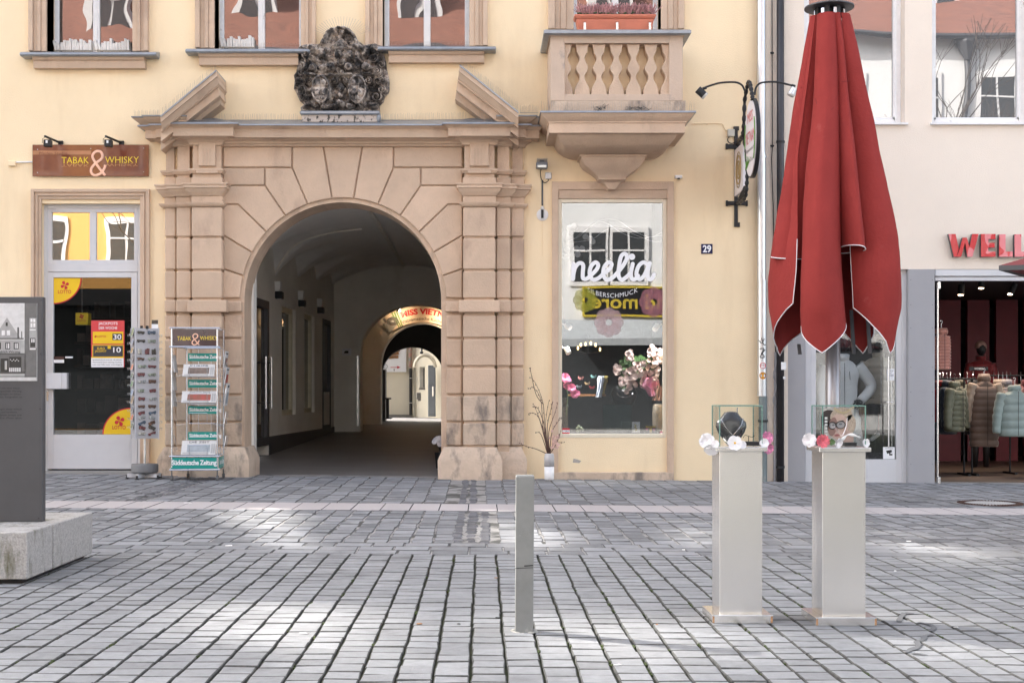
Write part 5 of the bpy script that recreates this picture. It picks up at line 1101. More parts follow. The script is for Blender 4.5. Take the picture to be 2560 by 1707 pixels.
t = thing('courtyard_lamp', P(1054, 880, Yn+.2), 'black lamp high on the courtyard wall', 'wall lamp'); b = MB(); b.tube([P(1054, 868, Yn+.3), P(1054, 880, Yn+.2)], .03, 6); b.build('arm', M_BLACK, t); b = MB(); b.ball(P(1054, 881, Yn+.2), .06, 8, 5, (1, 1, .8)); b.build('shade', M_BLACK, t)
# flowers leaning out behind the right pier
t = thing('white_flowers', P(1094, 1190, 20.6), 'small white blossoms peeping from behind the right gateway pier', 'flowers'); b = MB()
for k, (x, y) in enumerate(((1094, 1097), (1098, 1104), (1087, 1104), (1099, 1096), (1090, 1100), (1100, 1110))): flower(b, P(x, y, 20.6), .045, 6, 2, (-.3, -1, .3), seed=k)
b.build('blossom', M_WP, t); b = MB()
for x in (1098, 1101, 1104): b.tube([P(x-3, 1100, 20.6), P(x+3, 1130, 20.65), P(1106, 1175, 20.7)], .008, 5)
b.build('stem', M_BLACK, t)
b = MB(); b.lathe([(.10, 0), (.12, .02), (.15, .30), (.14, .30)], n=16); q = P(1110, 1178, 20.7); o = b.build('pot', M_BLACK, t, local=True); o.location = (q.x-ORG[t.name].x, .1, q.z-ORG[t.name].z)
# ---------------------------------------------------------------- cream house with the clothes shop
random.seed(13)
ch = thing('cream_house', (6, D, 0), 'pale cream rendered house with large white windows above a glazed clothes shop', 'house')
CX0 = fx(1897)+.001
M_GREYP = mat('grey_pilaster_paint', (.33, .325, .34), .6, var=.04, scale=1.5, bump=.15, bscale=50, stain=((.28, .27, .28), 2, .62, .2))
W5, W6 = (2010, 2262, 308), (2330, 2575, 308)
zs = fz(673); hs = [(fx(a), fx(c), fz(z), 8.6) for a, c, z in (W5, W6)]
b = MB(); wall(b, CX0, 13, zs, 23, hs, D+.0, D+.45); b.build('wall', M_CREAM, ch)
b = MB(); b.box(CX0+.02, fx(1969), D-.02, D+.3, -.2, zs); b.build('corner_strip', M_CREAM, ch)
b = MB(); pbox(b, 1969, 673, 2013, 1214, D+.0, D+.4); b.build('grey_pier', M_GREYP, ch)
b = MB(); pbox(b, 2271, 673, 2337, 1214, D-.03, D+.4, .004)
b.build('pilaster', M_GREYP, ch)
b = MB()
for x in (2277, 2331):
    for y in (700, 762, 820, 918, 980, 1040, 1100, 1160): b.ball(P(x, y, D-.03), .006, 5, 3, (1, .5, 1))
b.build('screw', M_GREYM, ch)
M_GW = glass('large_window_glass', .40, bump=.004, bscale=.7, body=(.13, .135, .14))
for (a, c, z) in (W5, W6):
    x0, x1, z0 = fx(a), fx(c), fz(z); yf = D+.16; t = .085; b = MB(); b.box(x0, x0+t, yf, yf+.07, z0, 8.6, .01); b.box(x1-t, x1, yf, yf+.07, z0, 8.6, .01); b.box(x0+t, x1-t, yf+.003, yf+.067, z0, z0+t, .01)
    b.box(x0+t, x0+t+.03, yf+.015, yf+.06, z0+t, 8.6); b.box(x1-t-.03, x1-t, yf+.015, yf+.06, z0+t, 8.6); b.box(x0+t, x1-t, yf+.015, yf+.06, z0+t, z0+t+.03)
    f = b.build('window', M_WHITE, ch); g_ = MB(); g_.box(x0+t, x1-t, yf+.045, yf+.05, z0+t, 8.6); g_.build('pane', M_GW, f)
    s = MB(); s.loft([[(x, D+.16, z0+.035), (x, D-.06, z0-.005), (x, D-.06, z0-.03), (x, D+.16, z0-.03)] for x in (x0-.03, x1+.03)]); s.build('window_sill', M_WHITE, f)
    # curtain-free dark room
# shop glazing
yd = D+.07
b = MB(); R4 = lambda *q, y0=yd, y1=yd+.09, bev=.004: pbox(b, *q, y0, y1, bev)
R4(2013, 674, 2027, 1214); R4(2256, 674, 2271, 1214); R4(2027, 674, 2256, 690); R4(2027, 690, 2040, 1210, y0=yd+.015); R4(2241, 690, 2255, 1210, y0=yd+.015); R4(2040, 690, 2241, 700, y0=yd+.015); R4(2040, 1148, 2241, 1210, y0=yd+.015)
R4(2045, 1185, 2236, 1186.5, y0=yd+.012, y1=yd+.016, bev=0)
f = b.build('door_frame', M_DOORW, ch)
b = MB(); pbox(b, 2040, 700, 2241, 1148, yd+.05, yd+.058); b.build('pane', glass('shop_glass2', .10, (.85, .87, .88)), f)
b = MB(); pbox(b, 2221, 890, 2224, 1120, yd-.10, yd-.07, .01); pbox(b, 2229, 890, 2232, 1120, yd+.10, yd+.13, .01); pbox(b, 2216, 1003, 2236, 1006, yd-.09, yd+.05, .005); b.build('handle', M_CHROME, f)
t = thing('tax_free_sticker', P(2227, 951, yd+.04), 'white SHOP TAX FREE sticker on the clothes shop door', 'sticker'); b = MB(); pbox(b, 2218, 922, 2236, 951, yd+.03, yd+.045, .004); b.build('ground', M_TEXTW, t)
b = MB()
for k, s_ in enumerate(("SHOP", "TAX", "FREE")): text(b, s_, *pf(2220, 925+k*5.6, 2220+(14 if k != 1 else 9), 929.2+k*5.6, yd+.028), yd+.028)
b.build('lettering', mat('navy_print', (.05, .06, .12), .5), t)
t = thing('camera_notice', P(2222, 1147, yd+.04), 'white video camera notice low on the clothes shop door glass', 'notice'); b = MB(); pbox(b, 2208, 1117, 2237, 1147, yd+.035, yd+.045, .003); b.build('ground', M_TEXTW, t)
b = MB(); yy = yd+.033; b.prism([pt(*q, yy) for q in ((2215, 1126), (2229, 1124), (2230, 1130), (2218, 1134))], yy, yy+.001); pbox(b, 2223, 1131, 2226, 1138, yy, yy+.001); pbox(b, 2226, 1134, 2231, 1138, yy, yy+.001); text(b, "ACHTUNG", *pf(2212, 1119, 2233, 1121.5, yy), yy); b.build('camera_symbol', M_BLACK, t)
# open entrance
b = MB(); R4(2338, 674, 2640, 690, y0=D-.01, y1=D+.12); R4(2338, 692, 2640, 702, y0=D+.02, y1=D+.08); fe = b.build('entrance_header', M_DOORW, ch)
b = MB(); pbox(b, 2343, 706, 2347, 1200, D+.03, D+.06, .004); pbox(b, 2345, 704, 2352, 722, D+.02, D+.07, .004); pbox(b, 2344, 1192, 2352, 1212, D+.02, D+.07, .004); b.build('door_rail', M_STEEL, ch)
b = MB(); g0 = fx(2338), fx(2345); b.add([(g0[0], D+.05, fz(1205)), (g0[1]+.0, D+.9, fz(1205)), (g0[1], D+.9, fz(705)), (g0[0], D+.05, fz(705))], [(0, 1, 2, 3), (3, 2, 1, 0)]); 
b = MB(); zf0 = fz(1213)
b.box(fx(2337), 14, D+.0, D+.45, zf0-.2, zf0); b.build('threshold', mat('dark_mat', (.03, .03, .035), .9, bump=.5), ch)
XR0 = fx(2012); b = MB(); b.box(XR0, 14, D+.45, D+9, zf0-.2, zf0+.02); b.build('shop_floor', mat('oak_floor', (.17, .12, .09), .5, col2=(.11, .08, .06), scale=3, stretch=(.3, 4, 1)), ch)
b = MB(); b.box(XR0-.1, XR0, D+.45, D+9, zf0, 4.2); b.box(XR0, 14, D+8.9, D+9, zf0, 4.2); b.box(XR0, 14, D+.5, D+9, fz(690)+.12, fz(690)+.2); b.box(XR0, fx(2330), D+1.7, D+1.8, zf0, 4.2); b.build('shop_room', mat('dark_shop_wall', (.035, .03, .032), .7, var=.2), ch)
b = MB(); Yw = D+6.5; x = 8.8
while x < 14: b.box(x, x+.42, Yw, Yw+.1, zf0, 3.6); x += .55
b.build('red_wall_panels', mat('deep_red_panel', (.20, .01, .02), .5, var=.1), ch)
b = MB(); b.box(7.2, 9.2, D+6.9, D+7, zf0, 3.3); b.build('purple_backdrop', mat('violet_backdrop', (.05, .03, .09), .6, col2=(.16, .05, .08), scale=1), ch)
for k, (x, y, a, l) in enumerate(((2402, 737, 0, 'left'), (2453, 720, 0, 'middle'), (2526, 735, 1, 'right'))):
    t = thing('ceiling_spotlight', P(x, y, D+2.2), l+' lit black spotlight on the clothes shop ceiling', 'spotlight', 'spotlights in the clothes shop'); b = MB(); p = P(x, y, D+2.2); b.tube([p+Vector((.07 if a else .01, 0, .16)), p], .05, 12); b.tube([p+Vector((.05, 0, .1)), p+Vector((.05, 0, .35))], .012, 6); b.build('housing', M_BLACK, t)
    b = MB(); b.ball(p+Vector((-.004, -.01, -.003)), .045, 10, 5, (1, .9, .35)); b.build('lit_lens', mat('warm_lens', (1, .8, .6), emit=((1, .72, .5), 4)), t)
    l_ = bpy.data.lights.new("shop_light", 'SPOT'); l_.energy = 14; l_.color = (1, .8, .65); l_.spot_size = R(110); l_.spot_blend = .8; l_.shadow_soft_size = .05; o = bpy.data.objects.new("spot_light", l_); COL.objects.link(o); o.parent = t; o.location = (0, -.02, -.08); o.rotation_euler = (R(-18 if False else 8), 0, 0)
# letters
M_WL = mat('marbled_red_face', (.55, .005, .013), .25, col2=(.72, .20, .22), scale=3.2, coat=.5)
nd = MATS['marbled_red_face'].node_tree.nodes
for n_ in nd:
    if n_.type == 'TEX_NOISE': n_.inputs['Detail'].default_value = 0; n_.inputs['Distortion'].default_value = 1.5
    if n_.type == 'MAP_RANGE': n_.inputs[1].default_value = .53; n_.inputs[2].default_value = .55
wl = thing('shop_name_letters', P(2450, 642, D), 'raised marbled red letters WELL on the cream wall above the clothes shop', 'sign')
def letter(polys, nm):
    b = MB(); c = MB(); yl = D-.10
    for pl in polys: b.prism([pt(*q, yl) for q in pl], yl, yl+.012, .0); c.prism([pt(*q, yl) for q in pl], yl+.013, D-.03)
    o = b.build('letter_'+nm, M_WL, wl); c.build('letter_return', M_GREYM, o)
letter([[(2372, 585), (2389, 585), (2397, 622), (2391, 642), (2385, 642)], [(2391, 642), (2397, 622), (2404, 598), (2411, 598), (2415, 622), (2409, 642.01), (2406, 625), (2403, 642.01)], [(2409, 642), (2415, 622), (2425, 585), (2441, 585), (2427, 642)]][0:1]+[[(2391, 642), (2403, 642), (2413, 606), (2419, 642), (2431, 642), (2447, 585), (2431, 585), (2424, 618), (2417, 594), (2407, 594), (2399, 624)]], 'w')
letter([[(2453, 585), (2489, 585), (2489, 598), (2471, 598), (2471, 607), (2487, 607), (2487, 619), (2471, 619), (2471, 629), (2489, 629), (2489, 642), (2453, 642)]], 'e')
letter([[(2498, 586), (2514, 586), (2514, 629), (2532, 629), (2532, 642), (2498, 642)]], 'l')
letter([[(2537, 586), (2553, 586), (2553, 629), (2571, 629), (2571, 642), (2537, 642)]], 'l')
# clothing ------------------------------------------------------------------
def M_coat(n_, c): return mat('coat_'+n_, c, .55, var=.06, scale=8, sheen=.3, bump=.3, bscale=40)
def puffer(name, label, cat, x, y, ztop, w_, h, c, rings_=7, sleeves=True, sl_c=None, d=.14, group='jackets on the clothes shop racks', rz=0, collar=True, puff=.018, hood=False):
    """hanging quilted jacket, hanger at (x,y,ztop)"""
    t = thing(name, (x, y, ztop-h), label, cat, group, rz); b = MB(); rg = []; n = 20; rows = rings_*6
    for k in range(rows+1):
        u = k/rows; zz = h-u*h; sh = min(1, .38+u*5) if u < .14 else 1; ww = w_/2*(sh if u < .14 else 1+.05*math.sin(u*3)); dd = d*(.55+.45*min(1, u*5)); pf_ = puff*abs(math.sin(math.pi*u*rings_))**.6-puff*.5 if u > .02 else 0
        zz -= 0; rg.append([((ww+pf_)*math.copysign(abs(math.cos(a))**.8, math.cos(a)), (dd+pf_)*math.sin(a)-.006*(abs(math.cos(a)) < .15 and math.sin(a) < 0)*-3, zz-.04*abs(math.cos(a))*(u < .1)) for a in [2*math.pi*i/n for i in range(n)]])
    b.loft(rg[::-1]); b.build('body', c, t, local=True, smooth=True)
    b = MB(); b.tube([(0, -d-.016, h*.95), (0, -d-.020, h*.02)], .004, 4); b.build('zip', M_BLACK, t, local=True)
    if collar:
        b = MB(); b.lathe([(.10, h-.03), (.105, h+.02), (.085, h+.09 if hood else h+.06), (.07, h+.08 if hood else h+.05), (.09, h-.02)], n=14, sy=.8); b.build('hood' if hood else 'collar', c, t, local=True, smooth=True)
    if sleeves:
        for s_ in (-1, 1):
            b = MB(); L = min(h*.95, .62); pts = []; rr = []; m_ = 22
            for k in range(m_+1):
                u = k/m_; pts.append((s_*(w_/2*.82+.10*u+.03*math.sin(u*3)), -.02-.03*u, h-.07-L*u)); rr.append((.072-.024*u)+puff*.8*abs(math.sin(math.pi*u*6))**.6)
            b.tube(pts, rr, 10); b.build('sleeve', sl_c or c, t, local=True, smooth=True)
    b = MB(); b.tube([(0, 0, h+.02), (0, 0, h+.13), (.02, 0, h+.155), (.0, 0, h+.18), (-.02, 0, h+.16)], .004, 5); b.build('hanger', M_CHROME, t, local=True); return t
Yr = D+2.1
S2 = Yr/F
def PX(px, py, Y): return fx(px, Y), Y, fz(py, Y)
q = PX(2460, 948, Yr); puffer('long_coat', 'long brown quilted coat with beige sleeves facing out of the clothes shop', 'coat', q[0], q[1], q[2], 68*S2, 168*S2, M_coat('brown', (.15, .095, .07)), 10, True, M_coat('beige', (.36, .27, .20)), hood=True)
q = PX(2536, 972, D+1.6); puffer('puffer_jacket', 'pale sage green quilted jacket at the right edge of the clothes shop entrance', 'jacket', q[0], q[1], q[2], 74*S2, 116*S2, M_coat('sage', (.27, .34, .32)), 6, True)
q = PX(2386, 962, Yr-.15); puffer('puffer_jacket', 'olive green quilted jacket turned sideways left of the long brown coat', 'jacket', q[0], q[1], q[2], 50*S2, 116*S2, M_coat('olive', (.13, .135, .085)), 9, True, rz=R(35))
q = PX(2368, 960, Yr); puffer('puffer_jacket', 'dark blue jacket hanging behind the olive one', 'jacket', q[0], q[1], q[2], 46*S2, 125*S2, M_coat('navy', (.03, .045, .07)), 7, True, rz=R(50))
q = PX(2350, 960, Yr+.1); puffer('puffer_jacket', 'red jacket at the left end of the clothes shop rack', 'jacket', q[0], q[1], q[2], 36*S2, 95*S2, M_coat('red', (.30, .01, .015)), 7, False, rz=R(60))
for k, x in enumerate((2496, 2507, 2517)):
    q = PX(x, 957, Yr+.3); puffer('jacket', 'beige jacket edge on, %s of three right behind the long brown coat' % ('first', 'second', 'third')[k], 'jacket', q[0], q[1], q[2], 30*S2, 110*S2, M_coat('sand%d' % k, (.36-.04*k, .28-.01*k, .22+.03*k)), 6, False, rz=R(70))
for k, (x, dy, hh, c_, rz_, l) in enumerate(((2357, .25, 115, ('teal', (.05, .09, .10)), 70, 'dark teal'), (2376, .30, 105, ('black', (.02, .02, .022)), 75, 'black'), (2400, .28, 122, ('khaki', (.12, .11, .07)), 65, 'khaki green'), (2418, .22, 118, ('darkolive', (.07, .075, .045)), 70, 'very dark olive'), (2432, .3, 130, ('charcoal', (.04, .04, .045)), 75, 'charcoal'),
    (2484, .42, 125, ('taupe', (.20, .15, .12)), 72, 'taupe'), (2526, .45, 110, ('rose', (.34, .16, .15)), 70, 'rosy'), (2552, .35, 112, ('ivory', (.40, .36, .31)), 66, 'ivory'), (2566, .3, 118, ('wine', (.14, .02, .03)), 70, 'wine red'))):
    q = PX(x, 958, Yr+dy); puffer('jacket', l+' jacket hanging edge on among the coats of the clothes shop racks', 'jacket', q[0], q[1], q[2], 40*S2, hh*S2, M_coat(*c_), 7, k % 2 == 0, rz=R(rz_), collar=k % 2 == 0)
for (x0, x1, yy, Y, l) in ((2335, 2440, 947, Yr, 'left'), (2450, 2620, 939, Yr+.35, 'right')):
    t = thing('clothes_rack', (fx((x0+x1)/2, Y), Y, zf0+.02), 'black metal clothes rack in the %s part of the clothes shop entrance' % l, 'rack', 'black clothes racks'); b = MB(); b.tube([P(x0, yy, Y), P(x1, yy, Y)], .014, 8); b.build('rail', M_BLACK, t)
    for x in (x0+75, x1-10):
        b = MB(); p = P(x, yy, Y); b.tube([p, (p.x, p.y, zf0+.03)], .014, 6); b.box(p.x-.02, p.x+.02, Y-.25, Y+.25, zf0+.02, zf0+.05); b.build('leg', M_BLACK, t)
    b = MB()
    for k in range(12): p = P(x0+(x1-x0)*(k+.5)/12, yy, Y); b.tube([p+Vector((.018*math.cos(a), 0, .018*math.sin(a))) for a in [math.pi*i/4 for i in range(6)]], .004, 4)
    b.build('hook', M_BLACK, t)
t = thing('women_sign', P(2447, 925, Yr+.2), 'small black WOMEN sign above the clothes rack', 'sign'); b = MB(); pbox(b, 2424, 917, 2470, 926, Yr+.2, Yr+.22); b.tube([P(2436, 926, Yr+.21), P(2436, 947, Yr+.21)], .006, 5); b.build('board', M_BLACK, t); b = MB(); text(b, "WOMEN", *pf(2436, 919, 2459, 924, Yr+.198), Yr+.198, thick=.02); b.build('lettering', M_WHITE, t)
# mannequins
M_MQ = mat('black_mannequin', (.015, .015, .017), .4)
def mannequin(name, label, px, Y, pys, h, coat, puffy, pose, hat=None, trousers=None, coatlen=.5):
    """px centre, pys shoulder row in the picture; h = body scale"""
    p = P(px, pys, Y); t = thing(name, (p.x, Y, zf0+.02), label, 'mannequin'); zsd = p.z-(zf0+.02); s_ = h
    b = MB(); b.tube([(0, 0, zsd+.0*s_), (0, -.01, zsd+.12*s_)], .055*s_, 10); b.ball((0, -.02, zsd+.24*s_), .10*s_, 14, 10, (.82, .95, 1.2)); b.ball((0, -.105*s_, zsd+.22*s_), .02*s_, 6, 4, (.8, 1, 1.4))
    for q in (-1, 1): b.tube([(q*.09*s_, 0, zsd-.5*s_), (q*.10*s_, 0, .45*s_), (q*.10*s_, .01, .02)], [.09*s_, .065*s_, .045*s_], 10)
    b.build('body', M_MQ, t, local=True, smooth=True)
    b = MB(); rg = []; rows = 40
    for k in range(rows+1):
        u = k/rows; z_ = zsd+.06*s_-u*coatlen*1.15*s_; w_ = (.07+.15*min(1, u*8)**.6 if u < .125 else .22-.035*math.sin(math.pi*min(1, (u-.1)/.55))+.05*max(0, u-.6)/.4)*s_; dd = (.07+.06*min(1, u*6))*s_+.0; pp = (.014*abs(math.sin(math.pi*u*8))**.6 if puffy else .003*math.sin(u*40))
        rg.append([((w_+pp)*math.cos(a), (dd+pp)*math.sin(a), z_-.02*abs(math.cos(a))) for a in [2*math.pi*i/24 for i in range(24)]])
    b.loft(rg[::-1]); b.lathe([(.085*s_, zsd+.02*s_), (.095*s_, zsd+.10*s_), (.075*s_, zsd+.115*s_), (.065*s_, zsd+.05*s_)], n=16); b.build('jacket', coat, t, local=True, smooth=True)
    b = MB(); b.tube([(0, -.135*s_, zsd), (0, -.145*s_, zsd-coatlen*1.05*s_)], .004, 4); b.tube([(.07, -.14*s_, zsd-.1*s_), (.08, -.135*s_, zsd-.2*s_)], .004, 4); b.build('zip', M_GREYM, t, local=True)
    for q in (-1, 1):
        if pose[0 if q < 0 else 1] == 'down': pts = [(q*.19, 0, -.03), (q*.25, .0, -.28), (q*.25, -.05, -.55)]; hd = [(q*.25, -.06, -.57), (q*.245, -.07, -.66)]
        else: pts = [(q*.19, 0, -.03), (q*.36, .02, -.27), (q*.20, -.08, -.45)]; hd = [(q*.20, -.09, -.46), (q*.15, -.12, -.50)]
        f_ = lambda c: (c[0]*s_, c[1]*s_, zsd+c[2]*s_); sp = spline([f_(c) for c in pts], 10); b = MB()
        b.tube(sp, [(.078-.028*i/len(sp))*s_+(.012*abs(math.sin(i*.95)) if puffy else 0) for i in range(len(sp))], 12); b.build('sleeve', coat, t, local=True, smooth=True)
        b = MB(); a0, a1 = Vector(f_(hd[0])), Vector(f_(hd[1])); b.tube([a0, a0.lerp(a1, .6)], [.034*s_, .038*s_], 8)
        d_ = (a1-a0).normalized(); sd_ = d_.cross(Vector((0, 1, 0))).normalized()
        for k in range(4): o_ = sd_*(.03-.02*k)*s_; b.tube([a0.lerp(a1, .5)+o_, a1+o_*1.1, a1+o_*1.2+d_*(.045-.006*abs(k-1))*s_+Vector((0, .01, 0))], [.010*s_, .009*s_, .006*s_], 6)
        b.tube([a0.lerp(a1, .2)+sd_*.03*s_*-q, a0.lerp(a1, .9)+sd_*.055*s_*-q], [.012*s_, .008*s_], 6); b.build('hand', M_MQ, t, local=True, smooth=True)
    if hat: b = MB(); b.lathe([(.10*s_, zsd+.25*s_), (.102*s_, zsd+.29*s_), (.09*s_, zsd+.34*s_), (.05*s_, zsd+.385*s_), (.01, zsd+.395*s_)], n=18); b.build('hat', hat, t, local=True, smooth=True)
    if trousers:
        for q in (-1, 1): b = MB(); b.tube([(q*.10*s_, 0, zsd-.50*s_), (q*.12*s_, -.01, zsd-.9*s_), (q*.11*s_, 0, zsd-1.1*s_)], [.12*s_, .11*s_, .09*s_], 12); b.build('trouser_leg', trousers, t, local=True, smooth=True)
    return t
mannequin('mannequin', 'mannequin in long white coat, hand on hip, behind the door glass', 2104, D+.42, 908, 1.22, mat('white_coat', (.84, .82, .80), .6, var=.04, bump=.5, bscale=14), False, ('down', 'hip'), coatlen=.95)
mannequin('mannequin', 'black headed mannequin in beige quilted jacket and knitted hat behind the door glass', 2196, D+.75, 900, .98, M_coat('sandbeige', (.62, .54, .43)), True, ('down', 'down'), hat=mat('cream_knit', (.58, .46, .34), .95, bump=1, bscale=120), coatlen=.62, trousers=mat('dark_trousers', (.02, .02, .022), .8))
mannequin('mannequin', 'mannequin in red with a striped knitted hat deep inside the clothes shop', 2452, D+4.2, 905, .95, M_coat('red2', (.20, .006, .01)), True, ('down', 'down'), hat=mat('striped_knit', (.45, .16, .12), .9, col2=(.5, .4, .35), scale=12, stretch=(.1, .1, 5)), coatlen=.5)
q = PX(2178, 985, D+.95); puffer('bomber_jacket', 'dusty pink bomber jacket hanging in the clothes shop window', 'jacket', q[0], q[1], q[2], 60*S2, 100*S2, M_coat('dustypink', (.33, .125, .105)), 1, True, puff=.003, group=None)
q = PX(2144, 1010, D+1.2); puffer('coat', 'tan coat hanging at the left of the clothes shop window', 'coat', q[0]-.5, q[1], q[2]+.02, 60*S2, 70*S2, M_coat('tan', (.40, .27, .15)), 1, False, puff=.003, group=None)
q = PX(2340, 830, D+1.2); puffer('puffer_vest', 'salmon pink finely quilted vest at the left edge of the shop entrance', 'vest', q[0]+.08, q[1], q[2], 40*S2, 90*S2, M_coat('salmon', (.50, .22, .17)), 12, False, group=None)
t = thing('display_stand', (fx(2200, D+.9), D+.9, zf0+.02), 'thin steel stand in the clothes shop window', 'stand'); b = MB(); b.tube([P(2199, 1075, D+.9), P(2199, 985, D+.9)], .012, 6); b.build('pole', M_STEEL, t); b = MB(); pbox(b, 2100, 1075, 2235, 1140, D+.7, D+1.3, .01); b.build('plinth', M_BLACK, t)
b = MB()
for k in range(5): x = 2208+k*4; b.box(fx(x), fx(x+9), D+.62, D+.75, fz(1102-k*3, D+.65), fz(1094-k*3, D+.65), .01)
tag(b.build('folded_clothes', M_WHITE), 'folded white clothes lying low in the clothes shop window', 'clothes')
# ---------------------------------------------------------------- pipes
M_ZN = mat('bright_zinc_pipe', (.60, .61, .63), .3, .75, var=.15, scale=5, stretch=(1, 1, .3), bump=.1, bscale=8)
M_ZD = mat('oxidised_pipe', (.17, .20, .20), .6, .3, var=.25, scale=6, stretch=(1, 1, .3), stain=((.28, .28, .26), 6, .58, .1))
t = thing('zinc_drainpipe', (fx(1904), D-.09, 0), 'shiny zinc drainpipe with graffiti and round stickers between the two houses', 'drainpipe')
xp = fx(1905, D-.09); yp = D-.09
b = MB(); b.cyl(xp-.01, yp, fz(385, yp), 8.7, .058, 20); b.cyl(xp-.006, yp, fz(705, yp), fz(385, yp)+.0, .061, 20); b.cyl(xp, yp, fz(990, yp), fz(700, yp), .065, 20)
for y in (392, 702, 780, 985): b.cyl(xp, yp, fz(y+3, yp), fz(y, yp), .069, 20)
b.build('pipe', M_ZN, t, smooth=40)
b = MB(); b.cyl(xp+.012, yp, -.1, fz(990, yp), .060, 20); b.cyl(xp+.012, yp, fz(1052, yp), fz(1047, yp), .068, 20); b.build('lower_pipe', M_ZD, t, smooth=40)
def bkt(par, xc, y, r, px0, name='bracket', m=M_BLACK):
    b = MB(); zz = fz(y, yp); b.cyl(xc, yp, zz-.015, zz+.015, r, 16); b.box(xc-.012, xc+.012, yp, D, zz-.01, zz+.01); return b.build(name, m, par)
bkt(t, xp+.012, 1052, .072, 0); bkt(t, xp-.01, 426, .066, 0, m=M_ZN)
b = MB(); yy = yp-.068
for pts in ([(1907, 845), (1912, 860), (1917, 862)], [(1899, 850), (1908, 858), (1914, 846)], [(1902, 872), (1913, 871), (1906, 885)], [(1916, 874), (1903, 892), (1914, 893), (1910, 884)]): b.tube(spline([P(x-3, y, yy) for x, y in pts], 4), .006, 5)
b.build('graffiti', M_BLACK, t)
def rsticker(y, c, l, s_=None):
    t = thing('round_sticker', P(1908, y+9, yy), l, 'sticker'); b = MB(); n = 20; rr = .052; zc = fz(y, yp)
    rg = [[(xp+.067*math.sin(u/.067), yp-.067*math.cos(u/.067), zc+v) for u in [rr*math.cos(th)*k for th in (0,)] for v in (0,)] for k in (0,)]
    pts = [(0, 0)]+[(rr*math.cos(2*math.pi*i/n), rr*math.sin(2*math.pi*i/n)) for i in range(n)]
    b.add([(xp+.067*math.sin(u/.067), yp-.0675*math.cos(u/.067), zc+v) for u, v in pts], [(0, 1+i, 1+(i+1) % n) for i in range(n)]); b.build('disc', c, t)
    b = MB(); b.tube([(xp+.068*math.sin(.040*math.cos(a)/.067), yp-.069*math.cos(.040*math.cos(a)/.067), zc+.040*math.sin(a)) for a in [2*math.pi*k/20 for k in range(21)]], .004, 4)
    if s_: text(b, s_, xp-.03, xp+.03, zc-.012, zc+.010, yp-.070)
    b.build('print', M_RED if s_ else mat('brown_print', (.3, .1, .02)), t)
rsticker(914, M_WHITE, 'round white sticker with red FCN print on the zinc drainpipe', 'FCN'); rsticker(939, mat('orange_sticker', (.75, .34, .03), .5), 'round orange sticker on the zinc drainpipe')
t = thing('dark_drainpipe', (fx(1951, yp), yp, 0), 'dark brown drainpipe with bracket and small stickers at the cream house corner', 'drainpipe'); xq = fx(1951, yp)
b = MB(); b.cyl(xq, yp, -.1, 8.7, .052, 20); b.build('pipe', mat('dark_pipe', (.045, .042, .045), .4, .4, var=.3, scale=5, stretch=(1, 1, .2), stain=((.16, .10, .08), 4, .60, .1, (1, 1, .4))), t, smooth=True)
for y in (355, 1167): bkt(t, xq, y, .062, 0)
b = MB(); pbox(b, xq and 1953, 905, 1965, 924, yp-.06, yp-.05); pbox(b, 1958, 941, 1964, 947, yp-.06, yp-.05); b.build('sticker', M_WHITE, t)
t = thing('cable_conduit', (fx(1931), D-.03, 0), 'thin dark cable with clips running down between the two drainpipes', 'cable'); b = MB(); b.tube([P(1930, 0, D-.035), P(1931, 365, D-.035), P(1929, 400, D-.035), P(1933, 520, D-.035), P(1938, 800, D-.035), P(1940, 1200, D-.035)], .007, 6); b.build('cable', M_BLACK, t)
b = MB()
for y in (133, 365, 1068): b.ball(P(1930.5+(9 if y > 900 else 0), y, D-.04), .03, 8, 5, (1, .6, .6))
b.build('clip', M_BLACK, t)
b = MB(); b.tube([P(1939, 880, D-.05), P(1937, 1205, D-.05)], .022, 8); b.tube(spline([P(1937+4*math.sin(k*1.3), 890+k*13, D-.09) for k in range(11)], 4), .006, 4); tag(b.build('grey_conduit', M_GREYP), 'grey lower conduit wound with a thin white wire beside the dark drainpipe', 'conduit')
# ---------------------------------------------------------------- hanging iron sign
hs_ = thing('hanging_sign_bracket', (fx(1841), D, fz(566)), 'black wrought iron bracket with twisted arm reaching out from the wall', 'sign bracket')
XP = 3.62
def pp(px, py, X=XP): Y = X*F/(px-VX); return Vector((X, Y, fz(py, Y)))
b = MB(); pbox(b, 1836, 318, 1845, 566, D-.03, D, .006)
for (x0, y0, x1, y1) in ((1816, 361, 1868, 372), (1816, 503, 1868, 513), (1834, 316, 1848, 326), (1836, 556, 1850, 567)): pbox(b, x0 if x0 < 1830 else x0, y0, x1, y1, D-.035, D-.001, .004)
for (x, y) in ((1817, 366), (1817, 508), (1867, 508)): pbox(b, x-2, y-7, x+3, y+7, D-.04, D-.002, .004)
b.build('wall_plate', M_BLACK, hs_)
b = MB(); pts = [P(1845, 360, D-.03), pp(1850, 352), pp(1857, 335), pp(1860, 300), pp(1862, 250), pp(1868, 218), pp(1872, 206), pp(1876, 214), pp(1880, 235), pp(1882, 250)]
sp = spline(pts, 8); b.tube(sp, [.025+.007*math.sin(i*1.6) for i in range(len(sp))], 8)
pts = [P(1843, 508, D-.03), pp(1853, 505), pp(1864, 490), pp(1867, 460), pp(1868, 425), pp(1866, 380), pp(1858, 345)]; sp = spline(pts, 8); b.tube(sp, [.024+.006*math.sin(i*1.6) for i in range(len(sp))], 8)
for k in range(7):   # leaf curls in the lower corner
    p0 = pp(1846+k*2.2, 506-k*4.5); b.tube(spline([p0, p0+Vector((0, -.05, .06)), p0+Vector((0, -.12, .02)), p0+Vector((0, -.08, -.04))], 4), .014, 6)
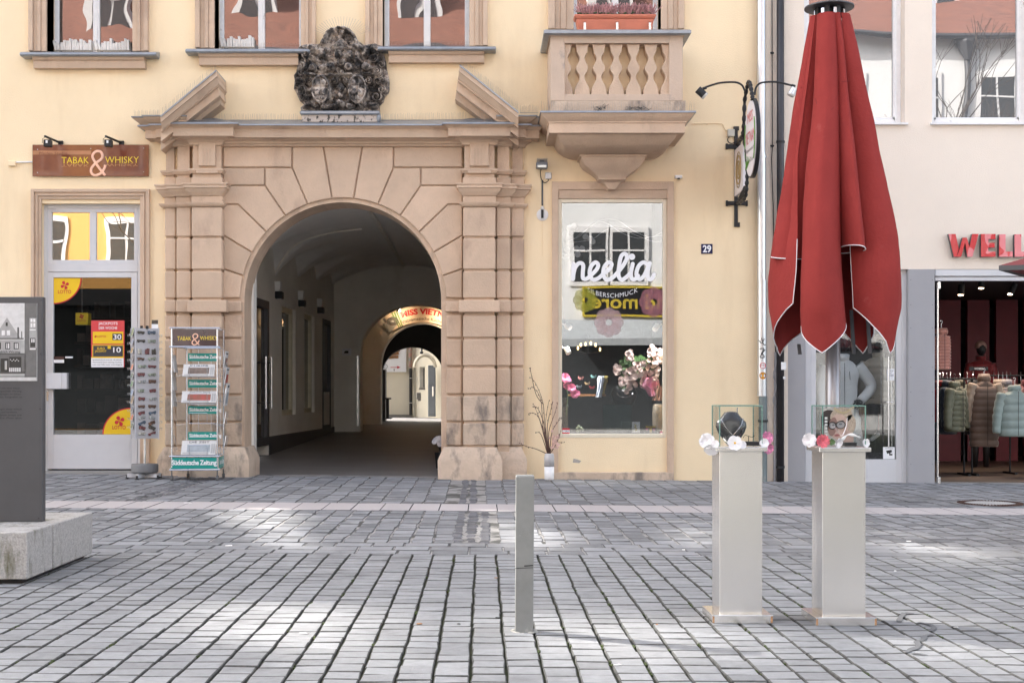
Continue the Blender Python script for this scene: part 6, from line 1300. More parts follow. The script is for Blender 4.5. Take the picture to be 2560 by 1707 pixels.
b.tube([pp(1846, 352), pp(1866, 330)], .03, 6); b.build('twisted_arm', M_BLACK, hs_, smooth=True)
t = thing('oval_hanging_sign', pp(1877, 445), 'oval MISS VIETNAM restaurant sign with bamboo edges seen almost edge on', 'sign')
Yc_ = XP*F/(1877.5-VX); hy = (XP*F/(1863-VX)-XP*F/(1892-VX))/2; zc = fz(346, Yc_); hz = 99*Yc_/F
ell = lambda s_, n=36: [(Yc_+hy*s_*math.cos(2*math.pi*k/n), zc+hz*s_*math.sin(2*math.pi*k/n)) for k in range(n)]
def sheet(mb, pl, x0, x1): mb.loft([[(x0, y, z) for y, z in pl], [(x1, y, z) for y, z in pl]])
b = MB(); sheet(b, ell(1), XP-.0, XP+.05); b.build('rim', M_BLACK, t); b = MB(); sheet(b, ell(.955), XP-.012, XP-.002); sheet(b, ell(.955), XP+.052, XP+.06); b.build('face', mat('sign_pale', (.70, .66, .68), .4, var=.03), t)
b = MB()
def ytext(b, s_, u0, u1, v0, v1, x): # reads from -x; u grows towards the street (-y)
    q = MB(); text(q, s_, u0, u1, v0, v1, 0); b.add([(x, Yc_-vx[0], vx[2]) for vx in q.v], q.f)
ytext(b, "MISS", -.17, .17, zc+.22, zc+.36, XP-.014); ytext(b, "VIETNAM", -.30, .30, zc-.06, zc+.10, XP-.014); b.build('red_lettering', M_RED, t)
b = MB(); ytext(b, "Vietnamesische", -.30, .30, zc-.17, zc-.12, XP-.014); ytext(b, "Küche & Sushi", -.26, .26, zc-.32, zc-.27, XP-.014); b.build('small_lettering', M_GREYM, t)
b = MB()
for s_ in (-1, 1): b.tube([(XP-.014, Yc_+s_*hy*.86*math.cos(a), zc+hz*.9*math.sin(a)) for a in [-.7+.1*k for k in range(13)]], .012, 5)
for k in range(4): b.tube([(XP-.014, Yc_+.25, zc-.38), (XP-.014, Yc_+.25-.1*k, zc-.2-.02*k)], [.014, .003], 5)
b.build('bamboo_motif', mat('bamboo_green', (1, 1, 1)), t)
t = thing('square_hanging_sign', pp(1850, 490), 'pale rectangular sign panel with a golden round emblem inside the iron bracket', 'sign')
ya, yb2 = D-.06, XP*F/(1859.5-VX); z0, z1 = 1.2+(HY-480)*18.4/F, 1.2+(HY-362)*18.4/F
b = MB(); sheet(b, [(ya, z0), (yb2, z0), (yb2, z1), (ya, z1)], XP-.01, XP+.03); b.build('face', MATS['sign_pale'], t)
b = MB(); m_ = (ya+yb2)/2
for r_ in (.10, .16, .2): b.tube([(XP-.014, m_+r_*.9*math.cos(a), (z0+z1)/2+r_*1.25*math.sin(a)) for a in [2*math.pi*k/24 for k in range(25)]], .010 if r_ < .2 else .006, 5)
b.ball((XP-.014, m_, (z0+z1)/2), .06, 8, 5, (.1, .8, 1.4)); b.build('emblem', mat('dull_gold', (.35, .24, .10), .5), t)
for nm, dx, lb in (('left', -1, 'black gooseneck spot lamp reaching left from the hanging sign'), ('right', 1, 'gooseneck spot lamp reaching right behind the red parasol')):
    Yg = 17.9; t = thing('gooseneck_lamp', P(1876, 228, Yg), lb, 'lamp', 'gooseneck lamps of the hanging sign'); b = MB()
    pts = [(1862, 228), (1856, 215), (1845, 208), (1830, 206), (1800, 208), (1772, 216), (1757, 222)] if dx < 0 else [(1887, 238), (1889, 222), (1898, 210), (1915, 206), (1945, 206), (1970, 212), (1988, 216)]
    b.tube(spline([P(x, y, Yg) for x, y in pts], 5), .014, 7); b.tube([P(pts[-1][0]+9*-dx, pts[-1][1]-2, Yg), P(pts[-1][0]-0*dx, pts[-1][1]+.5, Yg)], .020, 7); b.build('neck', M_BLACK, t, smooth=True)
    a = Vector((1744, 224) if dx < 0 else (1986, 222)); c = Vector((1764, 242) if dx < 0 else (1976, 240)); b = MB(); b.tube([P(*a, Yg), P(*a.lerp(c, .8), Yg)], .052, 14); b.build('housing', M_BLACK if dx < 0 else M_ZN, t)
    b = MB(); b.tube([P(*a.lerp(c, .8), Yg), P(*c, Yg)], [.054, .050], 14); b.build('lens', mat('lamp_glass', (.5, .48, .45), .15), t)
b = MB(); pbox(b, 1819, 323, 1837, 341, D-.06, D, .008); o = tag(b.build('junction_box', mat('beige_box', (.50, .47, .40), .5)), 'square beige junction box beside the iron bracket', 'junction box')
b = MB(); b.tube([P(1829+10*math.cos(a), 350-9*math.sin(a), D-.03) for a in [2.2+.35*k for k in range(11)]], .007, 6); b.build('cable_loop', M_BLACK, o)
# ---------------------------------------------------------------- opposite side of the street (seen in the glass, closes the street)
random.seed(17)
M_OW = mat('white_opposite_wall', (.80, .80, .80), .9, var=.03); M_OO = mat('orange_opposite_wall', (.80, .42, .12), .9, var=.03); M_TILE = mat('red_roof_tiles', (.30, .125, .085), .85, col2=(.17, .08, .06), scale=3, bump=1, bscale=12, stretch=(.6, .6, 7))
M_OG = mat('dark_opposite_glass', (.05, .055, .06), .15)
YO = -8.0
def opp(name, label, x0, x1, eave, m, wins, roof=True, bottom=None):
    t = thing(name, ((x0+x1)/2, YO, 0), label, 'house'); b = MB(); b.box(x0, x1, YO-8, YO, -.2, eave); b.build('wall', m, t)
    if roof: b = MB(); b.loft([[(x0, YO+.4, eave), (x0, YO-3.6, eave+5), (x0, YO-8, eave)], [(x1, YO+.4, eave), (x1, YO-3.6, eave+5), (x1, YO-8, eave)]]); b.build('roof', M_TILE, t)
    b = MB(); b.tube([(x0, YO+.42, eave-.05), (x1, YO+.42, eave-.05)], .10, 6); b.build('gutter', M_GREYM, t)
    for (wx, wz, ww, wh) in wins:
        b = MB(); b.box(wx-ww/2-.15, wx+ww/2+.15, YO, YO+.06, wz-.15, wz+wh+.2); w_ = b.build('window', M_WHITE, t)
        b = MB(); b.box(wx-ww/2, wx-.04, YO+.06, YO+.07, wz, wz+wh); b.box(wx+.04, wx+ww/2, YO+.06, YO+.07, wz, wz+wh); b.build('pane', M_OG, w_)
        b = MB(); b.box(wx-ww/2, wx+ww/2, YO+.06, YO+.09, wz+wh*.62, wz+wh*.62+.06); b.build('transom', M_WHITE, w_)
    if bottom:
        dk = (-16.2, -11.2, 4.3) if bottom > 4 else (2.4, 9.6, 2.95) if x0 < 5 else (x0+.4, x0+.5, 1)
        b = MB(); b.box(dk[0], dk[1], YO+.0, YO+.045, .0, dk[2]); b.build('wide_shop_front', M_OG, t)
        x = x0+.9
        while x < x1-2: 
            if x+1.9 < dk[0] or x > dk[1]: b = MB(); b.box(x, x+1.9, YO+.0, YO+.04, .5, min(bottom, 3.0)); b.build('shop_glazing', M_OG, t)
            x += 3.3
    if bottom and bottom > 4: b = MB(); b.box(x0, x1, YO+.0, YO+1.6, 4.2, 4.75); b.build('dark_canopy', M_BLACK, t)
    return t
def W(xs, zs, w_=1.1, h=1.7): return [(x, z, w_, h) for x in xs for z in zs]
opp('orange_house', 'orange house with white windows across the street', -24, -10.2, 12.9, M_OO, W([-22.5, -20, -17.6, -15.2, -12.4], [5.5, 8.9]), bottom=4.7)
opp('white_house', 'white house with red tiled roof across the street', -10.1, 11.0, 13.3, M_OW, W([-9, -7, -4.6, -2.2, .4, 3.75, 5.1, 8.2], [5.1, 8.6]), bottom=3.1)
opp('white_corner_house', 'white house with tall windows across the street on the right', 11.1, 24, 13.7, M_OW, W([12.6, 15.4, 18.0, 21.4], [6.2, 10.3], 1.2, 2.0), bottom=3.1)
# dormers, trees
for k, x in enumerate((-13.3, -8.0, -2.2, 4.6, 16.2)):
    z0 = (13.3 if -10 < x < 11 else 13.7 if x > 11 else 12.9)+1.2; t = thing('dormer_window', (x, YO-1.2, z0), 'white dormer window on the red roof across the street, number %s from the left' % ('one', 'two', 'three', 'four', 'five')[k], 'dormer')
    b = MB(); b.box(x-.8, x+.8, YO-2.6, YO-.7, z0-.3, z0+1.4); b.build('cheek', M_WHITE, t); b = MB(); b.box(x-.6, x-.05, YO-.7, YO-.68, z0, z0+1.2); b.box(x+.05, x+.6, YO-.7, YO-.68, z0, z0+1.2); b.build('pane', M_OG, t); b = MB(); b.loft([[(x-1, YO-.5, z0+1.4), (x, YO-.5, z0+2.0), (x+1, YO-.5, z0+1.4)], [(x-1, YO-2.6, z0+1.4), (x, YO-2.6, z0+2.0), (x+1, YO-2.6, z0+1.4)]]); b.build('roof', M_TILE, t)
t = thing('shop_fascia', (6, YO, 4.2), 'black and gold Shoes and more fascia board across the street', 'sign')
b = MB(); b.box(3.55, 9.0, YO+.02, YO+.10, 3.95, 4.85); b.build('board', M_BLACK, t); b = MB()
for q in ((3.5, 9.05, 4.85, 4.92), (3.5, 9.05, 3.88, 3.95), (3.5, 3.57, 3.95, 4.85)): b.box(q[0], q[1], YO+.02, YO+.12, q[2], q[3])
b.build('gold_frame', mat('gold_paint', (.55, .42, .05), .4), t)
q = MB(); text(q, "Shoes and more", -8.7, -3.8, 4.15, 4.65, 0, thick=.02); b = MB(); b.add([(-v[0], YO+.11, v[2]) for v in q.v], q.f); b.build('lettering', mat('gold_paint', (1, 1, 1)), t)
t = thing('shop_awning', (6, YO+.6, 2.9), 'grey fabric awning below the fascia across the street', 'awning'); b = MB(); b.loft([[(x, YO+.1, 3.78), (x, YO+1.0, 3.10), (x, YO+1.0, 2.85), (x, YO+.98, 2.85), (x, YO+.98, 3.05), (x, YO+.1, 3.73)] for x in (2.6, 9.4)]); b.build('fabric', mat('grey_awning', (.36, .38, .40), .9), t)
t = thing('closed_dark_parasol', (6.75, YO+1.6, 0), 'closed black parasol across the street before the shoe shop', 'parasol'); b = MB(); b.lathe([(.62, 2.9), (.72, 3.6), (.45, 5.6), (.22, 7.1), (.05, 7.2)], 6.75, YO+1.6, 14); b.build('canopy', M_BLACK, t); b = MB(); b.cyl(6.75, YO+1.6, 0, 3.5, .05, 10); b.build('pole', M_BLACK, t)
t = thing('far_downpipe', (16.9, YO+.12, 0), 'dark downpipe on the white house across the street', 'drainpipe'); b = MB(); b.cyl(16.9, YO+.12, 0, 13.6, .09, 10); b.lathe([(.1, 12.9), (.3, 13.5), (.3, 13.7)], 16.9, YO+.2, 10); b.build('pipe', M_GREYM, t)
def bare_tree(x, y, h, seed, lbl):
    rnd = random.Random(seed); t = thing('bare_tree', (x, y, 0), lbl, 'tree'); tr = MB(); br = MB()
    tr.tube([(x, y, 0), (x+.1, y, h*.35), (x, y+.1, h*.5)], [.16, .11, .07], 8)
    def grow(p, d, L, r, lv):
        q = p+d*L; br.tube([p, p.lerp(q, .5)+Vector((rnd.uniform(-.05, .05),)*3)*L, q], [r, r*.8, r*.6], 4)
        if lv:
            for _ in range(3): n_ = (d+Vector((rnd.uniform(-.7, .7), rnd.uniform(-.7, .7), rnd.uniform(-.3, .6)))).normalized(); grow(q, n_, L*.72, r*.6, lv-1)
    for _ in range(6): grow(Vector((x, y, h*rnd.uniform(.3, .5))), Vector((rnd.uniform(-.7, .7), rnd.uniform(-.7, .7), 1)).normalized(), h*.16, .04, 3)
    M_BK = mat('bark', (.07, .055, .045), .9, var=.3, scale=12, bump=.8); tr.build('trunk', M_BK, t); br.build('crown', M_BK, t)
bare_tree(15.5, -5.5, 15, 1, 'bare street tree behind the viewpoint on the right'); bare_tree(-10, -4, 11, 2, 'bare street tree behind the viewpoint on the left')
# ---------------------------------------------------------------- house continuing our side, plus unseen trees and slab added to shape the sun
for nm, x0, x1, lb, m_ in (('grey_house', 13.1, 40, 'house continuing the street to the right of the clothes shop', M_CREAM), ('sun_blocking_slab', -75, -31.3, 'unseen thin tall slab added left of the trees to block the sun', M_WALL)):
    t = thing(nm, (x0, D, 0), lb, 'house'); b = MB(); b.box(x0, x1, D, D+(11 if x0 > 0 else 1.6), -.2, 23); b.build('wall', m_, t)  # the left one is a shallow slab added out of view as sun blocker
PATCH = [(660, 1300, 125, 30), (705, 1348, 90, 28), (1252, 1310, 70, 45), (1330, 1350, 120, 32), (1560, 1365, 50, 10), (1712, 1292, 70, 15), (1752, 1338, 90, 30), (2200, 1305, 75, 18), (2530, 1370, 90, 18),
 (640, 1560, 190, 60), (870, 1600, 140, 110), (1400, 1590, 160, 80), (1480, 1680, 140, 60), (1730, 1600, 190, 60)]
STREAK = [((2190, 1325), (2440, 1398), 30), ((1990, 1330), (2045, 1372), 30), ((2250, 1530), (2600, 1690), 60)]
def lit(g):  # true where a sun patch is wanted on the ground
    if g.y < 1.5: return False
    px, py = VX+g.x*F/g.y, HY+CH*F/g.y
    for cx, cy, rx, ry in PATCH:
        if ((px-cx)/rx)**2+((py-cy)/ry)**2 < 1: return True
    for a, c, w_ in STREAK:
        a = Vector(a); c = Vector(c); p = Vector((px, py)); t_ = max(0, min(1, (p-a).dot(c-a)/(c-a).length_squared)); 
        if abs((a+(c-a)*t_-p).length) < w_: return True
    return False
M_CR = mat('sun_screen_leaves', (.06, .09, .025), .8, var=.4, scale=.8, island=.4); M_TK = mat('bark', (1, 1, 1))
for k, (x0, x1) in enumerate(((-31.6, -24), (-24, -16.5), (-16.5, -9.0))):
    rnd = random.Random(60+k); xm = (x0+x1)/2; t = thing('sun_screen_tree', (xm, 20.0, 0), 'unseen leafy tree added to shape the sun patches, number %s from the left' % ('one', 'two', 'three')[k], 'tree', 'trees added to shape the sun patches')
    b = MB(); b.tube([(xm, 20.0, 0), (xm+.2, 20.0, 6), (xm-.1, 20.1, 12), (xm, 20.0, 18)], [.35, .28, .18, .08], 10)
    for q in range(12): z = rnd.uniform(4, 17); b.tube([(xm, 20.0, z), (xm+rnd.uniform(-2, 2), 20.0+rnd.uniform(-.6, .6), z+1.2), (xm+rnd.uniform(-3, 3), 20.0, z+2.5)], [.12, .08, .03], 6)
    b.build('trunk', M_TK, t); b = MB()
    for q in range(8500):
        c = Vector((rnd.uniform(x0-.4, x1+.4), rnd.uniform(19.1, 20.9), rnd.uniform(2.0, 24.5))); g_ = c-sd*(c.z/sd.z)
        if any(lit(g_+Vector(o)) for o in ((0, 0, 0),)): continue  # leaves left out so the added crowns let chosen sun patches through
        n_ = Vector((rnd.gauss(-.8, .5), rnd.gauss(.4, .5), rnd.gauss(.5, .4))).normalized(); a = n_.cross(Vector((0, 0, 1))).normalized(); e = n_.cross(a); s_ = rnd.uniform(.14, .22) if c.z > 14 else rnd.uniform(.15, .25)
        b.add([c-a*s_, c-e*s_*.7, c+a*s_, c+e*s_*.7], [(0, 1, 2, 3)])
    b.build('crown', M_CR, t)
# ---------------------------------------------------------------- street furniture
random.seed(31)
# granite bench + info panel
XE = -2.835; YB0 = F*CH/481.0; bh = .34
bn = thing('granite_bench', (-3.4, 9, gz(-3, 9)), 'rough pale granite block bench with green algae streaks carrying the information panel', 'bench')
M_GRAN = mat('algae_granite', (.43, .41, .395), .85, var=.28, scale=70, bump=.9, bscale=130, stain=((.10, .10, .045), 3.5, .52, .16, (2.2, 2.2, .55)))
for (y0, y1) in ((YB0, 8.725), (8.755, 9.62)):
    b = MB(); b.box(-4.6, XE, y0, y1, .045, bh, .006); b.build('block', M_GRAN, bn)
b = MB(); b.box(-4.6, XE-.05, YB0+.05, 9.57, -.02, .045); b.build('plinth', M_BLACK, bn)
ip = thing('information_panel', (-3.4, 8.93, bh), 'dark grey steel information panel with an old street photograph and engraved text', 'information panel')
YP = 8.90; b = MB(); b.box(-4.3, fx(106, YP), YP, YP+.068, bh, fz(742, YP), .003); b.build('panel', M_GREYM, ip)
b = MB()
for (x, y) in ((103, 750), (101, 885), (100, 1022), (96, 1295)): b.ball(P(x, y, YP), .006, 8, 4, (1, .4, 1))
b.build('rivet', mat('dark_rivet', (.04, .035, .04), .5), ip)
PI_ = []
def flat(nm, c, items, y):
    b = MB()
    for it in items:
        if len(it) == 4 and not isinstance(it[0], tuple): x0, x1, z0, z1 = pf(*it, YP); b.add([(x0, y, z0), (x1, y, z0), (x1, y, z1), (x0, y, z1)], [(0, 1, 2, 3)])
        else: b.add([(fx(a, YP), y, fz(c_, YP)) for a, c_ in it], [tuple(range(len(it)))[::-1]])
    PI_.append(b.build(nm, mat('print_%d' % int(c*100), (c, c, c*1.02), .35, var=.12, scale=25), ph))
ph = MB(); pbox(ph, -40, 758, 93, 952, YP-.003, YP); ph = ph.build('photograph', mat('print_ground', (.42, .43, .44), .35, var=.25, scale=6), ip)
flat('print_sky', .62, [(-40, 758, 62, 850)], YP-.0035)
flat('print_house', .14, [((62, 758), (93, 758), (92, 948), (62, 948)), (-40, 884, 64, 932)], YP-.004); flat('print_gable', .36, [((18, 794), (52, 846), (-16, 846)), (-40, 852, 52, 884), (74, 795, 92, 870)], YP-.0045)
flat('print_roofline', .08, [((-40, 845), (60, 845), (60, 848), (-40, 848)), (-40, 883, 62, 886), (-40, 928, 64, 934), (-40, 940, 92, 942), (44, 818, 48, 845), (54, 828, 56, 845)], YP-.005)
flat('printed_dark_pattern', .03, [(15, 806, 20, 815), (14, 856, 26, 873), (35, 856, 47, 873), (-6, 856, 3, 873), (76, 845, 89, 868), (2, 896, 22, 930), (24, 892, 54, 930)], YP-.0055)
flat('printed_light_pattern', .75, [(5, 826, 13, 838), (18, 826, 26, 838), (77, 797, 82, 805), (84, 797, 89, 805), (77, 808, 82, 818), (84, 808, 89, 818), (79, 847, 82, 856), (84, 847, 87, 856), (17, 858, 19, 871), (21, 858, 24, 871), (38, 858, 40, 871), (42, 858, 45, 871), (75, 823, 90, 826), (75, 871, 90, 874)]+[(26+k*4, 898+(k % 2)*3, 28+k*4, 900+(k % 2)*3) for k in range(6)]+[(24+k*5, 919, 27+k*5, 929) for k in range(6)]+[(13+k*2, 902, 14+k*2, 924) for k in range(3)], YP-.006)
flat('print_cobbles', .55, [((-40, 943), (92, 943), (92, 952), (-40, 952))], YP-.0065)
b = MB(); text(b, "Friedrich Wirsing", *pf(-14, 876, 51, 884, YP-.0068), YP-.0068, shear=.1); b.build('print_lettering', M_BLACK, ph)
M_ENG = mat('engraved_black', (.015, .015, .018), .6)
b = MB()
for k, (s_, x0, x1) in enumerate((("im Jahr 1927 mit dem Haus-", -39, 51), ("und Eisenwarengeschäft Wirsing,", -46, 55), ("das Petroleumlampen im Schau-", -42, 53), ("fenster ausgestellt hat, fotografiert im", -57, 55))): text(b, s_, *pf(x0, 968+k*7.4, x1, 973.5+k*7.4, YP-.0015), YP-.0015)
for k, (s_, x0, x1) in enumerate((("View of Wirsing's shop which", -50, 54), ("sold household goods and hardware.", -60, 43), ("Petroleum lamps are", -20, 54), ("displayed in the window. Photo taken", -65, 54))): text(b, s_, *pf(x0, 1020+k*7.4, x1, 1026+k*7.4, YP-.0015), YP-.0015, shear=.2)
b.build('engraved_text', M_ENG, ip)
# bollard
YBo = F*CH/596.0; xb = fx(1310.5, YBo); w2 = .045
bo = thing('bollard', (xb, YBo+.05, 0), 'plain square grey steel bollard standing alone in the foreground pavers', 'bollard')
M_BO = mat('dull_grey_steel', (.235, .24, .235), .55, .25, var=.12, scale=6, bump=.15, bscale=20, stain=((.34, .34, .33), 7, .62, .06))
b = MB(); b.loft([rb(xb-w2, xb+w2, YBo, YBo+.09, -.05), rb(xb-w2+.004, xb+w2+.006, YBo, YBo+.09, .785), rb(xb-w2+.008, xb+w2+.002, YBo+.004, YBo+.086, .791)]); b.build('post', M_BO, bo, bevel=.003)
b = MB(); z_ = fz(1420, YBo); b.tube([(xb-w2-.0, YBo-.001, z_), (xb+w2, YBo-.001, z_+.004)], .0015, 4); b.tube([(xb, YBo-.0005, z_+.012), (xb+w2, YBo-.0005, z_+.015)], .003, 4, flat=.3); b.build('scratch', M_BLACK, bo)
b = MB()
for k in range(40): a = random.uniform(0, 2*math.pi); b.ball((xb+.058*math.cos(a), YBo+.045+.06*math.sin(a), .0), random.uniform(.006, .015), 6, 4, (1, 1, .5))
b.build('mortar_collar', mat('crumbly_mortar', (.40, .39, .36), .95, bump=1), bo)
# display pedestals with glass cases
M_GL = glass('case_glass', .045, (.975, .99, .985)); M_EDGE = mat('green_glass_edge', (.17, .30, .26), .15, var=0, coat=.5)
def pedestal(xl, Yf, lbl):
    wp = .3175; cx_ = fx(xl, Yf)+wp/2; cy_ = Yf+wp/2; t = thing('display_pedestal', (cx_, cy_, gz(cx_, cy_)), lbl, 'pedestal', 'stainless steel display pedestals'); z0 = gz(cx_, cy_)
    b = MB(); b.box(cx_-wp/2, cx_+wp/2, cy_-wp/2, cy_+wp/2, z0+.001, z0+.045, .002); b.build('base_plate', M_STEEL, t)
    b = MB(); q = .113; b.box(cx_-q, cx_+q, cy_-q, cy_+q, z0+.045, .898, .002); b.build('column', M_STEEL, t)
    b = MB(); q = .136; b.box(cx_-q, cx_+q, cy_-q, cy_+q, .898, .921, .002); b.build('top_plate', M_STEEL, t)
    b = MB()
    for k, (x, z) in enumerate(((-wp/2, .02), (wp/2-.012, .02))): b.box(cx_+x+.001, cx_+x+.011, cy_-wp/2-.0006, cy_-wp/2+.001, z0+.005, z0+.040)
    b.build('rust_spot', mat('rust_film', (.40, .22, .11), .7, var=.4, scale=60), t)
    return cx_, cy_
c1 = pedestal(1781, 6.935, 'left brushed steel pedestal, its glass case holding a black necklace bust'); c2 = pedestal(2040, 6.875, 'right brushed steel pedestal below the red parasol, its case holding a portrait picture')
def case(c, lbl):
    cx_, cy_ = c; q = .112; z0, z1 = .923, 1.138; t = thing('glass_case', (cx_, cy_, z0), lbl, 'glass case', 'glass cases on the pedestals'); th = .004
    for nm, bx in (('front_pane', (cx_-q, cx_+q, cy_-q, cy_-q+th, z0, z1)), ('back_pane', (cx_-q, cx_+q, cy_+q-th, cy_+q, z0, z1)), ('side_pane', (cx_-q, cx_-q+th, cy_-q+th, cy_+q-th, z0, z1)), ('side_pane', (cx_+q-th, cx_+q, cy_-q+th, cy_+q-th, z0, z1)), ('top_pane', (cx_-q, cx_+q, cy_-q, cy_+q, z1+.0005, z1+.005))):
        b = MB(); x0, x1, y0, y1, a, c_ = bx
        if nm.startswith('side'): m_ = (x0+x1)/2; b.add([(m_, y0, a), (m_, y1, a), (m_, y1, c_), (m_, y0, c_)], [(0, 1, 2, 3)])
        elif nm.startswith('top'): b.add([(x0, y0, a), (x1, y0, a), (x1, y1, a), (x0, y1, a)], [(0, 1, 2, 3)])
        else: m_ = (y0+y1)/2; b.add([(x0, m_, a), (x1, m_, a), (x1, m_, c_), (x0, m_, c_)], [(0, 1, 2, 3)])
        b.build(nm, M_GL, t)
    b = MB(); e = .0026
    for sx in (-1, 1):
        for sy in (-1, 1): b.box(cx_+sx*q-e, cx_+sx*q+e, cy_+sy*q-e, cy_+sy*q+e, z0, z1-.001)
    for zz in (z1, ): 
        for s_ in (-1, 1): b.box(cx_-q-e, cx_+q+e, cy_+s_*q-e*1.02, cy_+s_*q+e*1.02, zz-e, zz+e*1.2); b.box(cx_+s_*q-e*1.04, cx_+s_*q+e*1.04, cy_-q, cy_+q, zz-e*.98, zz+e*1.18)
    b.build('glass_edge', M_EDGE, t)
    b = MB(); b.box(cx_+.02, cx_+.026, cy_+q-.008, cy_+q-.004, z1-.045, z1-.01); b.build('latch', M_CHROME, t)
    return t
case(c1, 'clear glass case on the left pedestal with jewellery inside'); case(c2, 'clear glass case on the right pedestal with jewellery inside')
# bust
cx_, cy_ = c1; t = thing('necklace_bust', (cx_-.03, cy_+.02, .925), 'glossy black necklace bust in the left glass case', 'necklace bust')
b = MB(); rg = []
for (z_, w_, d_) in ((.0, .022, .03), (.03, .045, .035), (.07, .072, .04), (.10, .083, .042), (.125, .080, .04), (.145, .060, .034), (.158, .048, .03), (.170, .040, .026), (.178, .034, .022), (.182, .010, .01)): rg.append([(w_*math.cos(a), d_*math.sin(a)-.03+z_*.1, z_) for a in [2*math.pi*k/24 for k in range(24)]])
b.loft(rg); b.build('bust', mat('black_velvet_gloss', (.022, .022, .026), .22, var=.2, coat=.4), t, local=True, smooth=True)
b = MB()
for s_ in (-1, 1): b.tube(spline([(s_*.060, -.045, .145), (s_*.045, -.064, .11), (s_*.022, -.070, .08), (0, -.068, .055)], 5), .0014, 5)
b.tube([(.006*math.cos(a), -.070, .048+.006*math.sin(a)) for a in [2*math.pi*k/10 for k in range(11)]], .002, 5); b.build('silver_necklace', M_CHROME, t, local=True)
t = thing('earring_stand', (cx_+.06, cy_-.02, .925), 'small wire earring stand beside the bust', 'earring stand'); b = MB(); b.tube([(0, 0, 0), (0, 0, .05)], .0022, 5); b.tube(spline([(-.03, 0, .04), (-.02, 0, .055), (0, 0, .05), (.02, 0, .045), (.03, 0, .055), (.026, 0, .045)], 4), .0014, 4); b.build('wire', M_BLACK, t, local=True)
b = MB(); b.box(-.03, .05, -.03, .03, 0, .022, .002); b.build('black_base', M_BLACK, t, local=True)
# portrait sheet in the right case
cx_, cy_ = c2; yq = cy_+.075
pc = thing('portrait_picture', (cx_, yq, .925), 'magazine portrait of a person wearing dark rimmed glasses inside the right glass case', 'picture')
x0, x1, z0, z1 = cx_-.075, cx_+.104, .925, 1.125
M_ = lambda n, c, **k: mat('portrait_'+n, c, .5, **k)
def pp2(nm, c, polys, dy, **k):
    b = MB()
    for pl in polys: b.add([(x0+u*(x1-x0), yq-dy, z0+v*(z1-z0)) for u, v in pl], [tuple(range(len(pl)))])
    b.build(nm, M_(nm, c, **k), pc)
el = lambda cx, cy, rx, ry, a0=0, n=16: [(cx+rx*math.cos(2*math.pi*k/n)*math.cos(a0)-ry*math.sin(2*math.pi*k/n)*math.sin(a0), cy+rx*math.cos(2*math.pi*k/n)*math.sin(a0)+ry*math.sin(2*math.pi*k/n)*math.cos(a0)) for k in range(n)]
pp2('ground', (.42, .40, .38), [[(0, 0), (1, 0), (1, 1), (0, 1)]], .0, var=.25, scale=12)
pp2('dark_hair', (.03, .018, .017), [el(.30, .70, .30, .24, -.5), [(.02, .75), (.1, .78), (.1, .2), (.02, .15)], el(.3, .5, .12, .15)], .001); pp2('fair_hair', (.44, .35, .28), [el(.62, .80, .34, .22, .2), el(.90, .58, .16, .25)], .0015, var=.4, scale=60, stretch=(3, 1, 1))
pp2('face', (.52, .36, .31), [el(.54, .50, .29, .35, -.12)], .002, var=.08, scale=14); pp2('shaded_cheek', (.26, .15, .13), [el(.36, .50, .13, .26, -.2)], .0025, var=.15); pp2('neck', (.47, .33, .29), [el(.82, .20, .17, .20, .3)], .0026)
pp2('lens_area', (.36, .34, .36), [el(.60, .55, .13, .095, .1), el(.35, .53, .10, .09, .1)], .003); pp2('eye', (.06, .05, .06), [el(.60, .57, .045, .022, .1), el(.38, .54, .035, .02), el(.62, .65, .09, .012, .2), el(.36, .62, .08, .014, -.1)], .0035); pp2('iris', (.20, .22, .26), [el(.605, .57, .018, .018)], .004)
b = MB()
for (u, v, a, c_) in ((.60, .55, .135, .10), (.35, .53, .105, .095)): b.tube([(x0+p[0]*(x1-x0), yq-.005, z0+p[1]*(z1-z0)) for p in el(u, v, a, c_, .1)+[el(u, v, a, c_, .1)[0]]], .0022, 5)
b.build('spectacle_rim', M_BLACK, pc); pp2('nose', (.40, .24, .21), [[(.45, .56), (.41, .42), (.46, .37), (.52, .39), (.50, .46)]], .0038); pp2('lips', (.40, .14, .14), [el(.49, .27, .085, .035, .08)], .004); pp2('lip_line', (.16, .03, .04), [el(.49, .272, .08, .006, .08)], .0045)
pp2('leaf_wreath', (.50, .40, .24), [el(.42+.05*k, .93-.35*math.sin(math.pi*(k+1)/12)*.45+.1, .045, .02, .8-.15*k) for k in range(12)], .005, var=.2); pp2('side_print', (.70, .70, .70), [[(.12, .25+.09*k), (.20, .25+.09*k), (.20, .31+.09*k), (.12, .31+.09*k)] for k in range(6)], .0035)
t = thing('jewel_tray', (cx_+.05, cy_-.04, .925), 'dark tray with small silver lettering in the right glass case', 'tray'); b = MB(); b.box(-.035, .03, -.03, .03, 0, .020, .002); b.build('tray', M_BLACK, t, local=True); b = MB(); b.tube(spline([(-.09, 0, .12), (-.055, .01, .07), (-.04, 0, .055), (-.02, 0, .10), (-.01, .01, .15)], 5), .0011, 4); b.build('chain', M_CHROME, t, local=True)
b = MB(); b.tube(spline([(cx_-.03, cy_-.06, .93), (cx_+.0, cy_-.06, .955), (cx_+.04, cy_-.05, .985), (cx_+.09, cy_-.06, .975), (cx_+.10, cy_-.04, .96)], 6), [.006+.003*math.sin(i) for i in range(25)], 8, flat=.5); tag(b.build('ribbon', M_WP), 'white satin ribbon curling in the right glass case', 'ribbon')
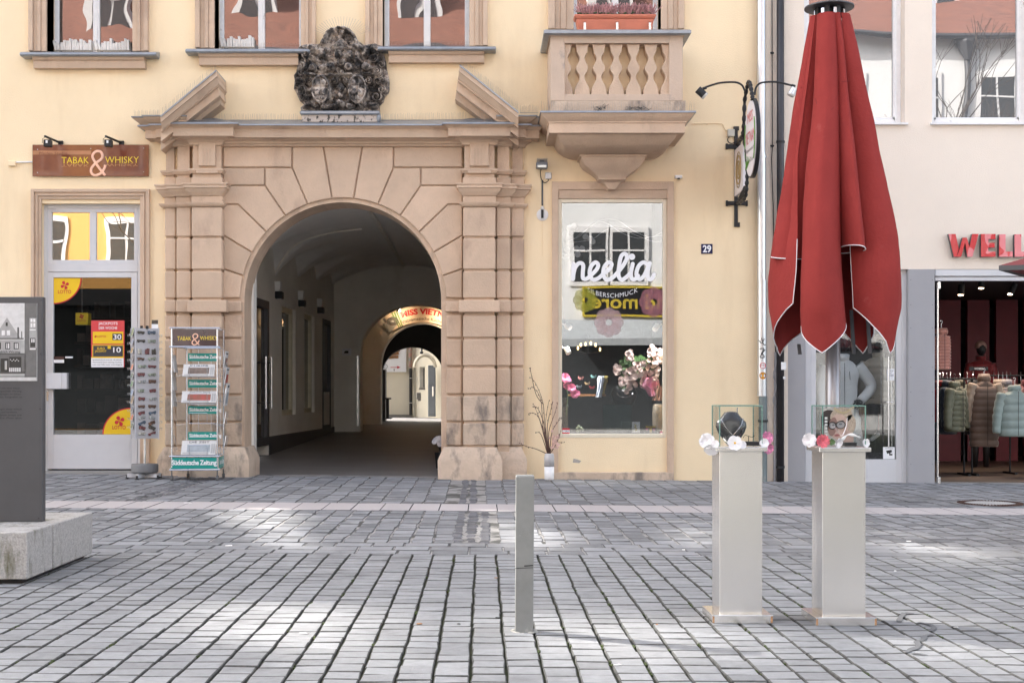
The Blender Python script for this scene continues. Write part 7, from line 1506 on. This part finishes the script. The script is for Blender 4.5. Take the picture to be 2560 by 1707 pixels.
# flowers tied to the cases
M_WF = mat('white_fabric_petals', (.80, .79, .82), .75, var=.04, island=.05); M_PF = mat('pink_fabric_petals', (.75, .30, .50), .75, var=.25, scale=60, island=.25); M_CF = mat('coral_fabric_petals', (.70, .17, .22), .75, var=.25, scale=80, island=.2)
def bloom(name, label, c, r, n, L, m_, tilt=(0, -1, .15), cup=.25, eye=None, leaf=False, seed=0):
    t = thing(name, c, label, 'flower'); b = MB(); flower(b, c, r, n, L, tilt, cup, seed); o = b.build('petals', m_, t, smooth=True)
    if eye: b = MB(); b.ball(Vector(c)+Vector(tilt).normalized()*r*.12, r*.15, 8, 5); b.build('centre', mat('yellow_stamen', (.75, .45, .03), .7, bump=1), t)
    if leaf: b = MB(); flower(b, Vector(c)+Vector((-r*.9, .005, 0)), r*.6, 3, 1, (-.5, -1, .2), .2, 5); b.build('leaf', M_LF, t)
f1 = 6.935; Pp = lambda x, y, Y: P(x, y, Y)
bloom('lily_flower', 'large white lily like flower hanging at the left of the first glass case', Pp(1768, 1102, f1+.05), .042, 7, 3, M_WF, (-.35, -1, .1), .35, seed=2)
bloom('lily_flower', 'white petals drooping below the large lily at the first glass case', Pp(1778, 1122, f1+.04), .038, 5, 1, M_WF, (-.2, -.8, -.6), .2, seed=3)
bloom('magnolia_flower', 'open white flower with yellow centre on the front edge of the left pedestal', Pp(1837, 1107, f1-.01), .040, 6, 1, M_WF, (0, -1, .1), .12, eye=True, seed=4)
bloom('white_blossom', 'small white blossom tucked right of the open flower with yellow centre', Pp(1855, 1112, f1+.01), .022, 5, 2, M_WF, (.2, -1, .2), .4, seed=5)
bloom('white_blossom', 'small bluish white blossom between lily and glass case', Pp(1788, 1110, f1+.02), .022, 6, 2, M_WF, (-.2, -1, .2), .4, seed=6)
bloom('peony_flower', 'bright pink peony at the right side of the first glass case', Pp(1916, 1094, f1+.09), .036, 11, 4, M_PF, (.4, -1, .1), .4, seed=7)
bloom('peony_flower', 'pink petals hanging below the pink peony', Pp(1920, 1120, f1+.08), .030, 8, 3, M_PF, (.3, -1, -.4), .4, seed=8)
bloom('white_blossom', 'white blossom beside the pink peony at the first glass case', Pp(1910, 1108, f1+.05), .026, 6, 2, M_WF, (0, -1, .2), .4, seed=9)
f2 = 6.875
bloom('lily_flower', 'white pointed blossom at the left corner of the right pedestal', Pp(2024, 1100, f2+.10), .038, 8, 3, M_WF, (-.4, -1, .1), .3, seed=10)
bloom('carnation_flower', 'coral pink carnation on the front of the right pedestal', Pp(2057, 1103, f2+.0), .036, 14, 5, M_CF, (-.1, -1, .15), .45, seed=11)
bloom('rosebud', 'white rose bud with a dark leaf in front of the right glass case', Pp(2092, 1105, f2+.0), .028, 6, 4, M_WF, (.5, -.7, -.2), .7, leaf=True, seed=12)
bloom('white_blossom', 'small white blossom at the right corner of the right pedestal', Pp(2163, 1107, f2+.05), .024, 6, 2, M_WF, (.4, -1, .1), .4, seed=13)
# vase with twigs
YV = 18.35; zv = fz(1199, YV); tv = thing('twig_vase', (fx(1373, YV), YV, zv), 'tall two tone white and grey floor vase beside the jewellery window', 'vase')
b = MB(); S3 = YV/F; hV = 66*S3
b.lathe([(.055, 0), (.066, .012), (.069, hV*.5)], n=24); b.build('white_lower_half', M_WHITE, tv, local=True, smooth=True); b = MB(); b.lathe([(.0692, hV*.5), (.069, hV*.85), (.064, hV*.95), (.055, hV), (.045, hV), (.045, hV*.9)], n=24); b.build('grey_upper_half', mat('grey_glaze', (.50, .48, .48), .5, var=.05), tv, local=True, smooth=True)
tw = thing('dry_twigs', (fx(1373, YV), YV, zv+hV), 'bare budding twigs standing in the floor vase', 'twigs'); b = MB(); bd = MB(); rnd = random.Random(8)
for pts in ([(1372, 1134), (1362, 1080), (1358, 1010), (1340, 960), (1326, 943)], [(1371, 1134), (1358, 1070), (1352, 1000), (1335, 970), (1321, 972)], [(1370, 1134), (1360, 1090), (1345, 1040), (1325, 1032), (1323, 1036)], [(1373, 1134), (1368, 1070), (1378, 1020), (1382, 1004)], [(1374, 1134), (1372, 1080), (1388, 1030), (1394, 1005)], [(1374, 1134), (1380, 1080), (1398, 1050), (1403, 1045)], [(1370, 1135), (1340, 1122), (1315, 1115), (1299, 1107)], [(1375, 1134), (1390, 1110), (1400, 1085), (1405, 1060)], [(1369, 1134), (1352, 1085), (1338, 1082)], [(1374, 1134), (1385, 1108), (1409, 1106)], [(1372, 1134), (1360, 1060), (1344, 1020), (1332, 1018)], [(1358, 1010), (1340, 985), (1326, 925), (1325, 920)], [(1371, 1134), (1364, 1060), (1372, 1002)], [(1373, 1134), (1366, 1100), (1350, 1050), (1334, 1010)]):
    sp = spline([P(x, y, YV+rnd.uniform(-.12, .12)*(1 if y < 1120 else 0)) for x, y in pts], 6); b.tube(sp, [.007*(1-.75*i/len(sp)) for i in range(len(sp))], 5)
    for i in range(8, len(sp), 2): bd.ball(sp[i]+Vector((rnd.uniform(-.01, .01), 0, rnd.uniform(-.01, .01))), .008, 5, 3, (1, 1, 1.3))
b.build('twig', mat('twig_bark', (.10, .05, .04), .8, var=.3), tw); bd.build('buds', mat('twig_buds', (.13, .08, .06), .8), tw); b = MB()
for k in range(26): flower(b, P(rnd.gauss(1386, 6), rnd.gauss(1104, 10), YV-.08), .018, 4, 1, (rnd.uniform(-1, 1), -1, .3), seed=k)
b.build('pink_grass', mat('pale_pink_tuft', (.62, .42, .36), .9, island=.2), tw)
# ---------------------------------------------------------------- closed red parasol
YU = 15.2; s9 = YU/F; xc = fx(2082, YU); UZ = lambda py: fz(py, YU)
um = thing('closed_parasol', (xc, YU, gz(xc, YU)), 'large closed red market parasol with white piping on a grey steel pole', 'parasol')
M_RF = mat('red_canvas', (.275, .038, .034), .85, var=.10, scale=2.0, bump=.5, bscale=30, sheen=0, spec=.15, stain=((.30, .055, .05), 5, .66, .08)); M_PI = mat('white_piping', (.78, .76, .78), .6, var=0)
M_POLE = mat('satin_grey_pole', (.30, .29, .30), .35, .6, var=.08, scale=4)
b = MB(); b.cyl(xc, YU, gz(xc, YU)-.02, UZ(806), 18*s9, 24); b.build('sleeve_pole', M_POLE, um, smooth=True); b = MB(); b.cyl(xc+.004, YU, UZ(806), UZ(60), 10*s9, 20); b.build('upper_pole', M_POLE, um, smooth=True)
b = MB(); b.box(xc-.1, xc+.1, YU-.1, YU+.1, 0, .012, .003); b.build('ground_plate', M_STEEL, um)
hub = thing('x', (0, 0, 0), '', ''); bpy.data.objects.remove(hub)
b = MB(); xt = fx(2073, YU); b.lathe([(.02, 0), (61*s9, .018), (61*s9, .033), (20*s9, .08), (.01, .10)], xt, YU, 36); b.xf(Matrix.Translation((0, 0, UZ(26)))); b.build('cap', M_GREYM, um, smooth=35)
b = MB(); b.cyl(xt, YU, UZ(60), UZ(24), 22*s9, 20)
for k in range(8):
    a = 2*math.pi*(k+.5)/8; q = MB(); q.box(16*s9, 38*s9, -.027, .027, UZ(42), UZ(24)+.01, .003); q.xf(Matrix.Translation((xt, YU, 0)) @ Matrix.Rotation(a, 4, 'Z')); b.add(q.v, q.f)
b.build('hub', M_BLACK, um); b = MB()
for k in range(8):
    a = 2*math.pi*k/8; q = MB(); q.box(34*s9, 40*s9, -.018, .018, UZ(52), UZ(29), .002); q.xf(Matrix.Translation((xt, YU, 0)) @ Matrix.Rotation(a+.12, 4, 'Z')); b.add(q.v, q.f)
b.build('rib_joint', M_CHROME, um)
# canopy: eight folds round the pole; four long pointed ones and four short ones
def rad(py):   # outer radius (px) by picture row
    T = [(44, 50), (120, 66), (240, 88), (360, 113), (480, 134), (600, 156), (700, 166), (780, 172), (890, 160)]
    for (a, r1), (c, r2) in zip(T, T[1:]):
        if py <= c: return r1+(r2-r1)*(py-a)/(c-a)
    return 160
def cen(py): return 2073+(min(py, 640)-44)/600*7
lobes = [(-24, 32, 886, 800, 'long', 1.05, .8, 1.05), (15, 16, 632, 640, 'short', .93, 1.1, 1.2), (50, 25, 886, 775, 'long', 1.06, .75, .5), (86, 16, 630, 630, 'short', 1.0, 1.1, .8), (128, 24, 880, 790, 'long', .9, .5, 1), (165, 16, 700, 700, 'short', .85, 1, 1), (-121, 60, 886, 765, 'long', .93, 1, .05), (-77, 23, 648, 640, 'short', 1.0, .6, 1.15)]
cb = MB(); pip = MB()
for (ac, hw, tip, side, kind, ks, dl, dr) in lobes:
    nu, nv = 20, 46; rows = []
    for j in range(nv+1):
        row = []
        for i in range(nu+1):
            u = -1+2*i/nu; hem = tip+(side-tip)*abs(u)**1.15 if kind == 'long' else tip+6*math.sin(u*2.5)
            py = 44+(hem-44)*j/nv; v_ = min(1, (py-44)/260); r_ = rad(py)*ks
            depth = .20+.50*v_*(1-.25*max(0, (py-640)/250)); rr = r_*(1-depth*(dl if u < 0 else dr)*abs(u)**2.2)+2.0*math.sin(py*.013+ac)*(v_)
            if kind == 'long' and py > 700: rr *= 1-.10*(py-700)/190*(1-abs(u)*.5)
            w_ = hw*(1.0 if j else 1)*(1+.10*math.sin(py*.009+ac*.3)*v_)+4*v_; a = R(ac+w_*(u*(.92+.08*abs(u)))+3.5*math.sin(py*.006+ac)*v_)
            crease = 1+.018*math.exp(-(u*9)**2)*v_+.040*v_*noise.noise(Vector((u*2.2+ac, py*.006, 3)))+.018*v_*noise.noise(Vector((u*6+ac, py*.014, 7)))
            row.append((fx(cen(py), YU)+rr*crease*s9*math.sin(a), YU-rr*crease*s9*math.cos(a), UZ(py)))
        rows.append(row)
    cb.loft(rows, close=False)
    pip.tube([Vector(p)+Vector((0, 0, -.001)) for p in rows[-1]], .0065, 6)
    if kind == 'long':
        for sgn in (0, nu): pip.tube([rows[j][sgn] for j in range(int(nv*.80), nv+1)], .005, 5)
# dark valleys: an inner cone so that no light falls through the folds
n = 40; rg = []
for py in range(44, 641, 36): rg.append([(fx(cen(py), YU)+rad(py)*.50*s9*math.cos(2*math.pi*k/n), YU+rad(py)*.50*s9*math.sin(2*math.pi*k/n), UZ(py)) for k in range(n)])
cb.loft(rg, True, False); canopy = cb.build('canopy', M_RF, um, smooth=60); pip.build('piping', M_PI, canopy)
sm = MB()
def on(py, a, k=1.0): r_ = rad(py)*k; return Vector((fx(cen(py), YU)+r_*s9*math.sin(R(a)), YU-r_*s9*math.cos(R(a)), UZ(py)))
for q in ([(262, -38), (310, -26), (290, -10)], [(224, -70), (240, -84)], [(224, 4), (222, 20)], [(275, 45), (285, 58), (300, 66)]): sm.tube(spline([on(p, a, .985) for p, a in q], 6), .0026, 4)
sm.build('seam', mat('dark_red_seam', (.14, .012, .012), .8), canopy)
for k, (x, y0, y1, dx, yo) in enumerate(((2130, 775, 884, 8, .24), (2170, 770, 884, 8, .03), (1998, 860, 886, 3, .15))):
    b = MB(); a, c = P(x-dx*.3, y0, YU+yo), P(x+dx*.6, y1, YU+yo*.9); b.loft([rb(a.x-.019, a.x+.019, a.y-.012, a.y+.012, a.z), rb(c.x-.020, c.x+.020, c.y-.012, c.y+.012, c.z)][::-1]); b.build('rib', M_GREYM, um)
# corner of an open parasol at the right edge
YO2 = 9.6; tipx, tipz = fx(2497, YO2), fz(664, YO2); t = thing('open_parasol', (tipx+2.2, YO2+.85, gz(6, YO2)), 'corner of an open dark red parasol entering at the right edge', 'parasol')
cx_, cy_ = tipx+2.2, YO2+.85; cz = tipz+.62; cs = [(tipx, YO2), (tipx+3.0, YO2-.9), (tipx+4.4, YO2+1.6), (tipx+1.9, YO2+2.6)]
b = MB(); b.add([(*c, tipz) for c in cs]+[(cx_, cy_, cz)]+[(*c, tipz-.015) for c in cs]+[(cx_, cy_, cz-.02)], [(0, 1, 4), (1, 2, 4), (2, 3, 4), (3, 0, 4), (6, 5, 9), (7, 6, 9), (8, 7, 9), (5, 8, 9)]); b.build('canopy', mat('dark_red_canvas', (.16, .025, .028), .8), t)
b = MB()
for k in range(4):
    p, q = cs[k], cs[(k+1) % 4]; b.add([(*p, tipz+.001), (*q, tipz+.001), (*q, tipz-.035), (*p, tipz-.035)], [(0, 1, 2, 3)])
b.build('valance', M_GREYM, t); b = MB(); b.cyl(cx_, cy_, 0, cz, .03, 12); b.build('pole', M_POLE, t)
# ---------------------------------------------------------------- postcard stand
random.seed(41)
YS = 18.05; sc = YS/F; x_ = fx(362, YS); zg = fz(1203, YS)
st = thing('postcard_stand', (x_, YS, zg), 'revolving grey mesh postcard and magnet stand on a weighted castor base', 'display stand', rz=R(25))
hz = lambda py: (1203-py)*sc
M_MESH = mat('grey_wire_mesh', (.40, .40, .43), .5, .3, var=.0)
nt_ = M_MESH.node_tree; bs_ = nt_.nodes['Principled BSDF']; wv = nt_.nodes.new('ShaderNodeTexChecker'); wv.inputs['Scale'].default_value = 150; wv.inputs['Color1'].default_value = (.50, .50, .53, 1); wv.inputs['Color2'].default_value = (.30, .30, .32, 1)
tcn = nt_.nodes.new('ShaderNodeTexCoord'); nt_.links.new(tcn.outputs['Object'], wv.inputs[0]); nt_.links.new(wv.outputs[0], bs_.inputs['Base Color'])
hw = .155
b = MB(); b.box(-hw, hw, -hw, hw, hz(1095), hz(822)); b.build('mesh_column', M_MESH, st, local=True)
b = MB()
for s_ in (-1, 1):
    for q in (-1, 1): b.box(s_*hw-.008, s_*hw+.008, q*hw-.008, q*hw+.008, hz(1097), hz(820))
b.build('corner_post', mat('light_grey_post', (.50, .50, .53), .5, .2), st, local=True)
b = MB(); b.cyl(0, 0, hz(1160), hz(1094), .018, 12); b.build('pole', M_STEEL, st, local=True)
b = MB(); b.lathe([(.17, hz(1181)), (.182, hz(1178)), (.182, hz(1162)), (.175, hz(1159)), (.03, hz(1158))], n=32); b.build('base_weight', mat('grey_plastic', (.16, .16, .165), .6, var=.05), st, local=True, smooth=35)
b = MB()
for k in range(5): a = 2*math.pi*k/5+.3; q = MB(); q.box(0, .235, -.018, .018, hz(1192), hz(1183)); q.xf(Matrix.Rotation(a, 4, 'Z')); b.add(q.v, q.f)
b.build('star_foot', M_DOORW, st, local=True)
for k in range(5): a = 2*math.pi*k/5+.3; b = MB(); c = (.235*math.cos(a), .235*math.sin(a)); b.ball((c[0], c[1], .032), .031, 10, 6); b.box(c[0]-.014, c[0]+.014, c[1]-.014, c[1]+.014, .03, hz(1186)); b.build('castor', M_BLACK, st, local=True)
Mx = st.matrix_world if False else Matrix.Translation((x_, YS, zg)) @ Matrix.Rotation(R(25), 4, 'Z')
cols = [(.22, .09, .05), (.07, .13, .05), (.12, .18, .28), (.42, .38, .32), (.30, .06, .07), (.30, .22, .10), (.10, .07, .05), (.22, .25, .28)]
rowz = [832, 853, 879, 897, 916, 936, 953, 976, 996, 1015, 1031, 1043, 1056, 1068, 1082]
nm_ = 0
for r_, py in enumerate(rowz):
    for c_ in range(2 if r_ not in (2,) else 3):
        px_ = (-.075 if c_ == 0 else .07) if r_ != 2 else (-.09, 0, .09)[c_]
        w_ = random.uniform(.085, .11) if r_ != 2 else .055; h_ = random.uniform(.032, .048) if r_ != 2 else .085
        b = MB(); c = Vector((px_+random.uniform(-.01, .01), -hw-.012, hz(py))); ang_ = random.uniform(-.1, .1) if r_ < 10 else random.uniform(-.45, .45)
        for q in range(3): u = -w_/2+w_*(q+.5)/3; hh = h_*random.uniform(.6, 1); b.box(u-w_/6, u+w_/6, -.006-.002*q, .006, -hh/2, hh/2, .003)
        b.ball((-w_*.3, -.01, -h_*.35), .014, 6, 4); b.ball((w_*.3, -.01, -h_*.35), .014, 6, 4)
        b.xf(Matrix.Rotation(ang_, 4, 'Y')); b.xf(Matrix.Translation(c)); b.xf(Mx); mt_ = (lambda k_: mat('souvenir_%d' % k_, cols[k_], .4, var=.8, scale=50, col2=(.5, .5, .45) if k_ % 2 else (.03, .04, .03), island=.5))(random.randint(0, 7))
        side = ('left', 'right')[c_] if r_ != 2 else ('left', 'middle', 'right')[c_]
        tag(b.build('souvenir_magnet', mt_), 'painted souvenir magnet, row %s from the top, %s on the postcard stand' % (('one', 'two', 'three', 'four', 'five', 'six', 'seven', 'eight', 'nine', 'ten', 'eleven', 'twelve', 'thirteen', 'fourteen', 'fifteen')[r_], side), 'magnet', 'souvenir magnets on the postcard stand')
pk = MB(); pic = [(.10, .16, .08), (.16, .20, .26), (.20, .14, .08), (.12, .12, .13), (.38, .10, .04), (.08, .10, .07)]
for face, (n_, lb) in enumerate(((15, 'right side'), (12, 'left side'))):
    for k in range(n_):
        py = 832+k*(250/n_)+6; s_ = 1 if face == 0 else -1
        for c_ in range(1):
            b = MB(); h_ = random.uniform(.09, .125) if k in (0, 3, 8) else .082; b.box(-.065, .065, -.002, .002, 0, h_); b.xf(Matrix.Rotation(R(-16), 4, 'X'))
            b2 = MB(); b2.box(-.060, .060, -.0035, -.0022, .004, h_-.005); b2.box(-.060, .060, -.004, -.0036, .004, h_*.45) ; b2.xf(Matrix.Rotation(R(-16), 4, 'X'))
            T_ = Mx @ Matrix.Translation((s_*(hw+.03), 0 if face == 0 else -.02, hz(py)-.02)) @ Matrix.Rotation(R(90*s_), 4, 'Z') @ Matrix.Translation((.0, 0, 0))
            t = thing('postcard', T_.translation, 'postcard in pocket %d from the top on the %s of the postcard stand' % (k+1, lb), 'postcard', 'postcards on the %s of the stand' % lb)
            b.xf(T_); b2.xf(T_); b.build('card', M_TEXTW, t); b2.build('picture', mat('postcard_%d' % (k % 6), pic[k % 6], .3, var=.9, scale=28, island=.5, col2=tuple(min(1, v*3+.05) for v in pic[k % 6])), t)
            q = MB(); q.tube([(-.07, -.03, .0), (-.07, -.035, .03), (.07, -.035, .03), (.07, -.03, 0)], .003, 4); q.xf(Matrix.Translation((s_*(hw+.03), 0 if face == 0 else -.02, hz(py)-.02)) @ Matrix.Rotation(R(90*s_), 4, 'Z')); pk.add(q.v, q.f)
pk.build('wire_pocket', M_CHROME, st, local=True)
t = thing('leaflet', P(387, 818, YS), 'dark and white leaflet sticking out above the postcards on the stand', 'leaflet'); b = MB(); pbox(b, 379, 800, 395, 822, YS-.05, YS-.045); b.build('sheet', M_TEXTW, t); b = MB(); pbox(b, 379, 800, 395, 810, YS-.052, YS-.0505); b.build('picture', mat('dark_photo', (.06, .05, .04), .4, var=.6, scale=20), t)
b = MB()
for x in (353, 367): pbox(b, x-3, 814, x+3, 822, YS-.16, YS-.12, .004)
b.build('black_clip', M_BLACK, None)
tag(bpy.data.objects['black_clip'], 'pair of black clips on top of the postcard stand', 'clips')
# ---------------------------------------------------------------- newspaper stand
YN = 17.75; sn = YN/F; xn = fx(486.5, YN); zn = fz(1205, YN)
W_, DP = .645, .50
ns = thing('newspaper_stand', (xn, YN, zn), 'chromed wire newspaper stand with teal boards and a brown TABAK & WHISKY header', 'newspaper stand', rz=R(4))
nz_ = lambda py: (1205-py)*sn; nx_ = lambda px: (px-486.5)*sn
Mn = Matrix.Translation((xn, YN, zn)) @ Matrix.Rotation(R(4), 4, 'Z')
for (x, y) in ((-W_/2+.02, .0), (W_/2-.02, 0), (-W_/2+.14, DP), (W_/2, DP)):
    b = MB(); b.cyl(x, y, nz_(1168), nz_(822), .011, 10); b.build('post', M_CHROME, ns, local=True)
def ring(z0, r=.010, e=0):
    b = MB(); q = [(-W_/2-e, -e, z0), (W_/2+e, -e, z0), (W_/2+e, DP, z0), (-W_/2+.12, DP, z0), (-W_/2-e, -e, z0)]; b.tube(q, r, 6); return b
for py in (820, 867, 1140, 1174): ring(nz_(py), .011, .01).build('frame_ring', M_CHROME, ns, local=True)
b = MB(); b.box(-W_/2+.01, W_/2-.01, -.004, .004, nz_(866), nz_(823)); b.box(W_/2-.004, W_/2+.004, .005, DP, nz_(866), nz_(823)); hd = b.build('header_board', mat('dark_brown_board', (.045, .012, .014), .2, var=.3, scale=3, coat=.5), ns, local=True)
def ltext(b, s_, px0, py0, px1, py1, y, **k): text(b, s_, nx_(px0), nx_(px1), nz_(py1), nz_(py0), y, **k)
b = MB(); ltext(b, "TABAK", 444, 841, 478, 851, -.006); ltext(b, "WHISKY", 500, 840, 543, 850, -.006); b.build('yellow_lettering', mat('golden_letter', (1, 1, 1)), hd)
b = MB(); pts = [(.52, 1.0), (.05, .42), (-.42, -.28), (-.50, -.62), (-.25, -.92), (.12, -.92), (.30, -.62), (.18, -.30), (-.25, .02), (-.58, .40), (-.60, .78), (-.30, 1.0), (.15, .82), (.45, .42), (.52, .15)]
b.tube([(nx_(490+p.x*15), -.007, nz_(848+p.y*14)) for p in spline([(a, c, 0) for a, c in pts], 5)], .008, 6, flat=.3); b.build('ampersand', mat('salmon_letter', (1, 1, 1)), hd)
def board(px0, py0, px1, py1, y, nm='teal_board'):
    b = MB(); b.box(nx_(px0), nx_(px1), y, y+.006, nz_(py1), nz_(py0)); o = b.build(nm, M_TEAL, ns, local=True); h_ = (py1-py0)
    b = MB(); ltext(b, "Süddeutsche Zeitung", px0+3, py0+h_*.22, px1-3 if nm == 'base_board' else px1+8, py1-h_*.18, y-.002, thick=.025, spacing=.92); b.build('white_lettering', M_TEXTW, o)
board(428, 1143, 544, 1171, -.006, 'base_board')
b = MB(); b.box(W_/2-.003, W_/2+.004, .01, DP-.01, nz_(1171), nz_(1143)); o = b.build('side_board', M_TEAL, ns, local=True); q = MB(); text(q, "Süddeutsche Zeitung", .03, DP-.03, nz_(1165), nz_(1149), 0, thick=.02); b = MB(); b.add([(W_/2+.0055, v[0], v[2]) for v in q.v], q.f); b.build('white_lettering', M_TEXTW, o)
for py in (882, 948.5, 1015, 1080): board(466, py, 541, py+20, .16)
b = MB()
for x in (491, 523): b.cyl(nx_(x), .19, nz_(1170), nz_(870), .004, 6)
for x in (463, 545): b.cyl(nx_(x), .19, nz_(1170), nz_(870), .006, 6)
b.build('back_rod', M_CHROME, ns, local=True)
b = MB()
for py in (942, 1010, 1058, 1139):
    z0 = nz_(py); y0, y1 = .02, .18
    b.tube([(nx_(468), y1, z0+.01), (nx_(472), y0-.03, z0), (nx_(536), y0-.03, z0), (nx_(541), y1, z0+.01)], .004, 5)
    for x in (474, 518): b.tube([(nx_(x), y1, z0+.005), (nx_(x), y0-.035, z0), (nx_(x), y0-.05, z0+.14)], .004, 5)
    b.tube([(nx_(474), y0-.05, z0+.14), (nx_(518), y0-.05, z0+.14)], .004, 5)
for s_, xx in ((1, W_/2+.02), (-1, -W_/2+.06)):
    for py in (935, 1000, 1060, 1120):
        z0 = nz_(py); b.tube([(xx-s_*.10, .12, z0), (xx+s_*.03, .12, z0-.03), (xx+s_*.06, .13, z0+.16)], .004, 5); b.tube([(xx-s_*.10, .36, z0), (xx+s_*.03, .36, z0-.03), (xx+s_*.06, .35, z0+.16)], .004, 5); b.tube([(xx+s_*.03, .12, z0-.03), (xx+s_*.03, .36, z0-.03)], .004, 5); b.tube([(xx+s_*.06, .13, z0+.16), (xx+s_*.06, .35, z0+.16)], .004, 5)
b.build('wire_shelf', M_CHROME, ns, local=True)
b = MB(); b.box(-W_/2, W_/2, 0, DP, nz_(1171), nz_(1169)); b.build('bottom_tray', M_STEEL, ns, local=True)
for (x, y) in ((-W_/2+.02, .0), (W_/2-.02, 0), (-W_/2+.16, DP), (W_/2, DP)):
    b = MB(); b.cyl(x, y, nz_(1192), nz_(1174), .009, 8); b.box(x-.018, x+.018, y-.01, y+.03, .04, nz_(1189), .003)
    q = MB(); q.cyl(0, 0, -.013, .013, .045, 18); q.xf(Matrix.Translation((x, y+.015, .045)) @ Matrix.Rotation(R(90), 4, 'Y') @ Matrix.Rotation(0, 4, 'X')); b.add(q.v, q.f); b.build('castor', mat('castor_rubber', (.10, .10, .10), .5, .2), ns, local=True)
M_NP = mat('newsprint', (.60, .59, .58), .8, var=.05, scale=30)
def paper(title, px0, px1, py0, py1, label, photo, rows=3):
    """a stack of folded papers leaning in the wire shelf"""
    t = thing('newspaper', Mn @ Vector((nx_((px0+px1)/2), .05, nz_(py1))), label, 'newspaper', 'newspapers in the newspaper stand'); L_ = (py1-py0)*sn*1.35; w_ = (px1-px0)*sn; tl = math.acos(min(1, (py1-py0)*sn/L_)); tl = R(38)
    T_ = Mn @ Matrix.Translation((nx_((px0+px1)/2), -.02, nz_(py1)+.012)) @ Matrix.Rotation(-tl, 4, 'X')
    L_ = (py1-py0)*sn/math.cos(tl)
    def put(nm, mt_, fn, par): q = MB(); fn(q); q.xf(T_); return q.build(nm, mt_, par)
    def sheets(q):
        for k in range(5): q.box(-w_/2+random.uniform(0, .006), w_/2-random.uniform(0, .006), .004*k, .004*k+.0035, 0, L_-random.uniform(0, .006))
    put('sheets', M_NP, sheets, t)
    put('masthead', M_ENG, lambda q: text(q, title, -w_*.28, w_*.30, L_*.80, L_*.93, -.0012, thick=.01), t)
    put('photograph', photo, lambda q: q.box(-w_*.33, w_*.33 if rows else w_*.2, -.0014, -.0002, L_*.18, L_*.70), t)
    def cols_(q):
        for c in range(2):
            for k in range(12): q.box(w_*(.36+.06*c), w_*(.41+.06*c), -.0010, -.0002, L_*(.1+.055*k), L_*(.125+.055*k))
        for k in range(4): q.box(-w_*.45, w_*.3, -.0010, -.0002, L_*(.04+.03*k), L_*(.05+.03*k))
    put('print_columns', mat('grey_ink', (.25, .25, .25), .8), cols_, t); return t
paper("KURIER", 456, 535, 912, 942, 'KURIER newspaper with a dark portrait photo in the upper shelf of the stand', mat('np_photo_a', (.03, .03, .03), .6, col2=(.35, .25, .2), scale=5))
paper("Süddeutsche Zeitung", 453, 540, 979, 1008, 'newspaper with a colourful front photo in the middle shelf of the stand', mat('np_photo_b', (.10, .12, .07), .6, col2=(.6, .08, .08), scale=7))
paper("DIE ZEIT", 452, 538, 1103, 1138, 'DIE ZEIT newspaper with a grey sea picture in the lowest shelf of the stand', mat('np_photo_c', (.25, .28, .30), .6, col2=(.42, .45, .48), scale=8))
for k, (x, y0, y1, lb, s_) in enumerate(((W_/2+.04, 876, 918, 'pale newspaper in the upper right side pocket of the stand', 1), (W_/2+.05, 916, 962, 'newspaper in the second right side pocket of the stand', 1), (W_/2+.05, 957, 1014, 'newspaper with a large dark photo in the third right side pocket of the stand', 1), (-W_/2+.03, 886, 930, 'newspaper seen edge on in the upper left side pocket of the stand', -1), (-W_/2+.02, 925, 975, 'newspaper seen edge on in the middle left side pocket of the stand', -1), (-W_/2+.02, 972, 1016, 'newspaper seen edge on in the lower left side pocket of the stand', -1))):
    t = thing('newspaper', Mn @ Vector((x, .2, nz_(y1))), lb, 'newspaper', 'newspapers in the newspaper stand'); q = MB(); T_ = Mn @ Matrix.Translation((x, .24, nz_(y1))) @ Matrix.Rotation(R(8*s_), 4, 'Y')
    for j in range(4): q.box(.004*j, .004*j+.003, -.14, .14, 0, (y1-y0)*sn)
    q.xf(T_); q.build('sheets', M_NP, t); q = MB(); e = .0165 if s_ > 0 else -.0015; q.box(e, e+.001, -.11, .11, .03, (y1-y0)*sn*.6); q.xf(T_); q.build('photograph', mat('np_photo_%s' % 'abc'[k % 3], (.1, .1, .1)), t)
    q = MB(); q.box(e, e+.001, -.11, .08, (y1-y0)*sn*.82, (y1-y0)*sn*.9); q.xf(T_); q.build('masthead', M_ENG, t)
